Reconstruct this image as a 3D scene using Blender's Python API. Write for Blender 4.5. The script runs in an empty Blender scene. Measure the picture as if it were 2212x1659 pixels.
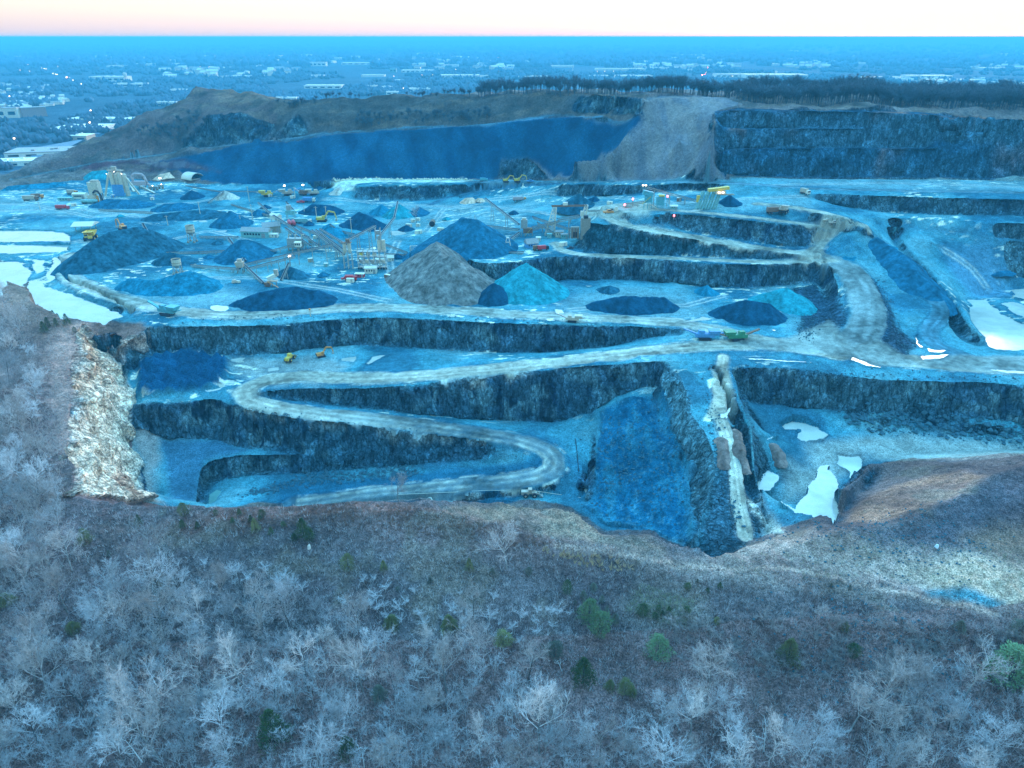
import bpy, bmesh, math, random
import numpy as np
from mathutils import Vector, Matrix
SC = bpy.context.scene
COL = SC.collection
rng = np.random.default_rng(7)
random.seed(7)
# ---------------------------------------------------------------- camera model (survey pixels of the 2212x1659 picture)
F, U0, V0 = 1536.0, 1106.0, 829.5
TH = math.atan((V0 - 80.0) / F)
CP, SP = math.cos(TH), math.sin(TH)
def ray(u, v):
    cx, cy = (u - U0) / F, (V0 - v) / F
    return np.array([cx, CP + cy * SP, -SP + cy * CP])
def at(u, v, z):
    d = ray(u, v); t = z / d[2]
    return np.array([d[0] * t, d[1] * t, z])
def proj(p):
    x, y, z = p
    dep = y * CP - z * SP
    return U0 + F * x / dep, V0 - F * (y * SP + z * CP) / dep
# ---------------------------------------------------------------- noise
_T = rng.random((256, 256)).astype(np.float32)
def _h(ix, iy, iz):
    k = np.asarray(iz).astype(np.int32)
    return _T[(iy.astype(np.int32) + 37 * k) & 255, (ix.astype(np.int32) + 101 * k) & 255]
def vnoise(x, y, z=None):
    x = np.asarray(x, np.float32); y = np.asarray(y, np.float32)
    xf = np.floor(x); yf = np.floor(y); fx = x - xf; fy = y - yf
    fx = fx * fx * (3 - 2 * fx); fy = fy * fy * (3 - 2 * fy)
    xi = xf.astype(np.int32); yi = yf.astype(np.int32)
    def layer(ox, oy):
        x0, x1, y0, y1 = (xi + ox) & 255, (xi + ox + 1) & 255, (yi + oy) & 255, (yi + oy + 1) & 255
        a = _T[y0, x0]; c = _T[y1, x0]
        a = a + (_T[y0, x1] - a) * fx; c = c + (_T[y1, x1] - c) * fx
        return a + (c - a) * fy
    if z is None: return layer(0, 0)
    z = np.asarray(z, np.float32); zf = np.floor(z); fz = z - zf; fz = fz * fz * (3 - 2 * fz); zi = zf.astype(np.int32)
    a = layer(101 * zi, 37 * zi); b = layer(101 * zi + 101, 37 * zi + 37)
    return a + (b - a) * fz
def fbm(x, y, z=None, o=4):
    s = 0; a = 1.0; t = 0; f = 1.0
    for k in range(o):
        s = s + a * vnoise(x * f + 17.3 * k, y * f + 9.1 * k, None if z is None else z * f + 5.7 * k)
        t += a; a *= .5; f *= 2.03
    return s / t - .5
def fm(mask, x, y, z=None, o=4):
    r = np.zeros(mask.shape, np.float32)
    r[mask] = fbm(x[mask], y[mask], None if z is None else z[mask], o); return r
def sstep(a, b, x):
    t = np.clip((x - a) / (b - a), 0, 1); return t * t * (3 - 2 * t)
# ---------------------------------------------------------------- survey lines of the quarry: every level of it
X0, X1, Y0, Y1, G = -860, 860, 10, 1160, 1.0
NX, NY = int((X1 - X0) / G) + 1, int((Y1 - Y0) / G) + 1
CZ = np.zeros((NY, NX), np.float32); CM = np.zeros((NY, NX), bool)
def put(pts):
    pts = np.asarray(pts, float)
    for a, b in zip(pts[:-1], pts[1:]):
        n = max(2, int(np.hypot(*(b - a)[:2]) / .5) + 1)
        t = np.linspace(0, 1, n)[:, None]; q = a + (b - a) * t
        i = np.round((q[:, 1] - Y0) / G).astype(int); j = np.round((q[:, 0] - X0) / G).astype(int)
        k = (i >= 0) & (i < NY) & (j >= 0) & (j < NX)
        CZ[i[k], j[k]] = q[k, 2]; CM[i[k], j[k]] = True
def L(*pts):
    q = np.array([at(*p) for p in pts]); put(q); return q
def P(*pts):
    put(pts)
def nrm(q):
    t = np.gradient(q[:, :2], axis=0); t /= np.linalg.norm(t, axis=1)[:, None] + 1e-9
    return np.stack([t[:, 1], -t[:, 0]], 1)
def resamp(q, step):
    q = np.asarray(q, float); s = np.r_[0, np.cumsum(np.hypot(*np.diff(q[:, :2], axis=0).T))]
    n = max(3, int(s[-1] / step) + 1); t = np.linspace(0, s[-1], n)
    return np.stack([np.interp(t, s, q[:, k]) for k in range(q.shape[1])], 1)
TOES = []
def C(pts, slope=68, sgn=0, show=None):
    q = np.array([np.r_[at(*p[:3]), p[3]] for p in pts]); q = resamp(q, 6.0)
    n = nrm(q)
    for _ in range(2): n[1:-1] = (n[:-2] + n[1:-1] + n[2:]) / 3
    n /= np.linalg.norm(n, axis=1)[:, None]
    s = sgn or np.sign(-(n * q[:, :2]).sum(1).mean()); n *= s
    toe = []
    for p, nn in zip(q, n):
        lo, hi = 0.0, 45.0
        for _ in range(24):
            m = (lo + hi) / 2; t = np.array([p[0] + nn[0] * m, p[1] + nn[1] * m, p[2] - m * math.tan(math.radians(slope))])
            if proj(t)[1] < p[3]: lo = m
            else: hi = m
        toe.append(t)
    toe = np.array(toe); put(q[:, :3]); put(toe); TOES.append((q[:, :3], toe))
    if show: print(show, 'toe z', [round(float(toe[int(k)][2]), 1) for k in np.linspace(0, len(toe) - 1, 7)])
    return q[:, :3], toe
ROADS = {}
def R(name, hw, *pts):
    q = resamp(np.array([at(*p) for p in pts]), 4.0)
    for _ in range(3): q[1:-1] = (q[:-2] + q[1:-1] * 2 + q[2:]) / 4
    n = nrm(q)
    for k in np.linspace(-hw, hw, 5):
        put(np.c_[q[:, :2] + n * k, q[:, 2]])
    ROADS[name] = (q, hw); return q
# foreground ridge
P((-400, 30, -178), (0, 30, -178), (400, 30, -172))
P((-400, 75, -176), (0, 78, -176), (400, 75, -168))
L((-400, 1650, -174), (300, 1650, -175), (900, 1650, -175), (1500, 1650, -173), (2600, 1650, -166))
L((-400, 1450, -166), (300, 1450, -168), (900, 1450, -168), (1500, 1450, -166), (2600, 1450, -158))
L((-300, 1260, -158), (300, 1250, -159), (900, 1290, -160), (1400, 1320, -158), (1800, 1350, -155), (2600, 1360, -149))
RIM = [(150, 1068, -150), (200, 1080, -151), (280, 1088, -151), (400, 1092, -150), (560, 1092, -149.5), (700, 1089, -149), (790, 1082, -148), (864, 1080, -147.5), (937, 1081, -148), (1014, 1080, -148.5), (1077, 1081, -149), (1117, 1094, -149.5), (1170, 1097, -150), (1220, 1100, -150), (1250, 1110, -150), (1270, 1130, -150.5), (1304, 1153, -151), (1364, 1156, -151), (1404, 1153, -151), (1447, 1170, -151), (1475, 1178, -151), (1511, 1183, -151), (1533, 1201, -151.5)]
q = L(*RIM)
L((120, 1120, -152), (400, 1130, -151.5), (700, 1115, -148.5), (860, 1098, -146.8), (1000, 1120, -148.5), (1150, 1150, -150), (1300, 1185, -151.5), (1480, 1205, -152), (1533, 1212, -152))
L((60, 1180, -154), (500, 1190, -155), (900, 1200, -154), (1300, 1235, -155), (1530, 1245, -153.5), (1700, 1240, -152.5), (1900, 1262, -152), (2100, 1310, -151.5), (2400, 1330, -148))
put(np.c_[q[2:, 0] + 2, q[2:, 1] + 13, np.full(len(q) - 2, -193.0)])
# spur between the two pits, its track, and how it meets the rim
R('spur', 3.0, (1562, 770, -153), (1558, 800, -154), (1552, 850, -155.5), (1556, 900, -157.5), (1572, 945, -160.5), (1584, 990, -163.5), (1590, 1050, -167), (1598, 1110, -170), (1610, 1160, -172))
L((1480, 800, -154.5), (1505, 850, -156), (1515, 900, -158)); L((1580, 800, -154), (1584, 860, -156), (1600, 930, -160), (1612, 1000, -164.5), (1630, 1060, -168), (1650, 1120, -171))
C([(1441, 785, -155, 835), (1467, 811, -155.2, 880), (1484, 860, -156.5, 935), (1491, 896, -158.5, 965), (1520, 932, -160.5, 985), (1546, 1000, -164.5, 1050), (1538, 1053, -167.5, 1095), (1513, 1118, -170.5, 1150), (1503, 1165, -172, 1190)], slope=62, sgn=0, show='SPL')
C([(1586, 798, -154.2, 868), (1594, 864, -157, 900), (1622, 929, -160.5, 965), (1629, 1020, -166, 1042), (1645, 1079, -169.5, 1092), (1664, 1125, -171.5, 1134)], slope=66, sgn=1, show='SPR')
L((1551, 1196, -172), (1585, 1188, -172), (1618, 1172, -172), (1661, 1150, -174))
L((1551, 1203, -152.5), (1585, 1195, -152), (1618, 1178, -152), (1661, 1163, -152), (1725, 1168, -152), (1758, 1138, -152))
# mound on the right with its cut bank
L((1758, 1135, -152), (1791, 1130, -153), (1828, 1062, -156), (1850, 1036, -157), (1880, 1003, -158), (1975, 996, -158), (2015, 1005, -157), (2108, 993, -156), (2175, 980, -155), (2212, 985, -154), (2400, 975, -150))
L((1700, 1185, -151.5), (1780, 1162, -149), (1850, 1141, -147), (1960, 1122, -144.5), (2040, 1090, -142.5), (2133, 1037, -141), (2212, 1004, -140), (2400, 960, -137))
L((1870, 1085, -153), (1950, 1050, -152), (2050, 1018, -150), (2150, 1000, -148.5))
L((1700, 1205, -152.5), (1900, 1220, -151.5), (2050, 1200, -149.5), (2212, 1150, -147), (2400, 1130, -143))
C([(1791, 1130, -153, 1143), (1828, 1062, -156, 1085), (1850, 1036, -157, 1060), (1880, 1003, -158, 1030)], slope=60, sgn=0)
L((1640, 1075, -181), (1700, 1105, -183), (1760, 1118, -183.5), (1790, 1095, -182.5), (1822, 1060, -181.5), (1865, 1005, -180.5), (1900, 985, -180), (2000, 975, -179.5), (2212, 970, -179), (2400, 970, -179))
L((1640, 1030, -180), (1690, 1040, -180), (1760, 1040, -181), (1800, 1000, -180.5), (1860, 985, -179.8))
L((1640, 940, -176.5), (1750, 935, -176.5), (1900, 930, -176.5), (2050, 935, -177), (2212, 945, -177.5), (2400, 950, -178))
# left ridge and its bare wall
L((-400, 560, -128), (-200, 580, -133), (0, 600, -138), (60, 622, -141), (100, 650, -145), (150, 672, -148), (215, 690, -150), (260, 692, -152), (300, 694, -152.5))
WC = np.array([at(150, 1068, -150), at(165, 1015, -150), at(142, 975, -150.5), at(150, 880, -150), at(157, 835, -149.5), at(150, 790, -149.5), at(170, 745, -149.5), at(175, 702, -149.5)])
put(WC)
WT = np.array([at(335, 1100, -199), at(313, 1033, -195), at(272, 953, -188), at(284, 903, -181), at(282, 865, -175), at(266, 817, -171), at(240, 775, -167), at(228, 752, -163)])
put(WT)
WM = WC[[0, 1, 2, 3, 4, 5, 6, 7]] * .55 + WT * .45; WM[:, 2] = WC[:, 2] * .62 + WT[:, 2] * .38; put(WM)
L((-100, 1060, -156), (60, 1050, -153)); L((-200, 900, -153), (50, 900, -151)); L((-200, 750, -147), (80, 740, -147.5))
L((200, 720, -152), (250, 720, -152), (300, 712, -151.5))
C([(232, 745, -153, 782), (262, 735, -152.5, 785), (300, 722, -151.5, 775), (322, 706, -151, 765)], slope=62)
# plant bench rim road and its cliff
R('rim_road', 6.5, (150, 548, -150.5), (136, 575, -150.5), (150, 600, -150.2), (215, 632, -150), (300, 657, -150), (400, 675, -150), (500, 682, -150), (600, 677, -150), (737, 664, -150), (850, 664, -150), (950, 668, -150), (1070, 677, -150), (1200, 683, -150), (1330, 689, -150.3), (1470, 697, -151), (1560, 714, -151.6), (1650, 736, -152.2))
C([(326, 703, -151, 765), (380, 706, -151, 758), (500, 706, -151, 760), (600, 702, -151, 762), (680, 694, -151, 750), (737, 689, -151, 744), (820, 687, -151, 748), (904, 689, -151, 752), (1000, 694, -151, 757), (1070, 699, -151, 762), (1204, 702, -151, 760), (1337, 705, -151, 746), (1404, 707, -151, 728), (1474, 712, -152, 722)], slope=70, show='R1')
# second bench and the road that winds down
R('ramp', 6.5, (1690, 745, -152.5), (1560, 745, -153), (1474, 750, -153.5), (1400, 757, -154.8), (1300, 770, -156.8), (1200, 782, -159.2), (1070, 797, -162), (950, 808, -164.5), (850, 815, -166.5), (750, 818, -168), (650, 812, -168.8), (580, 818, -169.3), (535, 834, -169.8), (520, 850, -170.3), (538, 868, -171.5), (590, 880, -173), (650, 889, -174.4), (737, 898, -176), (850, 911, -178), (950, 923, -180), (1050, 938, -182), (1130, 951, -183.7), (1185, 972, -185.3), (1208, 996, -186.5), (1195, 1020, -187.8), (1150, 1034, -189), (1050, 1044, -191.5), (950, 1053, -194), (850, 1063, -197), (750, 1075, -200), (640, 1092, -203))
L((340, 775, -166.5), (450, 768, -166.8), (600, 768, -167), (737, 770, -167), (900, 775, -166.5), (1000, 770, -165.5))
L((300, 800, -170), (300, 850, -171), (400, 862, -171), (480, 850, -170.5))
C([(560, 846, -169.8, 858), (640, 841, -169.6, 866), (737, 841, -169.2, 877), (837, 838, -167.6, 886), (904, 833, -166.2, 893), (1000, 816, -164, 901), (1070, 811, -162.6, 907), (1137, 806, -161.2, 910), (1204, 799, -159.8, 913), (1290, 790, -157.6, 880), (1350, 785, -156.4, 848), (1437, 781, -155, 822)], slope=70, show='R2')
C([(285, 872, -171.5, 905), (330, 868, -171.5, 935), (400, 868, -171.5, 948), (460, 862, -171.2, 948), (482, 866, -171.5, 950), (500, 876, -172, 962), (567, 893, -173.8, 972), (650, 905, -175.4, 972), (737, 916, -177, 970), (837, 927, -179, 970), (937, 940, -181, 971), (1020, 955, -183, 973)], slope=70, show='R3')
L((345, 1080, -198), (360, 1040, -196.5), (400, 990, -193.5), (450, 972, -191.5), (520, 977, -192), (600, 978, -192), (737, 976, -191), (837, 975, -190), (937, 975, -188.5), (1020, 977, -187.5))
C([(428, 1085, -199, 1095), (430, 1040, -197.5, 1062), (437, 1003, -195.5, 1048), (480, 992, -194, 1034), (520, 985, -193, 1028), (633, 984, -192.8, 1021), (737, 982, -192, 1014), (837, 981, -190.8, 1008), (937, 981, -189.5, 999), (1037, 983, -188.2, 994)], slope=68, show='R4')
L((445, 1095, -205), (450, 1060, -204.5), (520, 1050, -203.5), (640, 1042, -202), (740, 1035, -200.5), (840, 1028, -198), (940, 1016, -195), (1040, 1004, -191.5), (1130, 995, -188))
L((640, 1110, -205), (900, 1085, -199), (1050, 1080, -195), (1150, 1072, -193), (1240, 1065, -193.5), (1262, 1052, -196), (1255, 1085, -196))
L((1232, 950, -186), (1250, 985, -187), (1258, 1020, -189.5), (1248, 1045, -192))
# blue talus ramp in the corner of the deep pit
L((1296, 905, -181), (1292, 950, -183), (1288, 1000, -185), (1284, 1050, -189), (1282, 1085, -192))
L((1275, 905, -183.5), (1274, 950, -187), (1270, 1000, -189.5), (1268, 1040, -194), (1266, 1085, -195))
L((1310, 895, -178), (1340, 862, -172), (1380, 840, -168.5), (1425, 838, -168))
L((1440, 890, -171), (1455, 960, -175), (1480, 1010, -178), (1490, 1060, -180), (1475, 1120, -184), (1465, 1165, -187))
L((1330, 940, -178.5), (1400, 930, -174), (1400, 1000, -180), (1340, 1010, -184.5), (1320, 1080, -190), (1400, 1090, -186), (1320, 1120, -192), (1400, 1140, -190))
# right pit head wall and road along it
R('pit_road', 8.5, (1680, 742, -152.3), (1780, 757, -152.6), (1860, 768, -153), (1950, 780, -153.3), (2060, 788, -153.5), (2212, 793, -153.5), (2500, 800, -153.5))
C([(1586, 794, -154, 868), (1640, 793, -154, 872), (1708, 797, -154, 877), (1775, 803, -154, 882), (1843, 814, -154.3, 886), (1908, 822, -154.5, 888), (2041, 826, -154.5, 893), (2130, 828, -154.5, 902), (2212, 833, -154.5, 910), (2450, 845, -154.5, 925)], slope=70, show='RP')
L((1640, 888, -172.2), (1800, 892, -172), (1950, 902, -172.5), (2212, 930, -173.5), (2450, 945, -173.5))
# floor of the plant bench on its right part, and the big road up
L((1230, 640, -150.6), (1350, 640, -150.8), (1500, 655, -151), (1650, 700, -151.8), (1740, 700, -152), (1765, 680, -152), (1755, 640, -151.5), (1700, 632, -151.2), (1560, 630, -151))
R('haul_road', 10.0, (1752, 549, -133.5), (1800, 562, -135.5), (1838, 582, -137.5), (1864, 620, -141), (1876, 660, -145), (1873, 700, -149), (1860, 733, -151.8), (1838, 752, -152.6))
L((1795, 590, -139), (1822, 640, -144.5), (1826, 690, -149), (1805, 730, -152))
L((1770, 610, -151), (1782, 650, -151.8), (1778, 700, -152), (1745, 722, -152.2))
L((1878, 590, -139), (1905, 640, -144), (1920, 690, -148), (1915, 735, -151.5))
L((1890, 590, -139.5), (1930, 650, -147), (1960, 710, -151.5), (1985, 745, -153), (1960, 765, -153.5))
R('valley_road', 5, (1905, 525, -130), (1950, 560, -136), (1995, 610, -142), (2025, 650, -146.5), (2035, 680, -148.5), (2000, 715, -151), (2020, 745, -152.6), (2090, 772, -153.3))
C([(1935, 503, -129, 512), (1985, 560, -137, 575), (2030, 605, -143, 625), (2060, 645, -147.5, 672), (2082, 668, -149.5, 700), (2098, 700, -151.3, 730), (2135, 735, -153, 752)], slope=50, sgn=1)
L((2090, 650, -158), (2120, 720, -158), (2160, 752, -157.5), (2212, 756, -157.5), (2400, 756, -157.5)); L((2110, 640, -157.6), (2212, 620, -157), (2400, 620, -157))
L((2010, 520, -129), (2090, 560, -140), (2130, 600, -150), (2212, 600, -152)); L((2212, 540, -138), (2150, 520, -131), (2400, 540, -140))
# upper middle bench with the crusher, its cliffs
C([(1003, 553, -137.5, 590), (1020, 566, -137.5, 600), (1070, 570, -137.5, 606), (1130, 564, -137.5, 612), (1170, 556, -137, 611), (1230, 554, -136.6, 603), (1330, 558, -136.5, 603), (1400, 561, -136.5, 607), (1474, 565, -136.5, 609), (1541, 570, -136.5, 617), (1608, 572, -136.5, 622), (1700, 571, -137, 615), (1780, 573, -137.5, 605)], slope=72, show='M1')
R('bench_road', 4.0, (1200, 525, -136), (1208, 540, -136), (1240, 549, -136), (1330, 553, -136), (1474, 558, -136), (1600, 564, -136.2), (1700, 566, -136.6), (1800, 563, -135.8))
L((1000, 480, -139), (1080, 480, -137), (1200, 470, -136), (1240, 480, -136), (1245, 525, -136)); L((1005, 520, -137.5), (1100, 520, -136.5), (1190, 520, -136))
L((985, 470, -146), (975, 520, -148.5), (990, 570, -150)); L((990, 600, -150.3), (1060, 620, -150.3))
C([(1262, 478, -121.5, 538), (1290, 484, -121.5, 546), (1337, 490, -122.5, 549), (1404, 503, -124.2, 551), (1474, 515, -126.2, 553), (1541, 528, -128.6, 556), (1608, 537, -130.6, 559), (1680, 547, -132.6, 561)], slope=60, show='M2')
R('upper_road', 5.5, (1310, 462, -117.5), (1318, 474, -119.5), (1350, 486, -121.5), (1404, 496, -123), (1474, 508, -125.2), (1541, 520, -127.6), (1608, 530, -129.8), (1680, 540, -131.8), (1752, 549, -133.5))
R('loop_road', 5.0, (1752, 549, -133.5), (1772, 528, -131), (1785, 510, -127.5), (1805, 497, -123.5), (1840, 491, -121), (1872, 490, -119.5))
R('edge_road', 4.0, (1805, 494, -122.5), (1700, 479, -117.5), (1600, 467, -115), (1474, 455, -113.3), (1400, 452, -113.5), (1345, 456, -115))
R('yard_road', 5.0, (1872, 490, -119.5), (1835, 474, -116), (1790, 462, -113.5), (1720, 448, -112), (1640, 440, -111.5))
C([(1420, 463, -114.5, 480), (1474, 462, -114.3, 498), (1600, 474, -116, 519), (1700, 486, -118.5, 531), (1752, 494, -121.5, 533)], slope=58, show='LOOP')
L((1440, 484, -121.8), (1474, 503, -124.7), (1600, 523, -129)); 
L((1300, 445, -115.5), (1400, 432, -113), (1550, 440, -112), (1700, 435, -111), (1760, 432, -110.5))
L((1450, 425, -113.5), (1560, 420, -112.5), (1680, 412, -110))
# back shelf, its cliff, the far wall
C([(765, 401, -137, 430), (830, 400, -136.5, 434), (900, 398, -136, 434), (1000, 398, -134.5, 428), (1060, 398, -133, 416)], slope=50, show='S1')
C([(1213, 398, -126, 424), (1300, 398, -121, 425), (1370, 400, -117, 420), (1475, 398, -112.5, 412), (1560, 400, -110, 414)], slope=62, show='S2')
R('back_road', 4, (740, 392, -138), (830, 393, -136.8), (900, 392, -136), (1010, 392, -134), (1110, 393, -130), (1213, 393, -125.5), (1300, 393, -120.5), (1370, 394, -116.5), (1475, 393, -111.5), (1600, 396, -107.8), (1765, 408, -107.5), (2000, 413, -106), (2212, 416, -105.5), (2500, 420, -105))
R('low_road', 3, (930, 442, -149), (960, 428, -146), (1000, 418, -143), (1060, 409, -138.5), (1140, 402, -132.5), (1213, 397, -127))
L((940, 455, -149.5), (1020, 445, -148), (1100, 440, -144), (1200, 435, -137), (1280, 432, -128))
C([(1760, 419, -108.6, 430), (1800, 419, -108.3, 442), (1908, 423, -107.6, 458), (2000, 426, -107.2, 463), (2110, 429, -107, 465), (2212, 431, -106.8, 465), (2500, 437, -106.5, 472)], slope=64, show='S3')
L((1800, 446, -112.5), (1860, 468, -117.5), (1908, 480, -121)); L((1890, 462, -117.8), (2000, 467, -118), (2212, 472, -118.5), (2500, 480, -119))
C([(1888, 470, -119, 486), (1940, 471, -119, 490), (2000, 472, -119, 494), (2091, 477, -119.4, 505), (2212, 483, -120, 518), (2500, 495, -121, 530)], slope=40, show='S4')
# far wall on the right in three lifts
q1, t1 = C([(1562, 325, -86, 372), (1600, 322, -85, 376), (1725, 321, -84, 381), (1850, 321, -84, 381), (1980, 322, -84, 381), (2080, 324, -84.5, 383), (2212, 326, -85, 388), (2500, 330, -85, 395)], slope=72, show='W1')
q2, t2 = C([(1562, 281, -71.5, 322), (1600, 279, -71, 319), (1725, 279, -70.3, 319), (1850, 279, -70.3, 319), (1980, 281, -70.6, 319), (2080, 285, -72, 321), (2212, 288, -73, 323), (2500, 290, -73, 327)], slope=72, show='W2')
q3, t3 = C([(1562, 240, -58, 278), (1600, 238, -57, 276), (1690, 240, -57, 276), (1800, 241, -57.2, 276), (1880, 243, -57.5, 277), (1980, 247, -58.2, 279), (2080, 250, -59, 282), (2212, 256, -60.5, 286), (2500, 260, -61, 288)], slope=72, show='W3')
L((1600, 228, -55), (1700, 226, -54.5), (1800, 224, -54), (1900, 227, -54.5), (2000, 230, -55), (2212, 233, -56), (2500, 236, -56))
# talus chute left of that wall
L((1545, 242, -59), (1540, 290, -73), (1532, 330, -86), (1548, 368, -103), (1570, 386, -108))
L((1390, 218, -53.5), (1440, 211, -51.5), (1500, 209, -51), (1560, 214, -52)); L((1450, 385, -112), (1380, 386, -116), (1300, 385, -120.5), (1250, 384, -123.5))
L((1470, 300, -80), (1420, 360, -105)); L((1380, 250, -66), (1340, 310, -88), (1300, 345, -102), (1240, 348, -106)); L((1500, 240, -60), (1510, 330, -90), (1480, 370, -105))
# dark spoil face, the bench above it, the upper slope and the rim
L((480, 398, -148.5), (600, 397, -144), (700, 390, -139.5), (800, 388, -137.2), (900, 386, -136.3), (1010, 386, -134.4), (1100, 386, -131), (1200, 386, -126.5))
DC = L((330, 343, -131), (400, 330, -124.5), (480, 321, -118), (600, 307, -108.5), (737, 289, -98.5), (900, 281, -92), (1050, 268, -84), (1200, 256, -74.5), (1300, 251, -69.8), (1375, 250, -67.5))
put(np.c_[DC[:, 0] * 1.006, DC[:, 1] * 1.006 + 2, DC[:, 2] - .2])
L((610, 300, -105), (737, 283, -96), (900, 275, -90), (1050, 262, -82), (1200, 249, -73), (1300, 244, -68.5), (1380, 240, -65.5))
L((420, 194, -62.5), (460, 191, -60.5), (500, 191, -60), (540, 200, -62.5), (575, 213, -67), (620, 221, -69.5), (660, 214, -66.5), (737, 211, -64.5), (820, 210, -64), (900, 209, -63), (1040, 206, -60), (1200, 205, -55.5), (1300, 206, -52.5), (1390, 209, -51.5))
L((620, 290, -101), (640, 255, -84), (650, 232, -74)); L((440, 250, -84), (520, 240, -79), (590, 265, -90)); L((430, 300, -110), (500, 300, -108), (560, 300, -105))
L((420, 196, -63), (400, 217, -73), (360, 230, -80), (317, 244, -86), (267, 267, -98), (207, 293, -110), (160, 317, -120), (100, 337, -130), (43, 370, -140), (0, 400, -149), (-100, 430, -152))
L((300, 320, -119), (250, 345, -132), (150, 370, -142)); L((380, 260, -92), (340, 290, -107))
R('hill_road', 3.5, (30, 390, -147), (100, 372, -142), (180, 356, -136.5), (260, 345, -131.5), (330, 336, -127.5), (400, 325, -122), (480, 315, -115.5), (560, 306, -109), (605, 302, -106.5), (700, 287, -98.5))
# the plant bench itself
L((0, 420, -150), (150, 400, -150), (300, 392, -149.6), (400, 392, -149.3), (480, 402, -149.5), (600, 404, -149.5), (720, 412, -149)); L((-300, 440, -151), (0, 450, -150.5), (300, 440, -150), (600, 430, -150), (765, 440, -149.6), (900, 440, -149.5))
L((-200, 470, -151), (200, 470, -150.5), (500, 470, -150), (800, 470, -150), (930, 480, -150)); L((180, 520, -150.5), (500, 520, -150), (800, 530, -150), (960, 560, -150)); L((200, 600, -150), (500, 600, -150), (800, 600, -150), (960, 640, -150))
L((-300, 505, -153), (0, 505, -153), (150, 505, -153), (165, 520, -152.5), (160, 535, -152)); L((-300, 545, -155.5), (60, 548, -155), (120, 540, -154)); L((-300, 600, -157), (20, 612, -157), (100, 640, -157), (200, 680, -157), (262, 685, -156.5)); L((60, 565, -156), (110, 560, -155.5), (118, 590, -156), (160, 622, -156.5), (230, 655, -157), (290, 683, -155))
# far land round the quarry
P((-860, 1150, -195), (0, 1150, -195), (860, 1150, -195)); P((-860, 1155, -195), (860, 1155, -195))
P((-700, 1000, -188), (-560, 1020, -170), (-430, 1075, -120), (-330, 1110, -160)); P((-860, 940, -180), (-860, 1150, -195)); P((-700, 760, -155), (-640, 900, -165), (-580, 960, -165)); P((-860, 500, -155), (-860, 940, -180))
P((-300, 1080, -100), (-100, 1050, -90), (100, 1000, -75), (300, 960, -62), (860, 930, -62)); P((-100, 950, -62), (150, 860, -55), (350, 800, -54), (860, 780, -56)); P((-300, 1130, -180), (0, 1120, -172), (860, 1090, -160))
P((-860, 150, -160), (-860, 500, -155)); P((860, 150, -140), (860, 930, -62)); P((-400, 12, -176), (400, 12, -172))
# ---------------------------------------------------------------- solve the surface between the lines
def solve():
    levels = [(CZ, CM)]
    while min(levels[-1][0].shape) > 12:
        z, m = levels[-1]
        h, w = z.shape; h2, w2 = (h + 1) // 2, (w + 1) // 2
        zz = np.zeros((h2 * 2, w2 * 2), np.float32); mm = np.zeros((h2 * 2, w2 * 2), np.float32)
        zz[:h, :w] = z * m; mm[:h, :w] = m
        s = zz.reshape(h2, 2, w2, 2).sum((1, 3)); c = mm.reshape(h2, 2, w2, 2).sum((1, 3))
        levels.append((np.where(c > 0, s / np.maximum(c, 1), 0).astype(np.float32), c > 0))
    f = None
    for k, (z, m) in enumerate(reversed(levels)):
        if f is None: f = np.full(z.shape, -150, np.float32)
        else: f = np.repeat(np.repeat(f, 2, 0), 2, 1)[:z.shape[0], :z.shape[1]]
        f = np.where(m, z, f)
        for _ in range(50):
            p = np.pad(f, 1, mode='edge')
            f = np.where(m, z, (p[:-2, 1:-1] + p[2:, 1:-1] + p[1:-1, :-2] + p[1:-1, 2:]) * .25)
    return f
HZ = solve()
def hgt(x, y, H=None):
    H = HZ if H is None else H
    fx = np.clip((np.asarray(x, float) - X0) / G, 0, NX - 1.001); fy = np.clip((np.asarray(y, float) - Y0) / G, 0, NY - 1.001)
    j = fx.astype(int); i = fy.astype(int); a = fx - j; b = fy - i
    return (H[i, j] * (1 - a) + H[i, j + 1] * a) * (1 - b) + (H[i + 1, j] * (1 - a) + H[i + 1, j + 1] * a) * b
PLAIN = -195.0
def hit(u, v):
    d = ray(u, v)
    if d[2] >= -1e-4: return np.array([d[0] * 30000, 30000., PLAIN])
    t = np.arange(40, 1330, .4) / max(d[1], .2)
    x, y, z = d[0] * t, d[1] * t, d[2] * t
    ok = (np.abs(x) < 855) & (y > 12) & (y < 1150)
    h = np.where(ok, hgt(x, y), PLAIN)
    k = np.nonzero(z < h)[0]
    if len(k) == 0 or y[k[0]] > 1149:
        t = PLAIN / d[2]; return np.array([d[0] * t, d[1] * t, PLAIN])
    k = k[0]; return np.array([x[k], y[k], h[k]])
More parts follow.
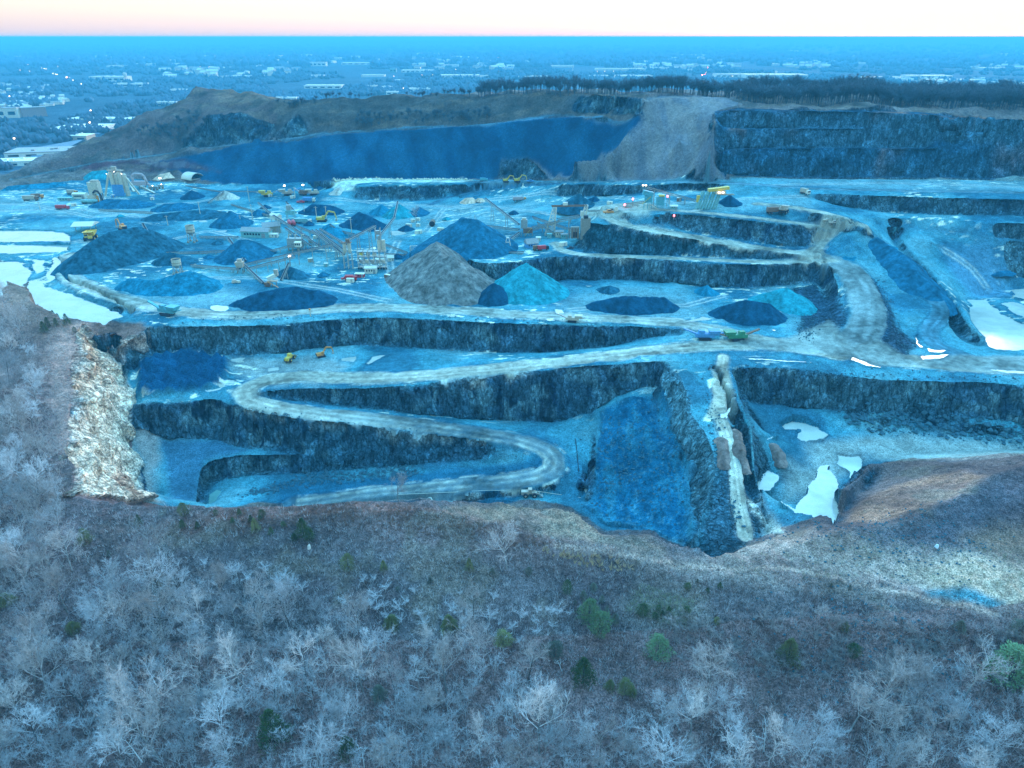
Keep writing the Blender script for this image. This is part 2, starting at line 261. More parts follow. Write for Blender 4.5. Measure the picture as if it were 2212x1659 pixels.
# ---------------------------------------------------------------- materials
def nodes(name):
    m = bpy.data.materials.new(name); m.use_nodes = True
    nt = m.node_tree; b = nt.nodes['Principled BSDF']
    return m, nt, b
def N(nt, t, **k):
    n = nt.nodes.new(t)
    for a, v in k.items():
        if a.startswith('i_'): n.inputs[a[2:].replace('_', ' ')].default_value = v
        else: setattr(n, a, v)
    return n
def mixc(nt, fac, a, b, mode='MIX'):
    n = nt.nodes.new('ShaderNodeMix'); n.data_type = 'RGBA'; n.blend_type = mode
    for s, v in ((0, fac), (6, a), (7, b)):
        if isinstance(v, (int, float)): n.inputs[s].default_value = v
        elif isinstance(v, tuple): n.inputs[s].default_value = (*v[:3], 1)
        else: nt.links.new(v, n.inputs[s])
    return n.outputs[2]
def noise(nt, scale, detail=4, rough=.6, vec=None, stretch=None):
    if vec is None:
        vec = nt.nodes.new('ShaderNodeTexCoord').outputs['Object']
    if stretch:
        mp = nt.nodes.new('ShaderNodeMapping'); mp.inputs['Scale'].default_value = stretch
        nt.links.new(vec, mp.inputs['Vector']); vec = mp.outputs[0]
    n = N(nt, 'ShaderNodeTexNoise', i_Scale=scale, i_Detail=detail, i_Roughness=rough)
    nt.links.new(vec, n.inputs['Vector']); return n.outputs['Fac']
def ramp(nt, fac, *stops):
    r = nt.nodes.new('ShaderNodeValToRGB'); e = r.color_ramp.elements
    while len(e) < len(stops): e.new(.5)
    for el, (p, c) in zip(e, stops):
        el.position = p; el.color = (c, c, c, 1) if isinstance(c, (int, float)) else (*c, 1)
    nt.links.new(fac, r.inputs[0]); return r.outputs[0]
def bump(nt, b, h, strength, dist):
    n = N(nt, 'ShaderNodeBump', i_Strength=strength, i_Distance=dist); nt.links.new(h, n.inputs['Height'])
    nt.links.new(n.outputs[0], b.inputs['Normal'])
def ground_mat(name, amp=.5, s1=.06, s2=.5, s3=3.0, bs=.6, bd=.6, streak=False, rough=.95):
    m, nt, b = nodes(name)
    at_ = N(nt, 'ShaderNodeAttribute', attribute_name='tint')
    n1 = noise(nt, s1, 5, .6); n2 = noise(nt, s2, 5, .7); n3 = noise(nt, s3, 3, .7)
    c = mixc(nt, 1, at_.outputs['Color'], ramp(nt, n1, (.3, 1 - amp * .7), (.72, 1 + amp * .8)), 'MULTIPLY')
    c = mixc(nt, 1, c, ramp(nt, n2, (.3, 1 - amp * .8), (.7, 1 + amp * .8)), 'MULTIPLY')
    c = mixc(nt, 1, c, ramp(nt, n3, (.34, 1 - amp * 1.1), (.66, 1 + amp * 1.3)), 'MULTIPLY')
    h = n2
    if streak:
        v = noise(nt, .22, 6, .7, stretch=(1, 1, .3 if streak is True else .9)); v2 = noise(nt, .9, 5, .7, stretch=(1, 1, .45 if streak is True else 1))
        mp = nt.nodes.new('ShaderNodeMapping'); mp.inputs['Scale'].default_value = (.34, .34, .15 if streak is True else .26); nt.links.new(nt.nodes.new('ShaderNodeTexCoord').outputs['Object'], mp.inputs['Vector'])
        wv = nt.nodes.new('ShaderNodeVectorMath'); wv.operation = 'ADD'; nt.links.new(mp.outputs[0], wv.inputs[0]); wn = N(nt, 'ShaderNodeTexNoise', i_Scale=1.3, i_Detail=3); nt.links.new(mp.outputs[0], wn.inputs['Vector']); nt.links.new(wn.outputs['Color'], wv.inputs[1])
        vo = N(nt, 'ShaderNodeTexVoronoi', feature='DISTANCE_TO_EDGE', i_Scale=1.0); nt.links.new(wv.outputs[0], vo.inputs['Vector'])
        vc = N(nt, 'ShaderNodeTexVoronoi', i_Scale=1.0); nt.links.new(wv.outputs[0], vc.inputs['Vector']); sp_ = nt.nodes.new('ShaderNodeSeparateColor'); nt.links.new(vc.outputs['Color'], sp_.inputs[0])
        c = mixc(nt, 1, c, ramp(nt, v, (.3, .3), (.48, .9), (.72, 1.9)), 'MULTIPLY')
        c = mixc(nt, 1, c, ramp(nt, v2, (.34, .45), (.66, 1.45)), 'MULTIPLY')
        c = mixc(nt, .75, c, ramp(nt, vo.outputs['Distance'], (0, .45), (.09, 1.0)), 'MULTIPLY')
        c = mixc(nt, .8, c, ramp(nt, sp_.outputs[0], (0, .65), (1, 1.35)), 'MULTIPLY')
        h = mixc(nt, .5, v, v2); h = mixc(nt, .35, h, ramp(nt, vo.outputs['Distance'], (0, 0), (.2, 1)))
    nt.links.new(c, b.inputs['Base Color']); b.inputs['Roughness'].default_value = rough
    b.inputs['Specular IOR Level'].default_value = .03
    bump(nt, b, h, bs, bd); return m
def plain_mat(name, col, rough=.7, metal=0, var=.25, scale=.8):
    m, nt, b = nodes(name)
    n1 = noise(nt, scale, 4, .65); n2 = noise(nt, scale * 6, 3, .6)
    c = mixc(nt, 1, (*col, 1), ramp(nt, n1, (.3, 1 - var), (.7, 1 + var * .6)), 'MULTIPLY')
    c = mixc(nt, 1, c, ramp(nt, n2, (.3, 1 - var * .5), (.7, 1 + var * .4)), 'MULTIPLY')
    nt.links.new(c, b.inputs['Base Color']); b.inputs['Roughness'].default_value = rough
    b.inputs['Metallic'].default_value = metal; return m
# ---------------------------------------------------------------- paint: what the ground is made of
cols = np.radians(np.concatenate([np.arange(-62, -40, .12), np.arange(-40, 40, .068), np.arange(40, 62.01, .12)]))
def rowspan(a, b, step): return np.linspace(a, b, int((b - a) / step), endpoint=False)
rows = np.concatenate([rowspan(22, 150, .75), rowspan(150, 430, .48), rowspan(430, 700, .72), rowspan(700, 900, 1.0), rowspan(900, 1110, 2.2), 1110 * (60000 / 1110.) ** np.linspace(0, 1, 150)])
TX = np.tan(cols)
VX = (rows[:, None] * TX[None, :]).astype(np.float64); VY = np.repeat(rows[:, None], len(cols), 1)
NR, NC = VX.shape
gy, gx = np.gradient(HZ)
def blur(a, n):
    for _ in range(n):
        p = np.pad(a, 1, mode='edge'); a = (p[:-2, 1:-1] + p[2:, 1:-1] + p[1:-1, :-2] + p[1:-1, 2:] + 2 * p[1:-1, 1:-1]) / 6
    return a
gx, gy = blur(gx, 2), blur(gy, 2)
inside = (np.abs(VX) < X1 - 2) & (VY < Y1 - 4)
VZ = np.where(inside, hgt(VX, VY), PLAIN).astype(np.float64)
GX = np.where(inside, hgt(VX, VY, gx), 0); GY = np.where(inside, hgt(VX, VY, gy), 0)
SL = np.hypot(GX, GY)
cliffy = sstep(.75, 1.5, SL)
# classes: 0 hillside 1 quarry floor 2 rock face 3 haul road 4 spoil slope 5 plain 6.. water
def poly_plan(pts, off=0):
    return np.array([hit(u, v)[:2] for u, v in pts])
WXN = fbm(VX / 9, VY / 9, o=4) ; WYN = fbm(VX / 9 + 40, VY / 9 + 70, o=4)
def inpoly(pp, warp=2.0, soft=0):
    x0, y0 = pp.min(0) - 12; x1, y1 = pp.max(0) + 12
    i0, i1 = np.searchsorted(rows, [y0, y1]); i1 = min(i1 + 1, NR); i0 = max(i0 - 1, 0)
    sl = (slice(i0, i1), slice(None))
    x = VX[sl] + WXN[sl] * 2 * warp; y = VY[sl] + WYN[sl] * 2 * warp
    sel = (x > x0) & (x < x1)
    xs, ys = x[sel], y[sel]; c = np.zeros(xs.shape, bool); dm = np.full(xs.shape, 1e9)
    for (ax, ay), (bx, by) in zip(pp, np.roll(pp, -1, 0)):
        if ay != by:
            cr = ((ay > ys) != (by > ys)) & (xs < (bx - ax) * (ys - ay) / (by - ay) + ax); c ^= cr
        if soft:
            l2 = (bx - ax) ** 2 + (by - ay) ** 2 + 1e-9
            t = np.clip(((xs - ax) * (bx - ax) + (ys - ay) * (by - ay)) / l2, 0, 1)
            dm = np.minimum(dm, np.hypot(xs - ax - t * (bx - ax), ys - ay - t * (by - ay)))
    w = np.where(c, 1.0, 0.0)
    if soft: w = sstep(-soft, soft, np.where(c, dm, -dm))
    full = np.zeros(VX.shape, np.float32); tmp = np.zeros(x.shape, np.float32); tmp[sel] = w; full[sl] = tmp
    return full
def nearline(q, hw, soft, warp=1.0):
    q = resamp(q, 6.0)
    x0, y0 = q[:, :2].min(0) - hw - 10; x1, y1 = q[:, :2].max(0) + hw + 10
    i0, i1 = np.searchsorted(rows, [y0, y1]); i1 = min(i1 + 1, NR); i0 = max(i0 - 1, 0)
    sl = (slice(i0, i1), slice(None))
    x = VX[sl] + WXN[sl] * 2 * warp; y = VY[sl] + WYN[sl] * 2 * warp
    sel = (x > x0) & (x < x1); xs, ys = x[sel], y[sel]; dm = np.full(xs.shape, 1e9)
    for (ax, ay), (bx, by) in zip(q[:-1, :2], q[1:, :2]):
        l2 = (bx - ax) ** 2 + (by - ay) ** 2 + 1e-9
        t = np.clip(((xs - ax) * (bx - ax) + (ys - ay) * (by - ay)) / l2, 0, 1)
        dm = np.minimum(dm, np.hypot(xs - ax - t * (bx - ax), ys - ay - t * (by - ay)))
    full = np.zeros(VX.shape, np.float32); tmp = np.zeros(x.shape, np.float32); tmp[sel] = sstep(hw + soft, hw - soft, dm); full[sl] = tmp
    return full
TINT = np.zeros((NR, NC, 3), np.float32); CLS = np.zeros((NR, NC), np.int16)
FLOOR = (.075, .255, .265); ROCK = (.05, .105, .132); ROAD = (.38, .33, .23); SOIL = (.16, .165, .15); SPOIL = (.004, .07, .125); FAR = (.06, .1, .12)
TINT[:] = SOIL
def paint(w, col, cls=None, th=.5):
    r_ = np.nonzero((w > 0).any(1))[0]
    if not len(r_): return
    sl = slice(r_[0], r_[-1] + 1); w = w[sl]; w3 = w[..., None]; TINT[sl] = TINT[sl] * (1 - w3) + np.array(col, np.float32) * w3
    if cls is not None: CLS[sl][w > th] = cls
def area(pts, col, cls=None, warp=2.0, soft=2.0, th=.5):
    w = inpoly(poly_plan(pts), warp, soft); paint(w, col, cls, th); return w
exec_paint = True
CLS[:] = 0
far_m = ~inside
out = (VY > 1100)
paint(np.where(far_m, 1.0, 0).astype(np.float32), FAR, 5)
# whole pit
area([(262, 960), (300, 1082), (560, 1084), (864, 1072), (1014, 1074), (1230, 1092), (1300, 1143), (1400, 1146), (1500, 1172), (1533, 1190), (1661, 1152), (1740, 1125), (1780, 1110), (1815, 1060), (1860, 1008), (1975, 990), (2110, 985), (2400, 960), (2500, 392), (1560, 388), (1250, 386), (1080, 387), (700, 392), (480, 398), (300, 385), (150, 390), (0, 412), (-250, 440), (-250, 545), (0, 560), (60, 605), (120, 660), (200, 685), (300, 697), (318, 715), (290, 750), (262, 790), (284, 870), (284, 905)], FLOOR, 1, 1.5, 2)
# patches of pale silt and darker gravel over the floors
pit = CLS == 1; nz = fm(pit, VX / 35, VY / 35, o=5)
paint(np.where(pit, sstep(.02, .2, nz) * .65, 0).astype(np.float32), (.18, .34, .31))
paint(np.where(pit, sstep(.0, .15, -nz) * .75, 0).astype(np.float32), (.028, .115, .15))
nz2 = fm(pit, VX / 8, VY / 3.5, o=4)
paint(np.where(pit & (VY > 400), sstep(.09, .2, nz2) * .75, 0).astype(np.float32), (.12, .3, .3))
paint(np.where(pit & (VY > 385), .45 * sstep(.1, -.12, nz), 0).astype(np.float32), (.018, .12, .16))
# dusty stretches of the plant yard
for pg in ([(0, 418), (150, 430), (300, 450), (420, 452), (300, 470), (0, 462), (-200, 470), (-200, 425)], [(250, 640), (420, 600), (560, 640), (600, 670), (420, 668)], [(930, 440), (1150, 436), (1120, 500), (940, 490), (900, 460)], [(860, 430), (930, 445), (900, 500), (800, 540)],
           [(1240, 430), (1420, 440), (1740, 418), (1760, 450), (1440, 455), (1300, 470)], [(1230, 640), (1330, 620), (1480, 640), (1560, 690), (1420, 690), (1200, 670)], [(1620, 388), (1900, 382), (2300, 390), (2300, 415), (1900, 410)], [(1620, 620), (1700, 615), (1730, 660), (1640, 640)]):
    area(pg, (.17, .3, .28), None, 5, 10)
for pg in ([(1745, 960), (1900, 935), (2212, 950), (2350, 960), (2212, 988), (1880, 985), (1760, 1030)], [(1700, 1000), (1860, 990), (1780, 1060), (1690, 1080)]):
    area(pg, (.36, .36, .28), None, 4, 7)
area([(2050, 540), (2130, 530), (2180, 590), (2190, 640), (2100, 640), (2060, 590)], (.1, .24, .29), None, 4, 10)
area([(500, 770), (720, 775), (760, 790), (700, 830), (560, 830), (500, 800)], (.26, .29, .24), None, 4, 6)
area([(330, 880), (360, 1080), (430, 1085), (440, 1000), (540, 975), (480, 950), (350, 948)], (.05, .14, .18), None, 2, 3)
area([(600, 1040), (1100, 1000), (1180, 990), (1150, 1040), (800, 1085), (600, 1090)], (.025, .12, .16), None, 2, 3)
area([(1300, 890), (1440, 825), (1480, 900), (1495, 1000), (1490, 1080), (1500, 1160), (1400, 1146), (1300, 1130), (1260, 1095), (1284, 1060), (1290, 960)], (.012, .135, .2), 4, 1.5, 3)
# left ridge, bare wall and near slopes
area([(-250, 560), (0, 597), (110, 652), (240, 690), (300, 697), (318, 712), (262, 735), (200, 745), (170, 745), (150, 790), (157, 835), (150, 880), (142, 975), (165, 1015), (150, 1068), (-250, 1150)], (.2, .185, .155), 0, 2, 3)
area([(0, 600), (60, 620), (120, 665), (150, 700), (100, 740), (40, 700), (0, 680)], (.25, .2, .145), None, 4, 6)
wall = [(178, 700), (200, 720), (240, 745), (232, 752), (262, 800), (282, 850), (286, 905), (274, 955), (310, 1033), (325, 1084), (200, 1076), (152, 1066), (166, 1015), (142, 975), (150, 880), (157, 835), (150, 790), (168, 745)]
area(wall, (.95, .62, .4), 6, 1.5, 2)
area([(178, 705), (215, 745), (215, 800), (170, 860), (160, 800), (155, 770)], (.78, .4, .22), 6, 3, 4)
area([(180, 870), (215, 850), (250, 950), (230, 1060), (190, 1070), (175, 980)], (.9, .62, .4), 6, 4, 6)
area([(262, 1010), (280, 1040), (285, 1080), (262, 1080), (252, 1040)], (.5, .24, .14), 6, 2, 2)
area([(190, 690), (245, 700), (300, 697), (318, 712), (290, 725), (240, 745), (205, 725)], (.26, .185, .135), 0, 2, 4)
area([(240, 745), (262, 735), (300, 722), (322, 708), (330, 760), (290, 775), (268, 800)], (.5, .32, .22), 6, 2, 2)
area([(1235, 1105), (1200, 1098), (1080, 1086), (960, 1095), (1000, 1115), (1120, 1150), (1330, 1180), (1420, 1178), (1300, 1156)], (.33, .3, .2), None, 2, 4)
area([(500, 1095), (860, 1085), (1000, 1115), (1250, 1185), (1100, 1170), (900, 1125), (700, 1120), (480, 1150), (300, 1165), (330, 1130)], (.24, .155, .115), None, 3, 6)
area([(1530, 1200), (1670, 1160), (1760, 1140), (1960, 1125), (2212, 1200), (2400, 1230), (2400, 1310), (2050, 1290), (1900, 1255), (1600, 1215)], (.56, .48, .35), None, 3, 6)
area([(1950, 1235), (2100, 1200), (2230, 1240), (2350, 1290), (2212, 1330), (2050, 1290)], (.7, .62, .4), None, 3, 6)
area([(1995, 1275), (2080, 1275), (2165, 1303), (2155, 1316), (2060, 1300), (2005, 1288)], (.1, .34, .36), None, 1.5, 2)
area([(1475, 1225), (1700, 1228), (1980, 1290), (2150, 1330), (1900, 1290), (1600, 1250)], (.25, .24, .19), None, 3, 4)
area([(1730, 1165), (1800, 1137), (1850, 1075), (1880, 1003), (1975, 996), (2108, 993), (2212, 985), (2300, 980), (2212, 1004), (2133, 1037), (2040, 1090), (1960, 1122), (1850, 1141)], (.23, .2, .165), 0, 1.5, 3)
area([(1810, 1112), (1900, 1060), (1950, 1040), (2080, 1020), (2133, 1034), (2090, 1060), (1960, 1108), (1850, 1133)], (.52, .34, .21), 0, 2, 3)
area([(1850, 1141), (1960, 1122), (2040, 1090), (2133, 1037), (2300, 990), (2300, 1140), (2100, 1190), (1900, 1180)], (.13, .15, .155), 0, 3, 6)
area([(2070, 1160), (2212, 1135), (2300, 1160), (2300, 1230), (2150, 1200)], (.3, .24, .16), 0, 3, 5)
area([(1330, 1185), (1530, 1215), (1700, 1225), (1950, 1280), (1800, 1275), (1500, 1245), (1380, 1225)], (.4, .36, .27), None, 4, 7)
area([(1380, 1260), (1490, 1280), (1520, 1340), (1420, 1370), (1350, 1310)], (.3, .3, .22), None, 4, 8)
area([(700, 1130), (900, 1130), (1080, 1170), (1250, 1200), (1300, 1230), (1100, 1220), (850, 1180)], (.22, .18, .15), None, 4, 8)
trk = np.array([hit(*p) for p in ((1200, 1178), (1330, 1196), (1475, 1222), (1600, 1228), (1720, 1230), (1850, 1258), (1980, 1290), (2150, 1328))])
hs = (CLS == 0) & (VY < 330)
paint(np.where(hs, sstep(.0, .2, fm(hs, VX / 22 + 5, VY / 22, o=5)) * .55, 0).astype(np.float32), (.14, .12, .11))
paint(np.where(hs & (VY > 130), sstep(.1, .25, fm(hs & (VY > 130), VX / 14 + 55, VY / 14, o=5)) * .6, 0).astype(np.float32), (.24, .23, .16))
paint(np.where(hs & (VY < 160), .75, 0).astype(np.float32), (.27, .205, .17))
paint(np.where(hs & (VX < -120 - .2 * (VY - 180)) & (VY > 150), .7, 0).astype(np.float32), (.22, .18, .155))
area([(95, 770), (140, 705), (180, 700), (155, 790), (157, 835), (150, 880), (142, 975), (120, 960), (118, 870), (100, 810)], (.6, .44, .32), None, 4, 6)
w = nearline(trk, 1.0, 1.0, .8); paint(w * .9, (.6, .5, .36))
area([(300, 880), (340, 895), (345, 960), (330, 1060), (345, 1085), (322, 1085), (312, 1030), (280, 960), (286, 900)], (.3, .28, .23), None, 3, 3)  # tan-grey patch stands in for a lit cliff step; its light is painted
# spoil face, chute, far slopes
area([(300, 352), (420, 332), (480, 322), (600, 308), (737, 288), (900, 280), (1050, 267), (1200, 254), (1375, 249), (1392, 262), (1350, 300), (1300, 335), (1240, 350), (1140, 341), (1085, 345), (1075, 386), (900, 388), (700, 393), (480, 398), (380, 372)], SPOIL, 4, 2, 3)
area([(600, 302), (737, 282), (900, 272), (1200, 246), (1385, 241), (1390, 250), (1200, 253), (900, 279), (737, 287), (610, 306)], (.08, .17, .2), 1, 1, 1.5)
area([(1396, 212), (1450, 206), (1560, 210), (1600, 226), (1545, 242), (1528, 300), (1530, 345), (1572, 385), (1450, 388), (1250, 386), (1180, 372), (1140, 345), (1240, 350), (1300, 336), (1352, 300), (1395, 255), (1380, 240)], (.2, .18, .165), 4, 3, 4)
area([(1400, 212), (1520, 208), (1500, 300), (1420, 250)], (.24, .19, .155), None, 8, 12)
area([(1500, 260), (1532, 250), (1524, 330), (1560, 378), (1500, 385)], (.21, .165, .135), None, 6, 8)
area([(420, 196), (500, 190), (590, 215), (640, 250), (600, 300), (480, 315), (330, 335), (200, 352), (60, 372), (160, 317), (267, 267), (380, 225)], (.11, .095, .085), 0, 5, 8)
area([(410, 205), (500, 191), (600, 215), (560, 228), (470, 226)], (.17, .14, .1), 0, 4, 5)
area([(150, 360), (300, 345), (400, 345), (480, 370), (400, 366), (250, 362), (180, 368)], (.09, .05, .06), None, 3, 4)
area([(640, 215), (737, 208), (1040, 204), (1300, 204), (1396, 210), (1385, 240), (1200, 246), (900, 272), (737, 284), (620, 298), (600, 290)], (.075, .085, .075), 0, 5, 5)
fs = (CLS == 0) & (VY > 560)
paint(np.where(fs, sstep(.0, .16, fm(fs, VX / 30, VY / 18 + VZ / 9, o=5)) * .6, 0).astype(np.float32), (.15, .14, .1))
paint(np.where(fs, sstep(.05, .2, fm(fs, VX / 22 + 91, VY / 18, o=5)) * .7, 0).astype(np.float32), (.05, .065, .06))
# rock faces where the ground is steep
inpit = (VY > 250) & (VY < 720)
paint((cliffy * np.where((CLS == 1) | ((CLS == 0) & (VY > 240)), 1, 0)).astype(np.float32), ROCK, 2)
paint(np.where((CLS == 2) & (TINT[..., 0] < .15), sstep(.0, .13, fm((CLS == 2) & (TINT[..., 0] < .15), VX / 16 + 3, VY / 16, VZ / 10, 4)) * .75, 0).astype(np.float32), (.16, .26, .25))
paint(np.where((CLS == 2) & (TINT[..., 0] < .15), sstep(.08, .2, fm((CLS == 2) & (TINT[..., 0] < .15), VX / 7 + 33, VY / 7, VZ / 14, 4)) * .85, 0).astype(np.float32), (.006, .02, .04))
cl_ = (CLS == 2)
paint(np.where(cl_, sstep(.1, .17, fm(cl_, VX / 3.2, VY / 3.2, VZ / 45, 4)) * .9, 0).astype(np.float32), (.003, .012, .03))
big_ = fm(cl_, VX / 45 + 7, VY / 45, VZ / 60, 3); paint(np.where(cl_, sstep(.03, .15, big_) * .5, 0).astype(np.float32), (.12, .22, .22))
area([(1545, 240), (1700, 238), (2400, 255), (2450, 388), (1572, 384), (1540, 350)], (.03, .11, .16), 2, 2, 2)
fw = (CLS == 2) & (VY > 560)
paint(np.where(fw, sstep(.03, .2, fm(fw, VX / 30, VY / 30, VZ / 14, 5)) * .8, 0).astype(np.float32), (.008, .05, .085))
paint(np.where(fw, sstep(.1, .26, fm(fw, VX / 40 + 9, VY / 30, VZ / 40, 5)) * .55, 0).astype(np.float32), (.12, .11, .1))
for pg in ([(1885, 246), (1960, 243), (1960, 262), (1915, 270)], [(1975, 247), (2120, 250), (2120, 262), (2000, 258)], [(1900, 270), (1925, 310), (1910, 345), (1895, 300)], [(1585, 262), (1600, 285), (1580, 284)], [(2180, 290), (2300, 270), (2300, 330), (2190, 320)]):
    area(pg, (.42, .19, .09), 2, 5, 7)
area([(1505, 300), (1535, 295), (1545, 340), (1580, 389), (1500, 389)], (.19, .17, .16), 4, 2, 3)
for pg in ([(1880, 245), (1990, 250), (1960, 300), (1930, 330), (1915, 380), (1895, 380), (1905, 320)], [(2090, 255), (2212, 258), (2300, 300), (2200, 300)], [(2160, 300), (2240, 300), (2230, 385), (2150, 385)], [(1690, 240), (1730, 240), (1715, 300), (1700, 300)]):
    area(pg, (.13, .125, .13), None, 6, 9)
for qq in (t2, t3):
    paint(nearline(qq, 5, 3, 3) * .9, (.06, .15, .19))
area([(1526, 822), (1545, 815), (1554, 822), (1550, 832), (1534, 838)], (.85, .78, .5), None, 1.5, .8)
area([(1520, 905), (1536, 893), (1545, 900), (1538, 912), (1522, 912)], (.85, .78, .5), None, 1.5, .8)
area([(1440, 789), (1470, 815), (1490, 862), (1495, 900), (1525, 935), (1550, 1000), (1540, 1060), (1515, 1120), (1500, 1185), (1500, 1150), (1525, 1040), (1500, 975), (1465, 945), (1445, 860)], (.12, .24, .25), 2, 1, 1.5)
area([(1590, 1062), (1640, 1070), (1665, 1120), (1700, 1150), (1660, 1155), (1620, 1110)], (.5, .44, .32), 1, 2.5, 3)
area([(1545, 1000), (1630, 1020), (1660, 1130), (1620, 1170), (1510, 1185), (1520, 1110)], (.045, .105, .125), 2, 2, 4)
area([(1600, 1075), (1640, 1075), (1665, 1120), (1695, 1150), (1660, 1150), (1625, 1110)], (.5, .44, .32), None, 2.5, 2)
# banks left rough beside the roads
area([(1660, 640), (1760, 600), (1822, 640), (1826, 700), (1780, 745), (1720, 720), (1735, 660)], (.04, .09, .12), 2, 3, 4)
area([(1885, 600), (1915, 650), (1935, 700), (1985, 745), (1960, 775), (1890, 745), (1900, 690)], (.045, .085, .11), 2, 3, 4)
area([(1265, 495), (1340, 495), (1500, 520), (1700, 550), (1700, 560), (1450, 552), (1260, 545)], (.025, .09, .11), 2, 2, 2)
RT = (.45, 1.35, .6, 1.2, .5, 1.4, .75)
# roads: pale packed rock flour, streaked along the wheel tracks
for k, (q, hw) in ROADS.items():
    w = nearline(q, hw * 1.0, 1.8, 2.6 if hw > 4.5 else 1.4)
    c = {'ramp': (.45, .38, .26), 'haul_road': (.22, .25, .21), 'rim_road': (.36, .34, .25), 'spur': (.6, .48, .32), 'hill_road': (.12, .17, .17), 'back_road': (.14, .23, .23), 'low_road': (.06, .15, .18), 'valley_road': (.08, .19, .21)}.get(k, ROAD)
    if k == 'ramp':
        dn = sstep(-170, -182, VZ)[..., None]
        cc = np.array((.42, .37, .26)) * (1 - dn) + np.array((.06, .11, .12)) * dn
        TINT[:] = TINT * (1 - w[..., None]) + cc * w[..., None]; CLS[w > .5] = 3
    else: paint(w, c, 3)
    for o in np.linspace(-.85, .85, 10):
        n = nrm(q); t = q.copy(); t[:, :2] += n * o * hw
        lw0 = nearline(t, hw * .1, hw * .12, .25); lw = lw0 * (.45 + fm(lw0 > 0, VX / 6, VY / 6, o=3))
        paint(np.clip(lw * (.5 + .5 * ((int(o * 53) % 3) / 2)), 0, .75) * (CLS == 3), tuple(x * RT[int(o * 97) % 7] for x in c))
    for sd in (-1, 1):
        if k in ('rim_road', 'pit_road', 'ramp', 'bench_road', 'upper_road', 'loop_road'):
            t = q.copy(); t[:, :2] += nrm(q) * sd * hw * 1.12; lw0 = nearline(t, .5, 1.0, .5); paint(lw0 * (sstep(-.02, .14, fm(lw0 > 0, VX / 9 + sd * 5, VY / 9, o=3))) * .9, (.8, .7, .48))
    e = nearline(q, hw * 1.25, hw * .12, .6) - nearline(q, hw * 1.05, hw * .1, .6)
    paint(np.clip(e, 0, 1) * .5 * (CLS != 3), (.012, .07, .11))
area([(1790, 690), (1840, 745), (1900, 735), (2000, 790), (1900, 790), (1780, 765), (1640, 755), (1560, 735), (1690, 735)], (.27, .28, .22), 3, 1, 3)
area([(2000, 770), (2212, 770), (2400, 775), (2400, 815), (2212, 806), (2000, 795)], (.28, .3, .24), 3, 2, 3)
area([(1540, 800), (1575, 800), (1580, 910), (1562, 915), (1540, 905), (1525, 905), (1545, 860)], (.6, .5, .33), 3, 1, 1.5)
# cyan rock flour spilled down the white shelf
area([(720, 392), (830, 387), (1000, 386), (1020, 390), (1000, 394), (830, 393), (770, 397), (765, 412), (722, 414), (716, 405)], (.6, .62, .45), 3, 1.5, 1.5)
area([(1400, 466), (1300, 466), (1250, 450), (1330, 440), (1420, 445)], (.45, .42, .3), 3, 2, 4)
fl = pit & (VY > 330)
paint(np.where(fl & (CLS == 1), sstep(.13, .19, fm(fl, VX / 6, VY / 2.2, o=4)) * .95 * sstep(-.05, .1, fm(fl, VX / 60, VY / 60, o=2)), 0).astype(np.float32), (.85, .75, .5))
# tyre-worn tracks across the yard, debris under the faces
for pts in ([(0, 456), (150, 450), (300, 468), (450, 468), (520, 480)], [(150, 412), (320, 442), (420, 438), (480, 425)], [(165, 520), (260, 545), (450, 498), (540, 520)], [(430, 600), (560, 600), (720, 625), (840, 650)], [(930, 445), (1060, 446), (1180, 462), (1290, 445)], [(920, 500), (960, 450), (1060, 430), (1200, 420)], [(700, 430), (860, 440), (930, 445)], [(560, 445), (640, 450), (740, 440)], [(860, 520), (840, 560), (850, 620)], [(0, 440), (90, 445), (200, 470), (340, 458)], [(1560, 640), (1480, 660), (1330, 660), (1230, 670)], [(1320, 425), (1450, 440), (1600, 430), (1740, 425)], [(2040, 540), (2100, 580), (2130, 620)], [(1660, 400), (1900, 395), (2212, 405)]):
    q = resamp(np.array([hit(*p) for p in pts]), 4); w = nearline(q, 3.5, 2.5, 1.5); paint(w * (.55 + fm(w > 0, VX / 8, VY / 8, o=3)) * (CLS == 1), (.2, .28, .26))
    for o in (-2.2, 2.2):
        t = q.copy(); t[:, :2] += nrm(q) * o; w = nearline(t, .6, .9, .4); paint(w * .8 * (CLS == 1), (.55, .52, .4))
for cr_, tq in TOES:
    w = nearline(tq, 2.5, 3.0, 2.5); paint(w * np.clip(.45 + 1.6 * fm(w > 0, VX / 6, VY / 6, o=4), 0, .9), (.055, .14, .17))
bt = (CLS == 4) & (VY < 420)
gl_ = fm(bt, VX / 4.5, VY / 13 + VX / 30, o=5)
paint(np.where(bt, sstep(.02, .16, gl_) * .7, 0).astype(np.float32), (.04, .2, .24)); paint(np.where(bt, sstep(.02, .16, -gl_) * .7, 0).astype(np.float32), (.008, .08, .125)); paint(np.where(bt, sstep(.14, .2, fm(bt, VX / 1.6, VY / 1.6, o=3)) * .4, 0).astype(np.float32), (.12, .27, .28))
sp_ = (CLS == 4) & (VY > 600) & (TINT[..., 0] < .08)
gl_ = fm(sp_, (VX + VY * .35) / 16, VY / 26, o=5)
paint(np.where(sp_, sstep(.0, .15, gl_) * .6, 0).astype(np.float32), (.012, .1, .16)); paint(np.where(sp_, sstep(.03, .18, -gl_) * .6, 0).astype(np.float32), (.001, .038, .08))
ch_ = (CLS == 4) & (VY > 500) & (TINT[..., 0] > .08); gl_ = fm(ch_, VX / 7, VY / 25, o=4); paint(np.where(ch_, sstep(.0, .15, gl_) * .6, 0).astype(np.float32), (.12, .125, .135)); paint(np.where(ch_, sstep(.03, .18, -gl_) * .5, 0).astype(np.float32), (.26, .215, .17))
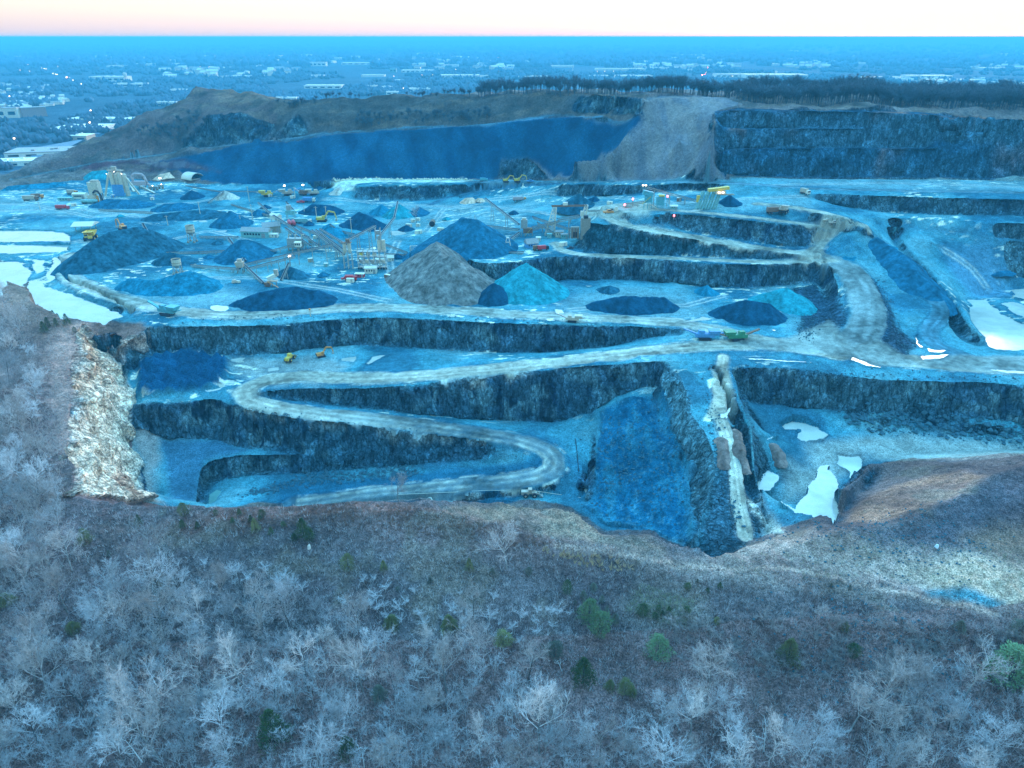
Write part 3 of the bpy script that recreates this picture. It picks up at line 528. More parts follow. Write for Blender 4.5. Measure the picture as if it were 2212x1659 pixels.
# rubble field of truck-dumped heaps
rub = inpoly(poly_plan([(300, 800), (330, 775), (390, 760), (430, 764), (498, 782), (490, 815), (480, 832), (420, 848), (330, 858), (298, 852)]), 1, 2.5)
paint(rub, (.008, .07, .125), 1)
r3 = CLS == 3
TINT *= np.where(r3, 1 + 1.5 * fm(r3, VX / 16, VY / 16, o=4) + 1.0 * fm(r3, VX / 2.5, VY / 2.5, o=3), 1)[..., None].clip(.45, 1.5)
hk = np.array((.9, .62, .6)) + (np.array((1.25, .9, .8)) - np.array((.9, .62, .6))) * sstep(330, 520, VY)[..., None]
TINT = np.where((CLS == 0)[..., None], TINT * hk, TINT).astype(np.float32)
# ---------------------------------------------------------------- water: each sheet is a flat level patch
WATER = []
def water(name, pts, kind, warp=3.4, dz=0.0, z=None):
    w = inpoly(poly_plan(pts), warp)
    s = (w > .5)
    ring = np.clip(inpoly(poly_plan(pts), warp, 3.5) * 1.0, 0, 1) * (~s); paint(ring * .75 * ((CLS == 1) | (CLS == 3)), (.012, .06, .09))
    if s.sum() < 3: print('tiny water', name, s.sum()); return
    zz = float(np.percentile(VZ[s], 40)) if z is None else z
    VZ[s] = zz + dz; k = 10 + len(WATER); CLS[s] = k; SL[s] = 0; WATER.append((name, kind, k)); FLAT[s] = True
FLAT = np.zeros(VX.shape, bool)
def dens(a, b, n=0): return a
water('pond', [(-250, 497), (60, 496), (140, 500), (152, 512), (150, 521), (60, 524), (-250, 524)], 'pond')
water('pond', [(-250, 528), (60, 527), (152, 524), (150, 540), (60, 548), (-250, 549)], 'pond')
water('pond', [(-250, 570), (0, 566), (40, 563), (65, 580), (72, 592), (60, 612), (0, 640), (-250, 600)], 'pond')
water('pond', [(68, 563), (98, 561), (98, 584), (80, 590), (70, 578)], 'pond')
water('pond', [(118, 560), (133, 555), (128, 575), (120, 600), (95, 620), (110, 628), (150, 640), (220, 665), (268, 683), (230, 700), (130, 690), (60, 640), (60, 618), (100, 605)], 'pond')
BRIGHT = len(WATER)
water('pond', [(2095, 648), (2125, 645), (2155, 668), (2190, 690), (2212, 697), (2400, 720), (2400, 760), (2212, 757), (2145, 752), (2135, 735), (2098, 690)], 'pond')
water('pond', [(2180, 630), (2212, 625), (2400, 625), (2400, 655), (2212, 650), (2190, 645)], 'pond')
water('pond', [(2160, 658), (2185, 652), (2300, 678), (2212, 690), (2180, 672)], 'pond')
RPP = 'pool'; BR2 = len(WATER)
water(RPP, [(1676, 908), (1712, 897), (1765, 912), (1792, 940), (1782, 952), (1742, 962), (1722, 948), (1728, 934), (1695, 922)], 'pool')
water(RPP, [(1805, 985), (1860, 982), (1866, 1005), (1855, 1033), (1835, 1020), (1806, 1005)], 'pool')
water(RPP, [(1640, 1012), (1655, 1018), (1678, 1040), (1650, 1062), (1643, 1065), (1634, 1040)], 'pool')
water(RPP, [(1675, 1088), (1720, 1098), (1745, 1080), (1755, 1065), (1780, 1058), (1828, 1060), (1815, 1100), (1795, 1128), (1760, 1120), (1730, 1108)], 'pool')
water('pool', [(452, 1088), (440, 1088), (452, 1072), (468, 1060), (478, 1062), (470, 1075)], 'green', .4)
water('pool', [(1258, 1050), (1262, 1040), (1276, 1052), (1274, 1062), (1266, 1070)], 'pool', .5)
for pts in ([(452, 662), (470, 660), (495, 662), (497, 667), (485, 673), (465, 672), (453, 667)], [(479, 826), (495, 820), (510, 822), (500, 830), (478, 832)], [(440, 845), (470, 838), (490, 835), (480, 842), (455, 847)], [(1552, 894), (1568, 891), (1577, 899), (1572, 908), (1556, 906)],
            [(575, 795), (600, 791), (603, 800), (580, 806)], [(1197, 668), (1215, 669), (1218, 677), (1203, 678)], [(1178, 688), (1196, 686), (1198, 693), (1182, 694)],
            [(1262, 617), (1280, 616), (1270, 620)], [(1977, 727), (1983, 722), (1982, 740), (2000, 752), (1988, 752), (1976, 738)], [(2000, 752), (2030, 758), (2050, 757), (2040, 763), (2012, 762)], [(1990, 770), (2020, 768), (2055, 765), (2040, 774), (1995, 776)],
            [(1660, 712), (1676, 712), (1672, 716)], [(737, 775), (768, 770), (767, 782), (738, 780)], [(795, 787), (810, 768), (837, 766), (820, 776), (800, 790)], [(1545, 690), (1474, 697), (1520, 684)],
            [(428, 475), (446, 474), (448, 480), (430, 481)], [(620, 645), (640, 640), (660, 633), (690, 628), (700, 636), (650, 650)], [(840, 500), (870, 498), (880, 505), (850, 510)], [(1030, 503), (1060, 505), (1050, 512), (1025, 510)], [(800, 535), (812, 532), (808, 540)],
            [(1480, 455), (1500, 451), (1520, 452), (1500, 458)], [(1318, 452), (1350, 447), (1370, 449), (1340, 455)], [(1160, 460), (1200, 462), (1180, 466)], [(640, 700), (600, 702), (620, 698)], [(500, 775), (530, 772), (525, 780), (500, 782)], [(460, 500), (490, 497), (488, 503)],
            [(1612, 772), (1700, 779), (1770, 783), (1700, 783), (1620, 776)], [(1840, 770), (1880, 785), (1910, 795), (1870, 792), (1840, 778)], [(2130, 798), (2212, 802), (2300, 806), (2180, 808)], [(1640, 945), (1680, 948), (1660, 952)]):
    water('puddle', pts, 'puddle', 2.0)
# ---------------------------------------------------------------- relief that the survey lines do not carry
keep = np.where(FLAT, 0, 1.0)
rd = np.where(CLS == 3, .25, 1.0)
near = VY < 1100
dz = fbm(VX / 14, VY / 14, o=5) * np.where(CLS == 0, 3.2, .9) + fm((CLS == 0) & (VY < 330), VX / 5 + 9, VY / 5, o=4) * 1.6 + fm((CLS == 0) & (VY > 500), VX / 35, VY / 35, o=5) * 14 + fbm(VX / 3, VY / 3, o=4) * np.where(CLS == 0, .9, .5)
dz += fm(CLS == 4, VX / 6 + 77, VY / 6, o=4) * 1.6
VZ = np.where(near, VZ + dz * keep * rd, VZ)
# dumped heaps in the rubble field
hx, hy = VX / 6.4, VY / 6.4
ci, cj = np.floor(hx), np.floor(hy); best = np.zeros(VX.shape)
selr = rub > .02
if selr.any():
    x, y = hx[selr], hy[selr]; b = np.zeros(x.shape)
    for di in (-1, 0, 1):
        for dj in (-1, 0, 1):
            a, c = np.floor(x) + di, np.floor(y) + dj
            px = a + .5 + (_h(a, c, a * 0) - .5) * .8; py = c + .5 + (_h(c, a, a * 0 + 3) - .5) * .8
            b = np.maximum(b, 1 - np.hypot(x - px, y - py) / .95)
    best[selr] = b
VZ += best * 6.0 * rub
btm = (CLS == 4) & (VY < 420)
VZ += (np.abs(fm(btm, VX / 11, VY / 11, o=5)) * 9 + fm(btm, VX / 3.5, VY / 3.5, o=4) * 2.0) * btm
# ribs, joints and ledges pushed into the rock faces
amp = cliffy * np.where((CLS == 2) | (CLS == 6), 1.0, .0) * keep
nx_, ny_ = -GX / (SL + 1e-6), -GY / (SL + 1e-6)
big = 1 + sstep(520, 650, VY) * 1.3
amp = np.where(CLS == 6, 1.0, amp) * keep; am = amp > .01
rib = fm(am, VX / 5 / big, VY / 5 / big, VZ / 22 / big, 5) * 4.6 * big + (np.abs(fm(am, VX / 11 + 7, VY / 11, VZ / 30, 3)) - .12) * 5 * big
w6 = CLS == 6
rib = np.clip(rib, -3.2 * big, 3.2 * big) + fm(am, VX / 26, VY / 26, o=3) * 13 + fm(am, VX / 9, VY / 9, VZ / 7, 3) * 4 + fm(w6, VX / 16, VY / 16, VZ / 24, 5) * 16 + (np.abs(fm(w6, VX / 7 + 3, VY / 7, VZ / 9, 4)) - .1) * 7 * w6
VX2 = VX + nx_ * rib * amp; VY2 = VY + ny_ * rib * amp
# the plain: flat woods, a low far ridge
farw = sstep(1100, 1500, VY)
ridge = sstep(11000, 24000, VY) * (95 + 90 * fbm(VX / 9000, VY / 30000, o=3) + np.where(VX > 0, 70 * sstep(0, 16000, VX), 100 * sstep(0, -16000, VX)))
ridge += sstep(20000, 30000, VY) * fbm(VX / 2500, VY / 9000 + 3, o=4) * 60
cap = np.where(VX < 0, 125 + 62 * sstep(0, -9000, VX), 125 + 72 * sstep(0, 9000, VX))
ridge = np.clip(ridge, 0, cap + 5 * fbm(VX / 3000, VY / 9000, o=3))
VZ = np.where(VY > 1100, np.minimum(VZ + farw * fbm(VX / 420, VY / 420, o=3) * 14 + ridge, 4), VZ)
ff = VY > 1100
tf = fbm(VX / 500, VY / 700, o=5)
paint(np.where(ff, sstep(.0, .2, tf) * .5, 0).astype(np.float32), (.085, .1, .1))
co = np.stack([VX2, VY2, VZ], -1).reshape(-1, 3).astype(np.float32)
# quads and their class (water wins, else the commonest corner)
ii, jj = np.meshgrid(np.arange(NR - 1), np.arange(NC - 1), indexing='ij')
q00 = ii * NC + jj
quads = np.stack([q00, q00 + 1, q00 + 1 + NC, q00 + NC], -1).reshape(-1, 4)
cq = np.stack([CLS[:-1, :-1], CLS[:-1, 1:], CLS[1:, 1:], CLS[1:, :-1]], -1).reshape(-1, 4)
fc = np.where((cq == cq[:, :1]).all(1), cq[:, 0], np.where((cq >= 10).all(1), cq.max(1), np.sort(np.where(cq >= 10, 0, cq), 1)[:, 2]))
tint4 = np.concatenate([TINT.reshape(-1, 3), np.ones((NR * NC, 1), np.float32)], 1).astype(np.float32)
# smooth shading normals shared across the pieces
def grid_obj(name, k, mat, kind='structure'):
    f = quads[fc == k]
    if not len(f): return None
    used = np.unique(f); rem = np.zeros(NR * NC, np.int64); rem[used] = np.arange(len(used)); f = rem[f]
    me = bpy.data.meshes.new(name); me.vertices.add(len(used)); me.vertices.foreach_set('co', co[used].ravel())
    me.loops.add(f.size); me.loops.foreach_set('vertex_index', f.ravel().astype(np.int32))
    me.polygons.add(len(f)); me.polygons.foreach_set('loop_start', np.arange(0, f.size, 4, dtype=np.int32)); me.polygons.foreach_set('loop_total', np.full(len(f), 4, np.int32))
    me.polygons.foreach_set('use_smooth', np.ones(len(f), bool))
    at_ = me.attributes.new('tint', 'FLOAT_COLOR', 'POINT'); at_.data.foreach_set('color', tint4[used].ravel())
    me.update(calc_edges=True); me.materials.append(mat)
    o = bpy.data.objects.new(name, me); COL.objects.link(o)
    if kind: o['kind'] = kind
    return o
M_hill = ground_mat('hill_soil', .6, .05, .45, 2.2, 1.0, 1.2)
M_floor = ground_mat('quarry_floor', .42, .05, .3, 1.6, .8, .6)
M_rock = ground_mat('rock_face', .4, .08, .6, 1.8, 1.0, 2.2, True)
M_wall = ground_mat('bare_wall', .3, .06, .35, 1.4, 1.0, 1.8, 'iso')
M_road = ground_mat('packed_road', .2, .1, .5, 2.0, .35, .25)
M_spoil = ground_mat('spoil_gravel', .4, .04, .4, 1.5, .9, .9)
M_plain = ground_mat('plain_woods', .4, .004, .02, .12, 1.0, 6)
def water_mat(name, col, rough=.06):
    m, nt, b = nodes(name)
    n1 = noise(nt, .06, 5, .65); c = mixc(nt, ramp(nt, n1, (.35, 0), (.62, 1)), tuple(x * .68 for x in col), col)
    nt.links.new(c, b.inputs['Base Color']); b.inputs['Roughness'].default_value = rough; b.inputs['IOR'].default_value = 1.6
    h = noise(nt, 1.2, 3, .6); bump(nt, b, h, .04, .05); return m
M_pond = water_mat('sky_pale_water', (.36, .42, .33), .1); M_green = water_mat('green_water', (.2, .38, .3), .08)  # silty pond base lightened to carry the sky reflection in its colour
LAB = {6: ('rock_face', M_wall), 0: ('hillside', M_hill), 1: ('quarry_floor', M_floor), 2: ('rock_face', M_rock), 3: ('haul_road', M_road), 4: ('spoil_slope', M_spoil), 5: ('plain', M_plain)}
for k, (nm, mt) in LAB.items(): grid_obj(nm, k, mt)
M_bright = water_mat('sky_bright_water', (.72, .66, .5), .1)  # near-white base: sky reflection painted into right ponds, pools and puddles
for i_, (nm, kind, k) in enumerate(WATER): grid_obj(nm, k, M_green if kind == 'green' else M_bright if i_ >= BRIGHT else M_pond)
# final heights for setting things on the ground
from mathutils.bvhtree import BVHTree
def gz(x, y):
    i = int(np.clip(np.searchsorted(rows, y), 1, NR - 1)); t = (y - rows[i - 1]) / (rows[i] - rows[i - 1])
    a = math.atan2(x, y); j = int(np.clip(np.searchsorted(cols, a), 1, NC - 1)); s = (a - cols[j - 1]) / (cols[j] - cols[j - 1])
    return float((VZ[i - 1, j - 1] * (1 - s) + VZ[i - 1, j] * s) * (1 - t) + (VZ[i, j - 1] * (1 - s) + VZ[i, j] * s) * t)
def spot(u, v):
    p = hit(u, v); return Vector((p[0], p[1], gz(p[0], p[1])))
# ---------------------------------------------------------------- camera, air and light
cam = bpy.data.cameras.new('camera'); co_ = bpy.data.objects.new('camera', cam); COL.objects.link(co_)
co_.location = (0, 0, 0); co_.rotation_euler = (math.pi / 2 - TH, 0, 0)
cam.sensor_width = 36; cam.lens = 36 * F / 2212; cam.clip_start = 1; cam.clip_end = 90000; SC.camera = co_
SUN_EL, SUN_AZ = math.radians(9), math.radians(28)     # glow right of the middle of the picture
W = bpy.data.worlds.new('World'); SC.world = W; W.use_nodes = True
nt = W.node_tree; bg = nt.nodes['Background']
sky = N(nt, 'ShaderNodeTexSky', sky_type='NISHITA'); sky.sun_disc = False; sky.sun_elevation = math.radians(1.0); sky.sun_rotation = SUN_AZ
tc = nt.nodes.new('ShaderNodeTexCoord'); sx = nt.nodes.new('ShaderNodeSeparateXYZ'); nt.links.new(tc.outputs['Generated'], sx.inputs[0])
r = nt.nodes.new('ShaderNodeValToRGB'); e = r.color_ramp.elements
stops = [(0.0, (.096, .083, .092)), (.012, (.106, .094, .099)), (.03, (.115, .11, .104)), (.055, (.122, .121, .116)), (.12, (.16, .19, .205)), (.3, (.15, .31, .42)), (.55, (.09, .3, .53)), (1.0, (.06, .255, .54))]
while len(e) < len(stops): e.new(.5)
for el, (p, c) in zip(e, stops): el.position = p; el.color = (*c, 1)
nt.links.new(sx.outputs['Z'], r.inputs[0])
ad = nt.nodes.new('ShaderNodeMix'); ad.data_type = 'RGBA'; ad.blend_type = 'ADD'; ad.inputs[0].default_value = 1
sc_ = nt.nodes.new('ShaderNodeMix'); sc_.data_type = 'RGBA'; sc_.blend_type = 'MULTIPLY'; sc_.inputs[0].default_value = 1
nt.links.new(sky.outputs[0], sc_.inputs[6]); sc_.inputs[7].default_value = (.012, .012, .012, 1)
nt.links.new(sc_.outputs[2], ad.inputs[6]); nt.links.new(r.outputs[0], ad.inputs[7])
dp = nt.nodes.new('ShaderNodeVectorMath'); dp.operation = 'DOT_PRODUCT'; nt.links.new(tc.outputs['Generated'], dp.inputs[0]); dp.inputs[1].default_value = (.6 * math.sin(SUN_AZ * .6), .6 * math.cos(SUN_AZ * .6), 0)
pl = nt.nodes.new('ShaderNodeMath'); pl.operation = 'ADD'; nt.links.new(dp.outputs['Value'], pl.inputs[0]); pl.inputs[1].default_value = 1.0
gl = nt.nodes.new('ShaderNodeMix'); gl.data_type = 'RGBA'; gl.blend_type = 'MULTIPLY'; gl.inputs[0].default_value = 1; nt.links.new(ad.outputs[2], gl.inputs[6]); nt.links.new(pl.outputs[0], gl.inputs[7])
nt.links.new(gl.outputs[2], bg.inputs['Color']); bg.inputs['Strength'].default_value = 4.5
sl = bpy.data.lights.new('sun', 'SUN'); so = bpy.data.objects.new('sun', sl); COL.objects.link(so)
sl.energy = 2.0; sl.angle = math.radians(25); sl.color = (1, .66, .42)
so.rotation_euler = Vector((math.sin(SUN_AZ) * math.cos(SUN_EL), math.cos(SUN_AZ) * math.cos(SUN_EL), math.sin(SUN_EL))).to_track_quat('Z', 'Y').to_euler()
vs = SC.view_settings; vs.view_transform = 'Standard'; vs.look = 'None'; vs.gamma = 1; vs.exposure = .42
SC.cycles.use_denoising = True; SC.cycles.max_bounces = 5; SC.cycles.diffuse_bounces = 2; SC.cycles.volume_bounces = 0; SC.cycles.use_adaptive_sampling = True; SC.cycles.adaptive_threshold = .02
hz = bpy.data.meshes.new('haze'); b_ = bmesh.new(); bmesh.ops.create_cube(b_, size=1); b_.to_mesh(hz); b_.free()
ho = bpy.data.objects.new('haze', hz); COL.objects.link(ho); ho['kind'] = 'stuff'
HT = 9.0
ho.scale = (160000, 130000, 240 + HT); ho.location = (0, 30000, (HT - 240) / 2)
m = bpy.data.materials.new('haze_air'); m.use_nodes = True; nt = m.node_tree; nt.nodes.clear()
v = nt.nodes.new('ShaderNodeVolumePrincipled'); v.inputs['Color'].default_value = (.13, .68, .92, 1); v.inputs['Density'].default_value = HAZE if 'HAZE' in globals() else 1.4e-4
v.inputs['Anisotropy'].default_value = 0.0
o_ = nt.nodes.new('ShaderNodeOutputMaterial'); nt.links.new(v.outputs[0], o_.inputs['Volume']); hz.materials.append(m)
# ---------------------------------------------------------------- building kit
class MB:
    def __init__(s): s.v = []; s.f = []; s.sm = False
    def add(s, vs, fs):
        n = len(s.v); s.v += [tuple(p) for p in vs]; s.f += [tuple(n + i for i in f) for f in fs]; return s
    def box(s, c, size, rz=0, rx=0, ry=0, taper=1.0):
        x, y, z = (k / 2 for k in size); M = Matrix.Rotation(rz, 3, 'Z') @ Matrix.Rotation(rx, 3, 'X') @ Matrix.Rotation(ry, 3, 'Y'); c = Vector(c)
        P_ = [(-x, -y, -z), (x, -y, -z), (x, y, -z), (-x, y, -z), (-x * taper, -y * taper, z), (x * taper, -y * taper, z), (x * taper, y * taper, z), (-x * taper, y * taper, z)]
        return s.add([c + M @ Vector(p) for p in P_], [(3, 2, 1, 0), (4, 5, 6, 7), (0, 1, 5, 4), (1, 2, 6, 5), (2, 3, 7, 6), (3, 0, 4, 7)])
    def cyl(s, a, b, r1, r2=None, n=10, cap=True):
        a, b = Vector(a), Vector(b); r2 = r1 if r2 is None else r2; d = (b - a)
        if d.length < 1e-6: return s
        d.normalize(); u = d.orthogonal().normalized(); w = d.cross(u)
        A = [a + (u * math.cos(2 * math.pi * k / n) + w * math.sin(2 * math.pi * k / n)) * r1 for k in range(n)]
        if r2 < 1e-4:
            s.add(A + [b], [(k, (k + 1) % n, n) for k in range(n)] + ([tuple(range(n))[::-1]] if cap else [])); return s
        B = [b + (u * math.cos(2 * math.pi * k / n) + w * math.sin(2 * math.pi * k / n)) * r2 for k in range(n)]
        return s.add(A + B, [(k, (k + 1) % n, n + (k + 1) % n, n + k) for k in range(n)] + ([tuple(range(n))[::-1], tuple(range(n, 2 * n))] if cap else []))
    def beam(s, a, b, w, h=None):
        a, b = Vector(a), Vector(b); h = w if h is None else h; d = b - a; L_ = d.length
        if L_ < 1e-6: return s
        d.normalize(); side = d.cross(Vector((0, 0, 1)))
        if side.length < 1e-3: side = Vector((1, 0, 0))
        side.normalize(); up = side.cross(d); S_, U_ = side * w / 2, up * h / 2
        P_ = [a - S_ - U_, a + S_ - U_, a + S_ + U_, a - S_ + U_, b - S_ - U_, b + S_ - U_, b + S_ + U_, b - S_ + U_]
        return s.add(P_, [(3, 2, 1, 0), (4, 5, 6, 7), (0, 1, 5, 4), (1, 2, 6, 5), (2, 3, 7, 6), (3, 0, 4, 7)])
    def prism(s, a, b, w):          # thin tapering twig
        a, b = Vector(a), Vector(b); d = b - a; u = d.orthogonal().normalized() * w; v = d.cross(u).normalized() * w
        return s.add([a + u, a - u * .5 + v * .87, a - u * .5 - v * .87, b], [(0, 1, 3), (1, 2, 3), (2, 0, 3)])
    def gable(s, c, size, roof, rz=0, over=.4):
        x, y, z = size; M = Matrix.Rotation(rz, 3, 'Z'); c = Vector(c); x = x / 2 + over; y = y / 2 + over
        P_ = [(-x, -y, 0), (x, -y, 0), (x, y, 0), (-x, y, 0), (-x, 0, roof), (x, 0, roof), (-x, -y, -.25), (x, -y, -.25), (x, y, -.25), (-x, y, -.25)]
        return s.add([c + M @ (Vector(p) + Vector((0, 0, z))) for p in P_], [(0, 1, 5, 4), (2, 3, 4, 5), (0, 4, 3), (1, 2, 5), (6, 9, 8, 7), (0, 6, 7, 1), (1, 7, 8, 2), (2, 8, 9, 3), (3, 9, 6, 0)])
    def mesh(s, name, mat):
        me = bpy.data.meshes.new(name); me.from_pydata(s.v, [], s.f); me.update()
        if mat: me.materials.append(mat)
        if s.sm: me.polygons.foreach_set('use_smooth', [True] * len(me.polygons))
        return me
    def build(s, name, mat, parent=None):
        o = bpy.data.objects.new(name, s.mesh(name, mat)); COL.objects.link(o)
        if parent: o.parent = parent
        return o
def tag(o, label, cat, group=None, kind=None):
    o['label'] = label; o['category'] = cat
    if group: o['group'] = group
    if kind: o['kind'] = kind
    return o
def thing(name, label, cat, loc=(0, 0, 0), rz=0, group=None):
    o = bpy.data.objects.new(name, None); COL.objects.link(o); o.location = loc; o.rotation_euler = (0, 0, rz); o.empty_display_size = .5
    return tag(o, label, cat, group)
def copy_tree(o, parent=None):
    c = o.copy(); COL.objects.link(c); c.parent = parent
    for ch in list(o.children): copy_tree(ch, c)
    return c
def px(p): return (p[1] * CP - p[2] * SP) / F            # metres per survey pixel at a point
def up(u, vg, vt):                                       # the point above ground pixel (u, vg) seen at row vt
    p = spot(u, vg); lo, hi = -5.0, 90.0
    for _ in range(30):
        m = (lo + hi) / 2
        if proj((p[0], p[1], p[2] + m))[1] > vt: lo = m
        else: hi = m
    return Vector((p[0], p[1], p[2] + lo))
def tree_mat(name, col, var=.35):
    m, nt, b = nodes(name); oi = nt.nodes.new('ShaderNodeObjectInfo'); n = noise(nt, .8, 3, .6)
    c = mixc(nt, 1, (*col, 1), ramp(nt, oi.outputs['Random'], (0, 1 - var), (.5, 1 - var * .3), (1, 1 + var)), 'MULTIPLY')
    c = mixc(nt, 1, c, ramp(nt, n, (.3, .6), (.7, 1.3)), 'MULTIPLY')
    nt.links.new(c, b.inputs['Base Color']); b.inputs['Roughness'].default_value = .9; b.inputs['Specular IOR Level'].default_value = .03; return m
M_bark = tree_mat('grey_bark', (.3, .27, .24)); M_twig = tree_mat('winter_twigs', (.6, .47, .4), .45); M_twig2 = tree_mat('blue_grey_twigs', (.57, .5, .46), .45)
M_dead = tree_mat('bleached_wood', (.75, .72, .66), .1); M_cedar = tree_mat('cedar_green', (.1, .125, .045)); M_olive = tree_mat('olive_needles', (.22, .19, .07)); M_pine = tree_mat('pine_green', (.2, .27, .12)); M_scrub = tree_mat('dull_scrub', (.17, .16, .11))
M_trunk = tree_mat('dark_bark', (.12, .1, .09))
def bare_tree(seed, H, W_, dens=1.0, dead=False):
    r_ = random.Random(seed); tr, cr = MB(), MB()
    def rv(k): return Vector((r_.uniform(-k, k), r_.uniform(-k, k), r_.uniform(-k, k)))
    def grow(p, d, ln, rad, lev):
        n = 3 if lev < 3 else 1
        pts = [p]
        for k in range(n):
            d = (d + rv(.22 if lev else .1) + Vector((0, 0, .1 if lev else .03))).normalized(); q = p + d * ln / n; r1 = rad * (1 - .75 * k / n); r2 = rad * (1 - .75 * (k + 1) / n)
            if lev == 0: tr.cyl(p, q, r1, r2, 6, False)
            elif lev == 1: (tr if dead else cr).cyl(p, q, r1, r2, 4, False)
            elif lev == 2: cr.cyl(p, q, r1, r2, 3, False)
            else: cr.prism(p, q, rad)
            p = q; pts.append(p)
        if lev >= (2 if dead else 4): return
        cnt = [r_.randint(9, 11), r_.randint(6, 7), r_.randint(5, 6), int(7 * dens)][lev]
        if dead: cnt = [6, 4][lev]
        for k in range(cnt):
            t = (.38 + .62 * (k + r_.random()) / cnt) if lev == 0 else (.25 + .75 * (k + r_.random()) / cnt)
            s_ = t * n; i = min(int(s_), n - 1); b = pts[i].lerp(pts[i + 1], s_ - i) if n > 1 else pts[0].lerp(pts[-1], t)
            ax = (pts[-1] - pts[0]).normalized(); sd = ax.cross(rv(1)).normalized(); a = [.95, .8, .8, .7][lev] * r_.uniform(.7, 1.2)
            nd = (ax * math.cos(a) + sd * math.sin(a)).normalized()
            l2 = [W_ * .5 * (1.15 - .5 * t), ln * .5, ln * .55, ln * .6][lev] * r_.uniform(.7, 1.2)
            grow(b, nd, l2, [rad * .42, rad * .42, .031, .024][lev], lev + 1)
    grow(Vector((0, 0, -.4)), Vector((r_.uniform(-.06, .06), r_.uniform(-.06, .06), 1)).normalized(), H * .85, H * .013 + .05, 0)
    return tr, cr
TREE_SRC = []
for k in range(9):
    H_ = [17, 19, 15, 18, 14, 20, 16, 13, 17.5][k]; W_ = [14, 16, 13, 15, 12, 16, 13, 11, 12][k]
    tr, cr = bare_tree(100 + k, H_, W_)
    TREE_SRC.append((tr.mesh('trunk', M_bark if k % 3 else M_trunk), cr.mesh('crown', M_twig if k % 2 else M_twig2), H_, W_))
DEAD_SRC = []
for k in range(3):
    tr, cr = bare_tree(300 + k, 13, 8, dead=True); DEAD_SRC.append((tr.mesh('trunk', M_dead), cr.mesh('crown', M_dead)))
def put_tree(src, x, y, s, name, label, cat, group, rz=None, lean=(0, 0), z=None):
    t = thing(name, label, cat, (x, y, gz(x, y) - .1 if z is None else z), random.uniform(0, 6.28) if rz is None else rz, group)
    t.rotation_euler = (lean[0], lean[1], t.rotation_euler.z); t.scale = (s, s, s * random.uniform(.92, 1.1))
    for me in src[:2]:
        o = bpy.data.objects.new(me.name, me); COL.objects.link(o); o.parent = t
    return t
EV = [(300, 1130, 16, 22, 'cedar', 'lone dark cedar shrub at the left end of the rim slope'), (398, 1112, 22, 26, 'olive', 'olive cedar shrub touching the pit edge, left of the rim'), (553, 1150, 20, 28, 'olive', 'yellow-green cedar at the centre of the rim shrub patch'), (657, 1165, 30, 40, 'cedar', 'largest dark cedar of the rim slope, above the pale boulder'), (670, 1172, 20, 26, 'cedar', 'dark cedar leaning against the largest cedar by the pale boulder'), (637, 1170, 15, 16, 'cedar', 'low cedar left of the largest rim cedar'),
      (187, 1178, 30, 30, 'olive', 'dull olive cedar among the ridge trees'), (17, 1308, 30, 24, 'olive', 'olive pine at the left frame edge over the wood'), (160, 1364, 30, 22, 'olive', 'olive evergreen half hidden behind grey trees'), (593, 1606, 62, 78, 'cedar', 'big dark green pine inside the near wood'),
      (752, 1230, 26, 36, 'olive', 'yellowish cedar alone on the blue-grey slope'), (829, 1231, 17, 20, 'olive', 'small yellow-green cedar on open blue-grey slope'), (1014, 1234, 19, 26, 'olive', 'small cedar below the brown grass, left of the wide bare bush'), (1225, 1286, 18, 34, 'cedar', 'slim upright green cedar above the big pale pine'), (1282, 1272, 17, 16, 'dull', 'dull green juniper right of the slim cedar'), (1260, 1290, 16, 16, 'dull', 'low dull juniper below the slim cedar'),
      (1272, 1345, 40, 50, 'pine', 'upper left half of the big pale green pine pair'), (1294, 1372, 44, 50, 'pine', 'lower right half of the big pale green pine pair'), (1329, 1346, 20, 20, 'dull', 'dull juniper beside the big pale green pines'), (1387, 1332, 22, 28, 'cedar', 'dark green cedar on the grassy slope right of the pine pair'), (1419, 1428, 44, 52, 'pine', 'round bright green pine on the dark slope'), (1259, 1478, 50, 58, 'cedar', 'very dark dense cedar clump under the bare trees'),
      (1350, 1502, 30, 32, 'olive', 'middle shrub of the olive row below the dark cedar'), (1317, 1494, 24, 24, 'olive', 'left shrub of the olive row below the dark cedar'), (1365, 1506, 20, 22, 'olive', 'right shrub of the olive row below the dark cedar'), (1197, 1420, 36, 32, 'dull', 'grey-green juniper left of the dark cedar clump'), (970, 1360, 40, 34, 'olive', 'broad olive juniper behind the crooked pale dead tree'), (847, 1350, 36, 28, 'olive', 'faint olive juniper among grey trees'), (1087, 1395, 34, 30, 'olive', 'olive juniper at the upper edge of the wood'), (820, 1508, 34, 32, 'dull', 'dull green pine inside the middle of the wood'), (750, 1625, 40, 46, 'cedar', 'dark green pine beside the thin white birch'),
      (1485, 1274, 13, 15, 'cedar', 'dark cedar at the left end of the row along the track'), (1528, 1280, 10, 12, 'cedar', 'low cedar in the middle of the row along the track'), (1555, 1268, 11, 14, 'cedar', 'upright cedar at the right end of the row along the track'), (1481, 1332, 16, 22, 'cedar', 'bright green cedar below the cedar row by the track'), (1701, 1428, 50, 52, 'olive', 'round olive pine alone on the scree'), (1823, 1362, 20, 20, 'olive', 'small brownish olive shrub on the scree above the green cedar'), (1840, 1423, 24, 32, 'cedar', 'small vivid green cedar on the scree'), (2071, 1364, 26, 22, 'dull', 'dull juniper below the blue gravel heap'), (2178, 1478, 92, 84, 'pine', 'large pale green pine at the right frame edge'), (2201, 1376, 40, 36, 'dull', 'dull green shrub above the large pale pine'), (1548, 1347, 16, 14, 'olive', 'brownish shrub on the slope left of the scree')]
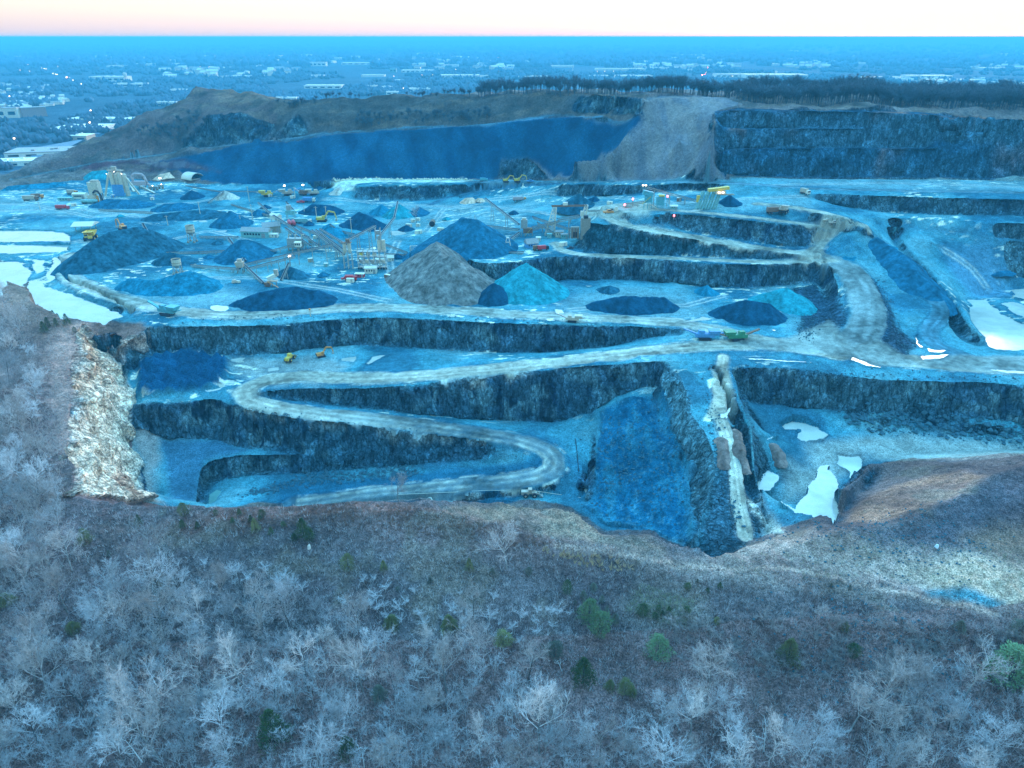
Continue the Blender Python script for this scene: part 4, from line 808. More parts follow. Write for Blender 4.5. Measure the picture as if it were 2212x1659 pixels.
# forest on the near slope: every tree by itself
def in_px(pg, u, v):
    c = False
    for (ax, ay), (bx, by) in zip(pg, pg[1:] + pg[:1]):
        if (ay > v) != (by > v) and u < (bx - ax) * (v - ay) / (by - ay) + ax: c = not c
    return c
FOREST = [([(-70, 1350), (120, 1320), (230, 1290), (330, 1280), (560, 1310), (720, 1350), (800, 1380), (960, 1390), (1100, 1440), (1180, 1480), (1210, 1540), (1330, 1590), (1430, 1520), (1560, 1530), (1640, 1610), (1760, 1590), (1880, 1560), (1950, 1480), (2050, 1460), (2150, 1540), (2212, 1520), (2340, 1500), (2340, 1690), (-70, 1690)], 7.0, 222),
          ([(-40, 660), (20, 660), (60, 740), (85, 800), (85, 900), (100, 1000), (125, 1070), (140, 1160), (200, 1230), (0, 1320), (-60, 1320)], 8.0, 60), ([(330, 1275), (560, 1305), (720, 1340), (960, 1385), (820, 1350), (600, 1290), (400, 1262)], 9, 12)]
rt = random.Random(5); placed = []; near_trees = 0
EXTRA = []
FL = {0: ('leafless grey hardwood standing in the wood on the near slope', 'leafless trees of the near slope wood'), 1: ('leafless pale-stemmed tree on the ridge flank beside the tan rock wall', 'leafless trees on the ridge flank'), 2: ('leafless tree at the upper fringe of the near wood', 'leafless trees at the fringe of the wood')}
for fi, (pg, sp, cap) in enumerate(FOREST):
    us = [p[0] for p in pg]; vs_ = [p[1] for p in pg]; n = 0
    for _ in range(9000):
        u, v = rt.uniform(min(us), max(us)), rt.uniform(min(vs_), max(vs_))
        if not in_px(pg, u, v): continue
        p = spot(u, v)
        if any((p.x - a) ** 2 + (p.y - b) ** 2 < sp * sp for a, b in placed): continue
        if n >= cap: continue
        if fi != 1 and any(w > 22 and abs(u - eu) < w * .5 + 34 and -10 < v - ev < 135 for eu, ev, w, *_ in EV): continue
        placed.append((p.x, p.y)); n += 1
        s = rt.uniform(.6, 1.08) * (1.0 if fi == 0 else 1.05)
        put_tree(TREE_SRC[rt.randrange(9)], p.x, p.y, s, 'bare_tree', FL[fi][0], 'tree', FL[fi][1], lean=(rt.uniform(-.07, .07), rt.uniform(-.07, .07)))
        near_trees += 1
print('near trees', near_trees)
# pale dead trees that stand out, the lone trees by the rim
for (u, v, s, rz, le, k, lab) in [(310, 1652, .95, 0, (0, -.12), 0, 'bleached dead tree with forked top at the bottom edge of the wood'), (445, 1512, .85, 1, (.1, -.42), 1, 'bleached dead tree leaning steeply over a fallen dark log'), (606, 1492, 1.0, 2, (0, -.3), 2, 'big bleached dead tree with long bare side branches'),
     (556, 1606, .42, 3, (0, -.1), 0, 'short bleached snag beside the dark green pine'), (640, 1652, .6, 4, (0, 0), 1, 'small white birch just below the dark green pine'), (787, 1655, .8, 5, (0, 0), 2, 'tall thin white birch at the bottom of the wood'), (960, 1400, .7, 1.2, (.05, -.2), 0, 'crooked pale dead tree at the upper edge of the wood'),
     (1214, 1452, .5, .3, (0, -.3), 1, 'small white dead tree beside the dark cedar clump'), (1650, 1622, .9, 2.2, (0, .1), 1, 'pale bare birch with dense top near a dark gap'), (1730, 1650, .85, 1.7, (.1, -.2), 2, 'slanting pale dead tree among leaning branches'), (1990, 1640, .7, .7, (0, .2), 0, 'bleached dead tree with broken limbs above dark scrub')]:
    p = spot(u, v); put_tree(DEAD_SRC[k], p.x, p.y, s, 'dead_tree', lab, 'dead tree', None, rz, le)
for (u, v, s, k, lab) in [(860, 1082, .72, 2, 'single leafless sapling on the pit rim above the winding road'), (1095, 1232, .8, 5, 'wide leafless bush-like tree alone on the brown slope'), (1020, 1345, .75, 3, 'pale leafless tree with round white crown above the wood'), (1265, 1215, .4, 7, 'small leafless bush on the grassy slope below the rim'),
     (1530, 1490, .95, 1, 'tall leafless tree with white crown at the edge of the dark clearing'), (1950, 1530, 1.0, 5, 'large round leafless tree on the right below the scree'), (1770, 1345, .42, 7, 'thin leafless sapling on the scree slope'), (900, 484, 1.0, 8, 'leafless bushy tree beside the rubble heap in the plant yard'), (330, 1262, 1.15, 1, 'largest spreading leafless oak of the wood, on its upper edge')]:
    p = spot(u, v); put_tree(TREE_SRC[k], p.x, p.y, s, 'bare_tree', lab, 'tree', None)
# evergreens
def conifer(seed, round_=False, n=2600):
    r_ = random.Random(seed); f, t = MB(), MB(); t.cyl((0, 0, -.1), (0, 0, .8), .035, .015, 6)
    for k in range(n):
        z = r_.random() ** (.8 if round_ else 1.1); R_ = (.42 * math.sin(math.pi * min(1, .12 + .86 * z)) ** .7 if round_ else .36 * (1 - z) ** .75 + .03)
        R_ *= .78 + .5 * vnoise(np.float32(z * 6 + seed), np.float32(r_.random() * 3))
        a = r_.uniform(0, 6.283); q = R_ * math.sqrt(r_.uniform(.15, 1)); lump = 1 + .22 * math.sin(a * 3 + seed) + .15 * math.sin(a * 7 + z * 9)
        c = Vector((q * lump * math.cos(a), q * lump * math.sin(a), .06 + z * .94)); s_ = r_.uniform(.016, .036)
        d = Vector((math.cos(a), math.sin(a), r_.uniform(-.1, .9))).normalized() * s_ * 1.6; w = d.cross(Vector((r_.uniform(-1, 1), r_.uniform(-1, 1), 1))).normalized() * s_ * .55
        f.add([c - w, c + w, c + d], [(0, 1, 2)])
    return t, f
CON = {}
for nm, mt in (('cedar', M_cedar), ('olive', M_olive), ('pine', M_pine), ('dull', M_scrub)):
    CON[nm] = []
    for k in range(3):
        t, f = conifer(11 * k + len(CON), nm in ('pine',) or k == 1); CON[nm].append((t.mesh('trunk', M_trunk), f.mesh('foliage', mt)))
GRP = [([(467, 1114, 9), (518, 1113, 11), (567, 1117, 13), (563, 1124, 8), (503, 1130, 10), (543, 1129, 12), (395, 1140, 14), (427, 1139, 12), (613, 1140, 9), (587, 1156, 12)], 'small dark cedar in the patch along the rim left of the pale boulder', 'small cedars along the rim', 'cedar'),
       ([(1422, 1320, 11), (1430, 1331, 10), (1444, 1326, 13), (1414, 1341, 12)], 'small dark cedar of the tight cluster on the grassy slope', 'cedar cluster on the grassy slope', 'cedar'),
       ([(110, 665, 10), (120, 668, 7), (105, 708, 14), (147, 706, 17), (123, 707, 12), (162, 718, 8), (97, 720, 16)], 'dark juniper on the ridge top above the tan wall', 'junipers on the ridge top', 'cedar'),
       ([(1064, 1243, 10), (1142, 1245, 14), (930, 1262, 10), (859, 1278, 8), (237, 1203, 10), (1300, 1301, 13), (1310, 1329, 14), (1242, 1309, 8), (1533, 1367, 8), (1736, 1252, 6), (1795, 1267, 7), (1835, 1273, 8), (1506, 1259, 7)], 'tiny lone juniper dotted on the open slope', 'tiny junipers on the open slope', 'dull')]
rc = random.Random(9)
for i, (u, v, w, h, k, lab) in enumerate(EV):
    p = spot(u, v); s = px(p); t = put_tree(CON[k][i % 3], p.x, p.y, 1, 'cedar' if k in ('cedar', 'olive') else 'pine_tree' if k == 'pine' else 'juniper', lab, 'evergreen', None, z=p.z - .2)
    t.scale = (w * s / .72, w * s / .72, h * s / .8)
for pts, lab, g, k in GRP:
    for i, (u, v, w) in enumerate(pts):
        p = spot(u, v); s = px(p); t = put_tree(CON[k][rc.randrange(3)], p.x, p.y, 1, 'juniper', lab, 'evergreen', g, z=p.z - .15); t.scale = (w * s / .72, w * s / .72, w * s * 1.3 / .8)
# scrub, brambles and dry grass: nobody could count them
def scatter(name, pgs, n, mat, hgt_, wid, per, seed, spread=.5, lab=None):
    r_ = np.random.default_rng(seed); V_, F_ = [], []; k = 0
    allp = []
    for pg in pgs:
        us = [p[0] for p in pg]; vs_ = [p[1] for p in pg]; c = 0
        while c < n // len(pgs):
            u, v = r_.uniform(min(us), max(us)), r_.uniform(min(vs_), max(vs_)); c += 1
            if in_px(pg, u, v): allp.append((u, v))
    base = []
    for u, v in allp: base.append(hit(u, v))
    base = np.array(base)
    m = MB()
    for b in base:
        z = gz(b[0], b[1]) - .05; sc_ = r_.uniform(.5, 1.3)
        for _ in range(per):
            a = r_.uniform(0, 6.28); q = r_.uniform(0, spread) * sc_; h = hgt_ * sc_ * r_.uniform(.5, 1.2); l = r_.uniform(.1, .7) * h
            p0 = Vector((b[0] + q * math.cos(a), b[1] + q * math.sin(a), z)); m.prism(p0, p0 + Vector((l * math.cos(a), l * math.sin(a), h)), wid)
    o = m.build(name, mat); o['kind'] = 'stuff'
    return o
SLOPE = [(-100, 1120), (200, 1095), (860, 1090), (1250, 1170), (1530, 1215), (1900, 1260), (2300, 1330), (2300, 1720), (-100, 1720)]
scatter('undergrowth', [SLOPE], 9000, M_twig2, 1.5, .05, 7, 1, .8)
scatter('undergrowth', [SLOPE], 6000, tree_mat('russet_brush', (.2, .13, .11)), 1.2, .06, 7, 2, .8)
scatter('undergrowth', [[(-100, 640), (150, 690), (150, 900), (140, 1100), (-100, 1150)]], 2200, M_twig, 2.2, .06, 7, 3, 1.0)
scatter('dry_grass', [[(500, 1100), (860, 1085), (1250, 1185), (1100, 1185), (700, 1130), (480, 1160)]], 2600, tree_mat('russet_grass', (.38, .2, .13)), .9, .06, 6, 4, .5)
scatter('dry_grass', [[(1180, 1178), (1250, 1195), (1390, 1225), (1340, 1242), (1240, 1225), (1170, 1195)]], 150, tree_mat('golden_grass', (.75, .5, .28)), 2.0, .1, 9, 5, .35)
scatter('dry_grass', [[(1330, 1190), (1530, 1225), (1680, 1190), (1850, 1150), (2212, 1200), (2212, 1300), (1900, 1250), (1500, 1240)], [(1380, 1260), (1500, 1300), (1480, 1360), (1350, 1320)]], 3000, tree_mat('straw_grass', (.36, .33, .2)), .8, .05, 5, 6, .5)

def sapling(seed, H, W_, n):
    r_ = random.Random(seed); m = MB(); m.cyl((0, 0, -.3), (0, 0, H * .75), .09, .03, 4, False)
    for k in range(12):
        a = r_.uniform(0, 6.28); b = Vector((0, 0, H * r_.uniform(.15, .7))); e = Vector((math.cos(a) * W_ * .45, math.sin(a) * W_ * .45, H * r_.uniform(.55, 1))); m.prism(b, e, .06)
        for j in range(n): p = b.lerp(e, r_.uniform(.25, 1)); m.prism(p, p + Vector((r_.uniform(-1, 1), r_.uniform(-1, 1), r_.uniform(0, 1))).normalized() * r_.uniform(.6, 1.6), .035)
    return m
SAP = [(FOREST[0][0], 520), (FOREST[1][0], 260), ([(330, 1220), (900, 1260), (1250, 1330), (1200, 1420), (900, 1360), (600, 1290), (330, 1260)], 60), ([(1400, 1330), (1700, 1340), (2212, 1380), (2212, 1500), (1900, 1480), (1500, 1470)], 130)]
# ---------------------------------------------------------------- the plant: stockpiles, conveyors, buildings, machines
M_steel = plain_mat('weathered_steel', (.48, .44, .36), .55, .4); M_pale = plain_mat('pale_painted_steel', (.75, .58, .38), .5); M_white = plain_mat('white_paint', (.9, .74, .52), .5, 0, .12)
M_teal = plain_mat('teal_paint', (.12, .42, .42), .5); M_blue = plain_mat('blue_paint', (.1, .32, .55), .5); M_yel = plain_mat('yellow_paint', (.85, .52, .07), .5, 0, .15); M_or = plain_mat('orange_paint', (.85, .3, .06), .5, 0, .15)
M_red = plain_mat('red_paint', (.7, .05, .05), .5, 0, .15); M_rust = plain_mat('rusty_steel', (.3, .15, .08), .8); M_tan = plain_mat('tan_steel', (.62, .45, .3), .6); M_conc = plain_mat('concrete', (.38, .31, .22), .9); M_dark = plain_mat('dark_rubber', (.025, .025, .03), .8)
M_roof = plain_mat('grey_roof', (.4, .34, .28), .6); M_glass = plain_mat('dark_glass', (.02, .03, .05), .15, 0, .05); M_tarp = plain_mat('pale_fabric', (.88, .72, .5), .6, 0, .08); M_green = plain_mat('green_paint', (.06, .3, .13), .5); M_cyan = plain_mat('pale_blue_cladding', (.25, .5, .42), .5); M_pink = plain_mat('dusty_pink_steel', (.6, .42, .36), .7)
def glow(name, col, st):
    m, nt, b = nodes(name); b.inputs['Emission Color'].default_value = (*col, 1); b.inputs['Emission Strength'].default_value = st; b.inputs['Base Color'].default_value = (.8, .8, .8, 1); return m
M_lamp = glow('lit_lamp', (1, .86, .6), 7); M_lred = glow('red_light', (1, .08, .05), 4); M_lor = glow('amber_light', (1, .5, .15), 10)
VZf = VZ
def gzv(x, y):
    i = np.clip(np.searchsorted(rows, y), 1, NR - 1); t = (y - rows[i - 1]) / (rows[i] - rows[i - 1])
    a = np.arctan2(x, y); j = np.clip(np.searchsorted(cols, a), 1, NC - 1); s = (a - cols[j - 1]) / (cols[j] - cols[j - 1])
    return (VZ[i - 1, j - 1] * (1 - s) + VZ[i - 1, j] * s) * (1 - t) + (VZ[i, j - 1] * (1 - s) + VZ[i, j] * s) * t
def pile_mat(name, col, var=.35):
    m, nt, b = nodes(name); n1 = noise(nt, .12, 5, .65); n2 = noise(nt, 1.2, 4, .7); n3 = noise(nt, .35, 4, .6, stretch=(1, 1, .25))
    c = mixc(nt, 1, (*col, 1), ramp(nt, n1, (.32, 1 - var), (.68, 1 + var)), 'MULTIPLY')
    c = mixc(nt, 1, c, ramp(nt, n2, (.3, .75), (.7, 1.25)), 'MULTIPLY'); c = mixc(nt, 1, c, ramp(nt, n3, (.35, 1 - var), (.62, 1 + var * .7)), 'MULTIPLY')
    nt.links.new(c, b.inputs['Base Color']); b.inputs['Roughness'].default_value = .95; b.inputs['Specular IOR Level'].default_value = .02; bump(nt, b, n2, .6, .5); return m
PM = {'dark': pile_mat('dark_gravel', (.008, .065, .105)), 'mid': pile_mat('blue_gravel', (.015, .125, .18)), 'blue': pile_mat('fresh_blue_gravel', (.015, .19, .25)), 'cyan': pile_mat('pale_cyan_sand', (.025, .27, .28)), 'tan': pile_mat('brown_grey_gravel', (.2, .185, .15), .45), 'soil': pile_mat('tan_soil', (.24, .16, .12), .4), 'sand': pile_mat('pale_sand', (.8, .5, .3)), 'white': pile_mat('white_stone_dust', (.6, .5, .36)), 'olive': pile_mat('greenish_gravel', (.02, .1, .13), .45)}
def pile(label, mat, pts, slope=35, bumpy=0, res=None, group=None):
    tn = math.tan(math.radians(slope)); R_ = []
    for u, vf, vt in pts:
        p = spot(u, vf)
        if vt < 20: R_.append(np.array([p.x, p.y, p.z + vt, vt])); continue
        lo, hi = 0., 60.
        for _ in range(26):
            h = (lo + hi) / 2; q = (p.x * (1 + h / tn / p.y), p.y + h / tn, p.z + h)
            if proj(q)[1] > vt: lo = h
            else: hi = h
        R_.append(np.array([*q, h]))
    HS = [q[3] for q in R_]; hm = max(max(HS), 1.0); R_ = [q[:3] for q in R_]; rad = hm / tn + 6
    A = np.array(R_); x0, y0 = A[:, :2].min(0) - rad; x1, y1 = A[:, :2].max(0) + rad
    res = res or max(.7, px(A[0]) * 1.5); xs = np.arange(x0, x1, res); ys = np.arange(y0, y1, res); X, Y = np.meshgrid(xs, ys); Z = np.full(X.shape, -1e9)
    WX_, WY_ = X + fbm(X / 7, Y / 7, o=3) * 3.2, Y + fbm(X / 7 + 31, Y / 7, o=3) * 3.2
    segs = list(zip(R_[:-1], R_[1:])) or [(R_[0], R_[0])]
    for a, b in segs:
        l2 = ((b - a)[:2] ** 2).sum() + 1e-9; t = np.clip(((WX_ - a[0]) * (b - a)[0] + (WY_ - a[1]) * (b - a)[1]) / l2, 0, 1)
        dd = np.hypot(WX_ - a[0] - t * (b - a)[0], WY_ - a[1] - t * (b - a)[1])
        Z = np.maximum(Z, np.where(dd < hm / tn + (3 if hm > 4 else .6), a[2] + (b - a)[2] * t - np.maximum(dd - .8, 0) * tn, -1e9))
    gr = gzv(X, Y); d = Z - gr
    if bumpy:
        cx, cy = np.floor(X / 5), np.floor(Y / 5); bb = np.zeros(X.shape)
        for di in (-1, 0, 1):
            for dj in (-1, 0, 1):
                a_, c_ = cx + di, cy + dj; bb = np.maximum(bb, 1 - np.hypot(X / 5 - a_ - .5 - (_h(a_, c_, a_ * 0) - .5) * .6, Y / 5 - c_ - .5 - (_h(c_, a_, a_ * 0 + 5) - .5) * .6) / .9)
        Z = np.where(d > .3, np.minimum(Z, gr + bumpy + bb * 2.6), Z); d = Z - gr
    Z = Z + fbm(X / 4, Y / 4, o=4) * .55 * np.clip(d / 3, 0, 1)
    ok = d > -1.2
    if d.max() < 1: print('pile too low', label, float(d.max()), [q.round(1).tolist() for q in R_])
    if not ok.any(): return
    idx = -np.ones(X.shape, int); f = ok[:-1, :-1] & ok[1:, :-1] & ok[:-1, 1:] & ok[1:, 1:]
    use = np.zeros(X.shape, bool)
    for a_, b_ in ((0, 0), (0, 1), (1, 0), (1, 1)): use[a_:use.shape[0] - 1 + a_, b_:use.shape[1] - 1 + b_] |= f
    idx[use] = np.arange(use.sum()); c = np.array([A[:, 0].mean(), A[:, 1].mean(), gr[ok].min()])
    Zc = np.maximum(Z, gr - .8); V_ = np.stack([X[use] - c[0], Y[use] - c[1], Zc[use] - c[2]], 1); i, j = np.nonzero(f)
    fs_ = np.stack([idx[i, j], idx[i, j + 1], idx[i + 1, j + 1], idx[i + 1, j]], 1)
    me = bpy.data.meshes.new('gravel_pile'); me.from_pydata(V_.tolist(), [], fs_.tolist()); me.polygons.foreach_set('use_smooth', [True] * len(me.polygons)); me.materials.append(PM[mat])
    o = bpy.data.objects.new('gravel_pile', me); COL.objects.link(o); o.location = c; tag(o, label, 'stockpile', group); return o
pile('large brown-grey gravel cone with a second shoulder, nearest the rim road', 'tan', [(948, 634, 522), (962, 660, 560), (978, 662, 552)], 34)
pile('pale cyan stone dust cone right of the large brown-grey cone', 'cyan', [(1135, 660, 568)], 35)
pile('small dark heap wedged between the brown-grey and cyan cones', 'dark', [(1068, 662, 612)], 38)
pile('long dark gravel ramp behind the large brown-grey cone', 'mid', [(930, 575, 530), (968, 575, 495), (1004, 572, 470), (1030, 560, 474)], 33)
pile('curved dark gravel ridge with greenish end, at the left bend of the rim road', 'olive', [(214, 592, 522), (262, 580, 500), (322, 560, 489)], 34)
pile('low dark mound inside the ring track below the curved ridge', 'olive', [(372, 575, 545), (400, 575, 552)], 28)
pile('tall blue gravel cone under the stacking conveyor, behind the tan screening plant', 'mid', [(528, 572, 518), (545, 565, 517)], 33)
pile('pale blue gravel mound with scooped bays beside the rim road', 'blue', [(288, 628, 601), (340, 640, 606), (416, 640, 586), (440, 636, 600)], 30)
pile('wide flat-topped dark gravel pile in front of the tan screening plant', 'dark', [(518, 664, 648), (570, 672, 630), (640, 670, 620), (690, 665, 628)], 30)
pile('small dark heap under the short inclined conveyor', 'olive', [(628, 603, 576), (650, 605, 588)], 31)
pile('blue gravel cone left of the long blue shed', 'mid', [(503, 495, 455)], 33)
pile('wide dark gravel pile behind the yellow mobile crane', 'dark', [(680, 466, 441), (715, 465, 443)], 28)
pile('small dark-topped blue cone above the row of parallel conveyors', 'blue', [(714, 517, 483)], 33)
pile('dark twin-peaked gravel pile left of the bright cyan cone', 'dark', [(780, 496, 458), (805, 500, 470)], 33)
pile('bright cyan cone under the far stacker tip', 'cyan', [(862, 474, 441)], 34)
pile('dark blue cone half behind the bright cyan cone', 'blue', [(826, 466, 443)], 32); pile('flat dark heap right of the bright cyan cone', 'mid', [(905, 468, 448)], 28)
pile('small black cone on the flat left of the white stone heap', 'dark', [(418, 432, 411)], 32); pile('white stone dust heap beside the far conveyor line', 'white', [(488, 433, 412), (505, 432, 420)], 33)
pile('cyan gravel ridge behind the asphalt silos', 'cyan', [(205, 388, 370), (232, 388, 367)], 30); pile('long pale heap row left of the asphalt plant', 'blue', [(20, 412, 402), (70, 410, 398), (130, 404, 393)], 26)
pile('dark grey bank in front of the asphalt silos', 'mid', [(235, 450, 430), (300, 452, 432)], 20); pile('pale sand heap spilling from the arched tent', 'sand', [(350, 388, 376), (375, 384, 371)], 30)
pile('low dark mound in the middle of the plant yard', 'mid', [(360, 458, 440), (400, 455, 438)], 20); pile('long low dark bank above the utility pole line', 'olive', [(340, 478, 462), (450, 476, 452)], 18)
pile('left dome of the pair of pale sand heaps', 'sand', [(1008, 441, 428), (1020, 440, 427)], 38); pile('right dome of the pair of pale sand heaps', 'sand', [(1034, 438, 428), (1042, 438, 429)], 38)
pile('dark gravel cone behind the gantry crane', 'olive', [(1249, 462, 419)], 34); pile('small dark cone beside the dark gravel cone', 'dark', [(1282, 438, 424)], 33); pile('dark gravel heap under the yellow-roofed plant', 'dark', [(1576, 447, 421)], 36)
pile('small greenish mound in the lower yard above the scalloped pile', 'olive', [(1315, 636, 617)], 24); pile('scalloped dark pile of truck-dumped gravel', 'dark', [(1290, 672, 650), (1350, 680, 638), (1430, 676, 642)], 34, 5.5)
pile('dark broken-topped gravel pile at the end of the rim road', 'dark', [(1560, 690, 660), (1600, 702, 648), (1650, 700, 655)], 35); pile('pale blue-grey sand heap behind the dark broken pile', 'cyan', [(1640, 660, 638), (1690, 668, 622), (1712, 680, 640)], 28); pile('small blue cone at the foot of the middle cliff', 'blue', [(1524, 641, 617)], 32)
pile('long blue-grey gravel embankment between the haul road and the valley road', 'mid', [(1885, 552, 513), (1925, 590, 540), (1968, 640, 585), (2005, 650, 618)], 33); pile('low ribbed blue heap beside the haul road junction', 'blue', [(1840, 552, 535), (1880, 545, 516)], 20)
pile('tan soil berm on the left edge of the spur track', 'soil', [(1559, 952, 1.6), (1563, 985, 1.9), (1568, 1010, 1.5)], 38, res=.45); pile('tan soil berm on the right edge of the spur track', 'soil', [(1590, 935, 1.5), (1598, 980, 2.0), (1608, 1020, 1.6)], 38, res=.45); pile('brown soil heap on the pit floor near the spur', 'soil', [(1668, 965, 1.6), (1678, 985, 2.2), (1686, 1002, 1.6)], 36, res=.45)
pile('dark mound beside the ponded basin', 'mid', [(2140, 592, 566)], 22); pile('white stone spill heap at the end of the shelf', 'white', [(735, 420, 405)], 30)
for lab, mt, pts in [('small dark heap left of the yellow mobile crane', 'dark', [(668, 490, 478)]), ('low blue heap beside the long pale blue shed', 'blue', [(640, 512, 503)]), ('small blue heap behind the long pale blue shed', 'mid', [(560, 468, 452)]), ('small dark heap under the teal incline', 'dark', [(575, 452, 442)]), ('low cyan spread right of the steel drum', 'cyan', [(965, 478, 468)]), ('dark rocky heap left of the leafless bushy tree', 'dark', [(878, 500, 486)]), ('low dark heap between the tanks', 'mid', [(452, 560, 550)]), ('pale heap near the site office track', 'cyan', [(260, 470, 463)]), ('dark heap right of the banked tank', 'olive', [(470, 530, 520)]), ('small dark heap below the gantry crane', 'dark', [(1110, 465, 455)]), ('blue heap in front of the teal plant', 'blue', [(1420, 470, 462)]), ('dark low heap left of the white shelf end', 'dark', [(690, 412, 402)]), ('dark heap in front of the screening frame', 'mid', [(700, 600, 588)]), ('tiny dark cone near the yard edge by the ramp', 'dark', [(860, 560, 549)])]:
    pile(lab, mt, pts, 32)
def conveyor(label, A, B, w=1.7, legs=2, mat=None, deep=1.3, name='conveyor', legw=.35):
    a, b = up(*A), up(*B); g = spot(A[0], A[1]); t = thing(name, label, 'conveyor', g); a -= g; b -= g; mat = mat or M_steel
    fr, be = MB(), MB(); d = (b - a); n = max(4, int(d.length / (w * 1.6))); side = d.cross(Vector((0, 0, 1))).normalized() * w / 2; dn = Vector((0, 0, -deep))
    for s_ in (-1, 1):
        fr.beam(a + side * s_, b + side * s_, .28, .35); fr.beam(a + side * s_ + dn, b + side * s_ + dn, .22, .22)
        for k in range(n):
            p = a + d * k / n + side * s_; q = a + d * (k + 1) / n + side * s_; fr.beam(p, q + dn, .15); fr.beam(q, q + dn, .15)
    fr.build('truss', mat, t)
    be.beam(a + Vector((0, 0, .2)), b + Vector((0, 0, .2)), w * .8, .16); be.cyl(a - side, a + side, .4, n=8); be.cyl(b - side, b + side, .4, n=8); be.build('belt', M_dark if mat is not M_pale else M_white, t)
    for k in range(legs):
        f = (k + .8) / (legs + .3); p = a + d * f; gzz = gz(g.x + p.x, g.y + p.y) - g.z - .3
        if p.z - gzz < 1.5: continue
        m = MB(); sp = side * (1.2 + .04 * (p.z - gzz))
        m.beam(p + side * .8 + dn, Vector((p.x, p.y, gzz)) + sp, legw); m.beam(p - side * .8 + dn, Vector((p.x, p.y, gzz)) - sp, legw)
        h = p.z - gzz; m.beam(p + side * .8 + dn, p - side * .8 + dn, legw)
        for q in range(1, int(h / 5) + 1): z_ = gzz + q * 4.5; m.beam(Vector((p.x, p.y, z_)) + side, Vector((p.x, p.y, z_)) - side, legw * .7)
        m.build('leg', mat, t)
    return t
for args in [('stacking conveyor over the curved gravel ridge, foot in the ring track', (343, 547, 543), (321, 538, 483), 1.6, 1), ('upper stacking conveyor rising to the tall blue cone', (531, 569, 563), (500, 552, 514), 1.6, 1), ('lower feed conveyor descending to the tan screening plant', (570, 614, 611), (521, 580, 562), 1.6, 2),
    ('short inclined conveyor with lamp-topped tip over a small dark heap', (607, 607, 605), (628, 600, 568), 1.5, 1), ('long elevated truss conveyor on tall posts across the middle of the plant', (531, 578, 570), (722, 566, 527), 2.2, 6), ('brown field conveyor ending in a round pulley left of the tan screening plant', (414, 577, 572), (520, 592, 580), 1.5, 3),
    ('leftmost of the parallel incline conveyors below the white shed', (672, 545, 530), (622, 530, 492), 1.4, 3), ('second parallel incline conveyor, its top beside a pipe arch', (690, 545, 530), (634, 528, 488), 1.4, 3), ('third parallel incline conveyor with rust-brown top', (704, 530, 512), (645, 520, 487), 1.4, 3), ('long blue-tinted incline from the white shed down to the screens', (668, 530, 512), (596, 500, 465), 1.6, 3),
    ('left line of the bright triple incline into the silo tower', (745, 570, 550), (678, 528, 497), 1.4, 3), ('middle line of the bright triple incline into the silo tower', (747, 568, 541), (686, 526, 496), 1.4, 3), ('right line of the bright triple incline into the silo tower', (752, 565, 528), (695, 522, 494), 1.4, 3),
    ('conveyor from the silo tower head up to the high transfer house', (757, 570, 517), (815, 545, 487), 1.8, 2), ('long thin conveyor from the transfer house towards the bright cyan cone', (824, 540, 507), (855, 500, 468), 1.4, 1), ('last stacker rising over the bright cyan cone', (854, 500, 468), (862, 478, 435), 1.3, 0),
    ('long high stacker with trestle leading left from the dark crusher house', (1121, 507, 484), (1049, 475, 428), 1.5, 2), ('nearly level boom conveyor hung from a mast left of the crusher house', (1121, 508, 495), (1000, 500, 481), 1.5, 1), ('incline from the crusher house down to the circular pad', (1072, 545, 538), (1121, 512, 502), 1.5, 1), ('radial conveyor lying across the circular pad', (1071, 549, 545), (1130, 549, 544), 1.6, 2),
    ('upper incline from the gantry to the crusher house', (1150, 507, 468), (1240, 507, 497), 1.8, 2), ('dark feed conveyor below the gantry crane', (1150, 509, 490), (1250, 508, 466), 1.6, 2), ('thin conveyor under the gantry beam', (1204, 480, 472), (1250, 479, 464), 1.3, 1), ('long belt on trestles from the lamp-topped teal plant to the right', (1506, 440, 433), (1394, 444, 403), 1.6, 3), ('short belt with red lamp left of the teal plant', (1350, 447, 441), (1395, 447, 434), 1.2, 1),
    ('low field conveyor along the yellow-dotted line right of the black cone', (402, 402, 401), (480, 416, 414), 1.3, 4), ('dark field conveyor leading to the mobile crushing spread', (480, 414, 413), (566, 416, 414), 1.4, 4), ('incline of the teal transfer tower above the white shed', (640, 465, 459), (622, 462, 436), 1.5, 0), ('brown ground conveyor crossing from the blue cone to the white shed', (500, 443, 441), (582, 470, 465), 1.4, 4), ('ground conveyor from the silo tower toward the steel frame', (835, 552, 548), (960, 560, 553), 1.4, 3)]:
    conveyor(*args)
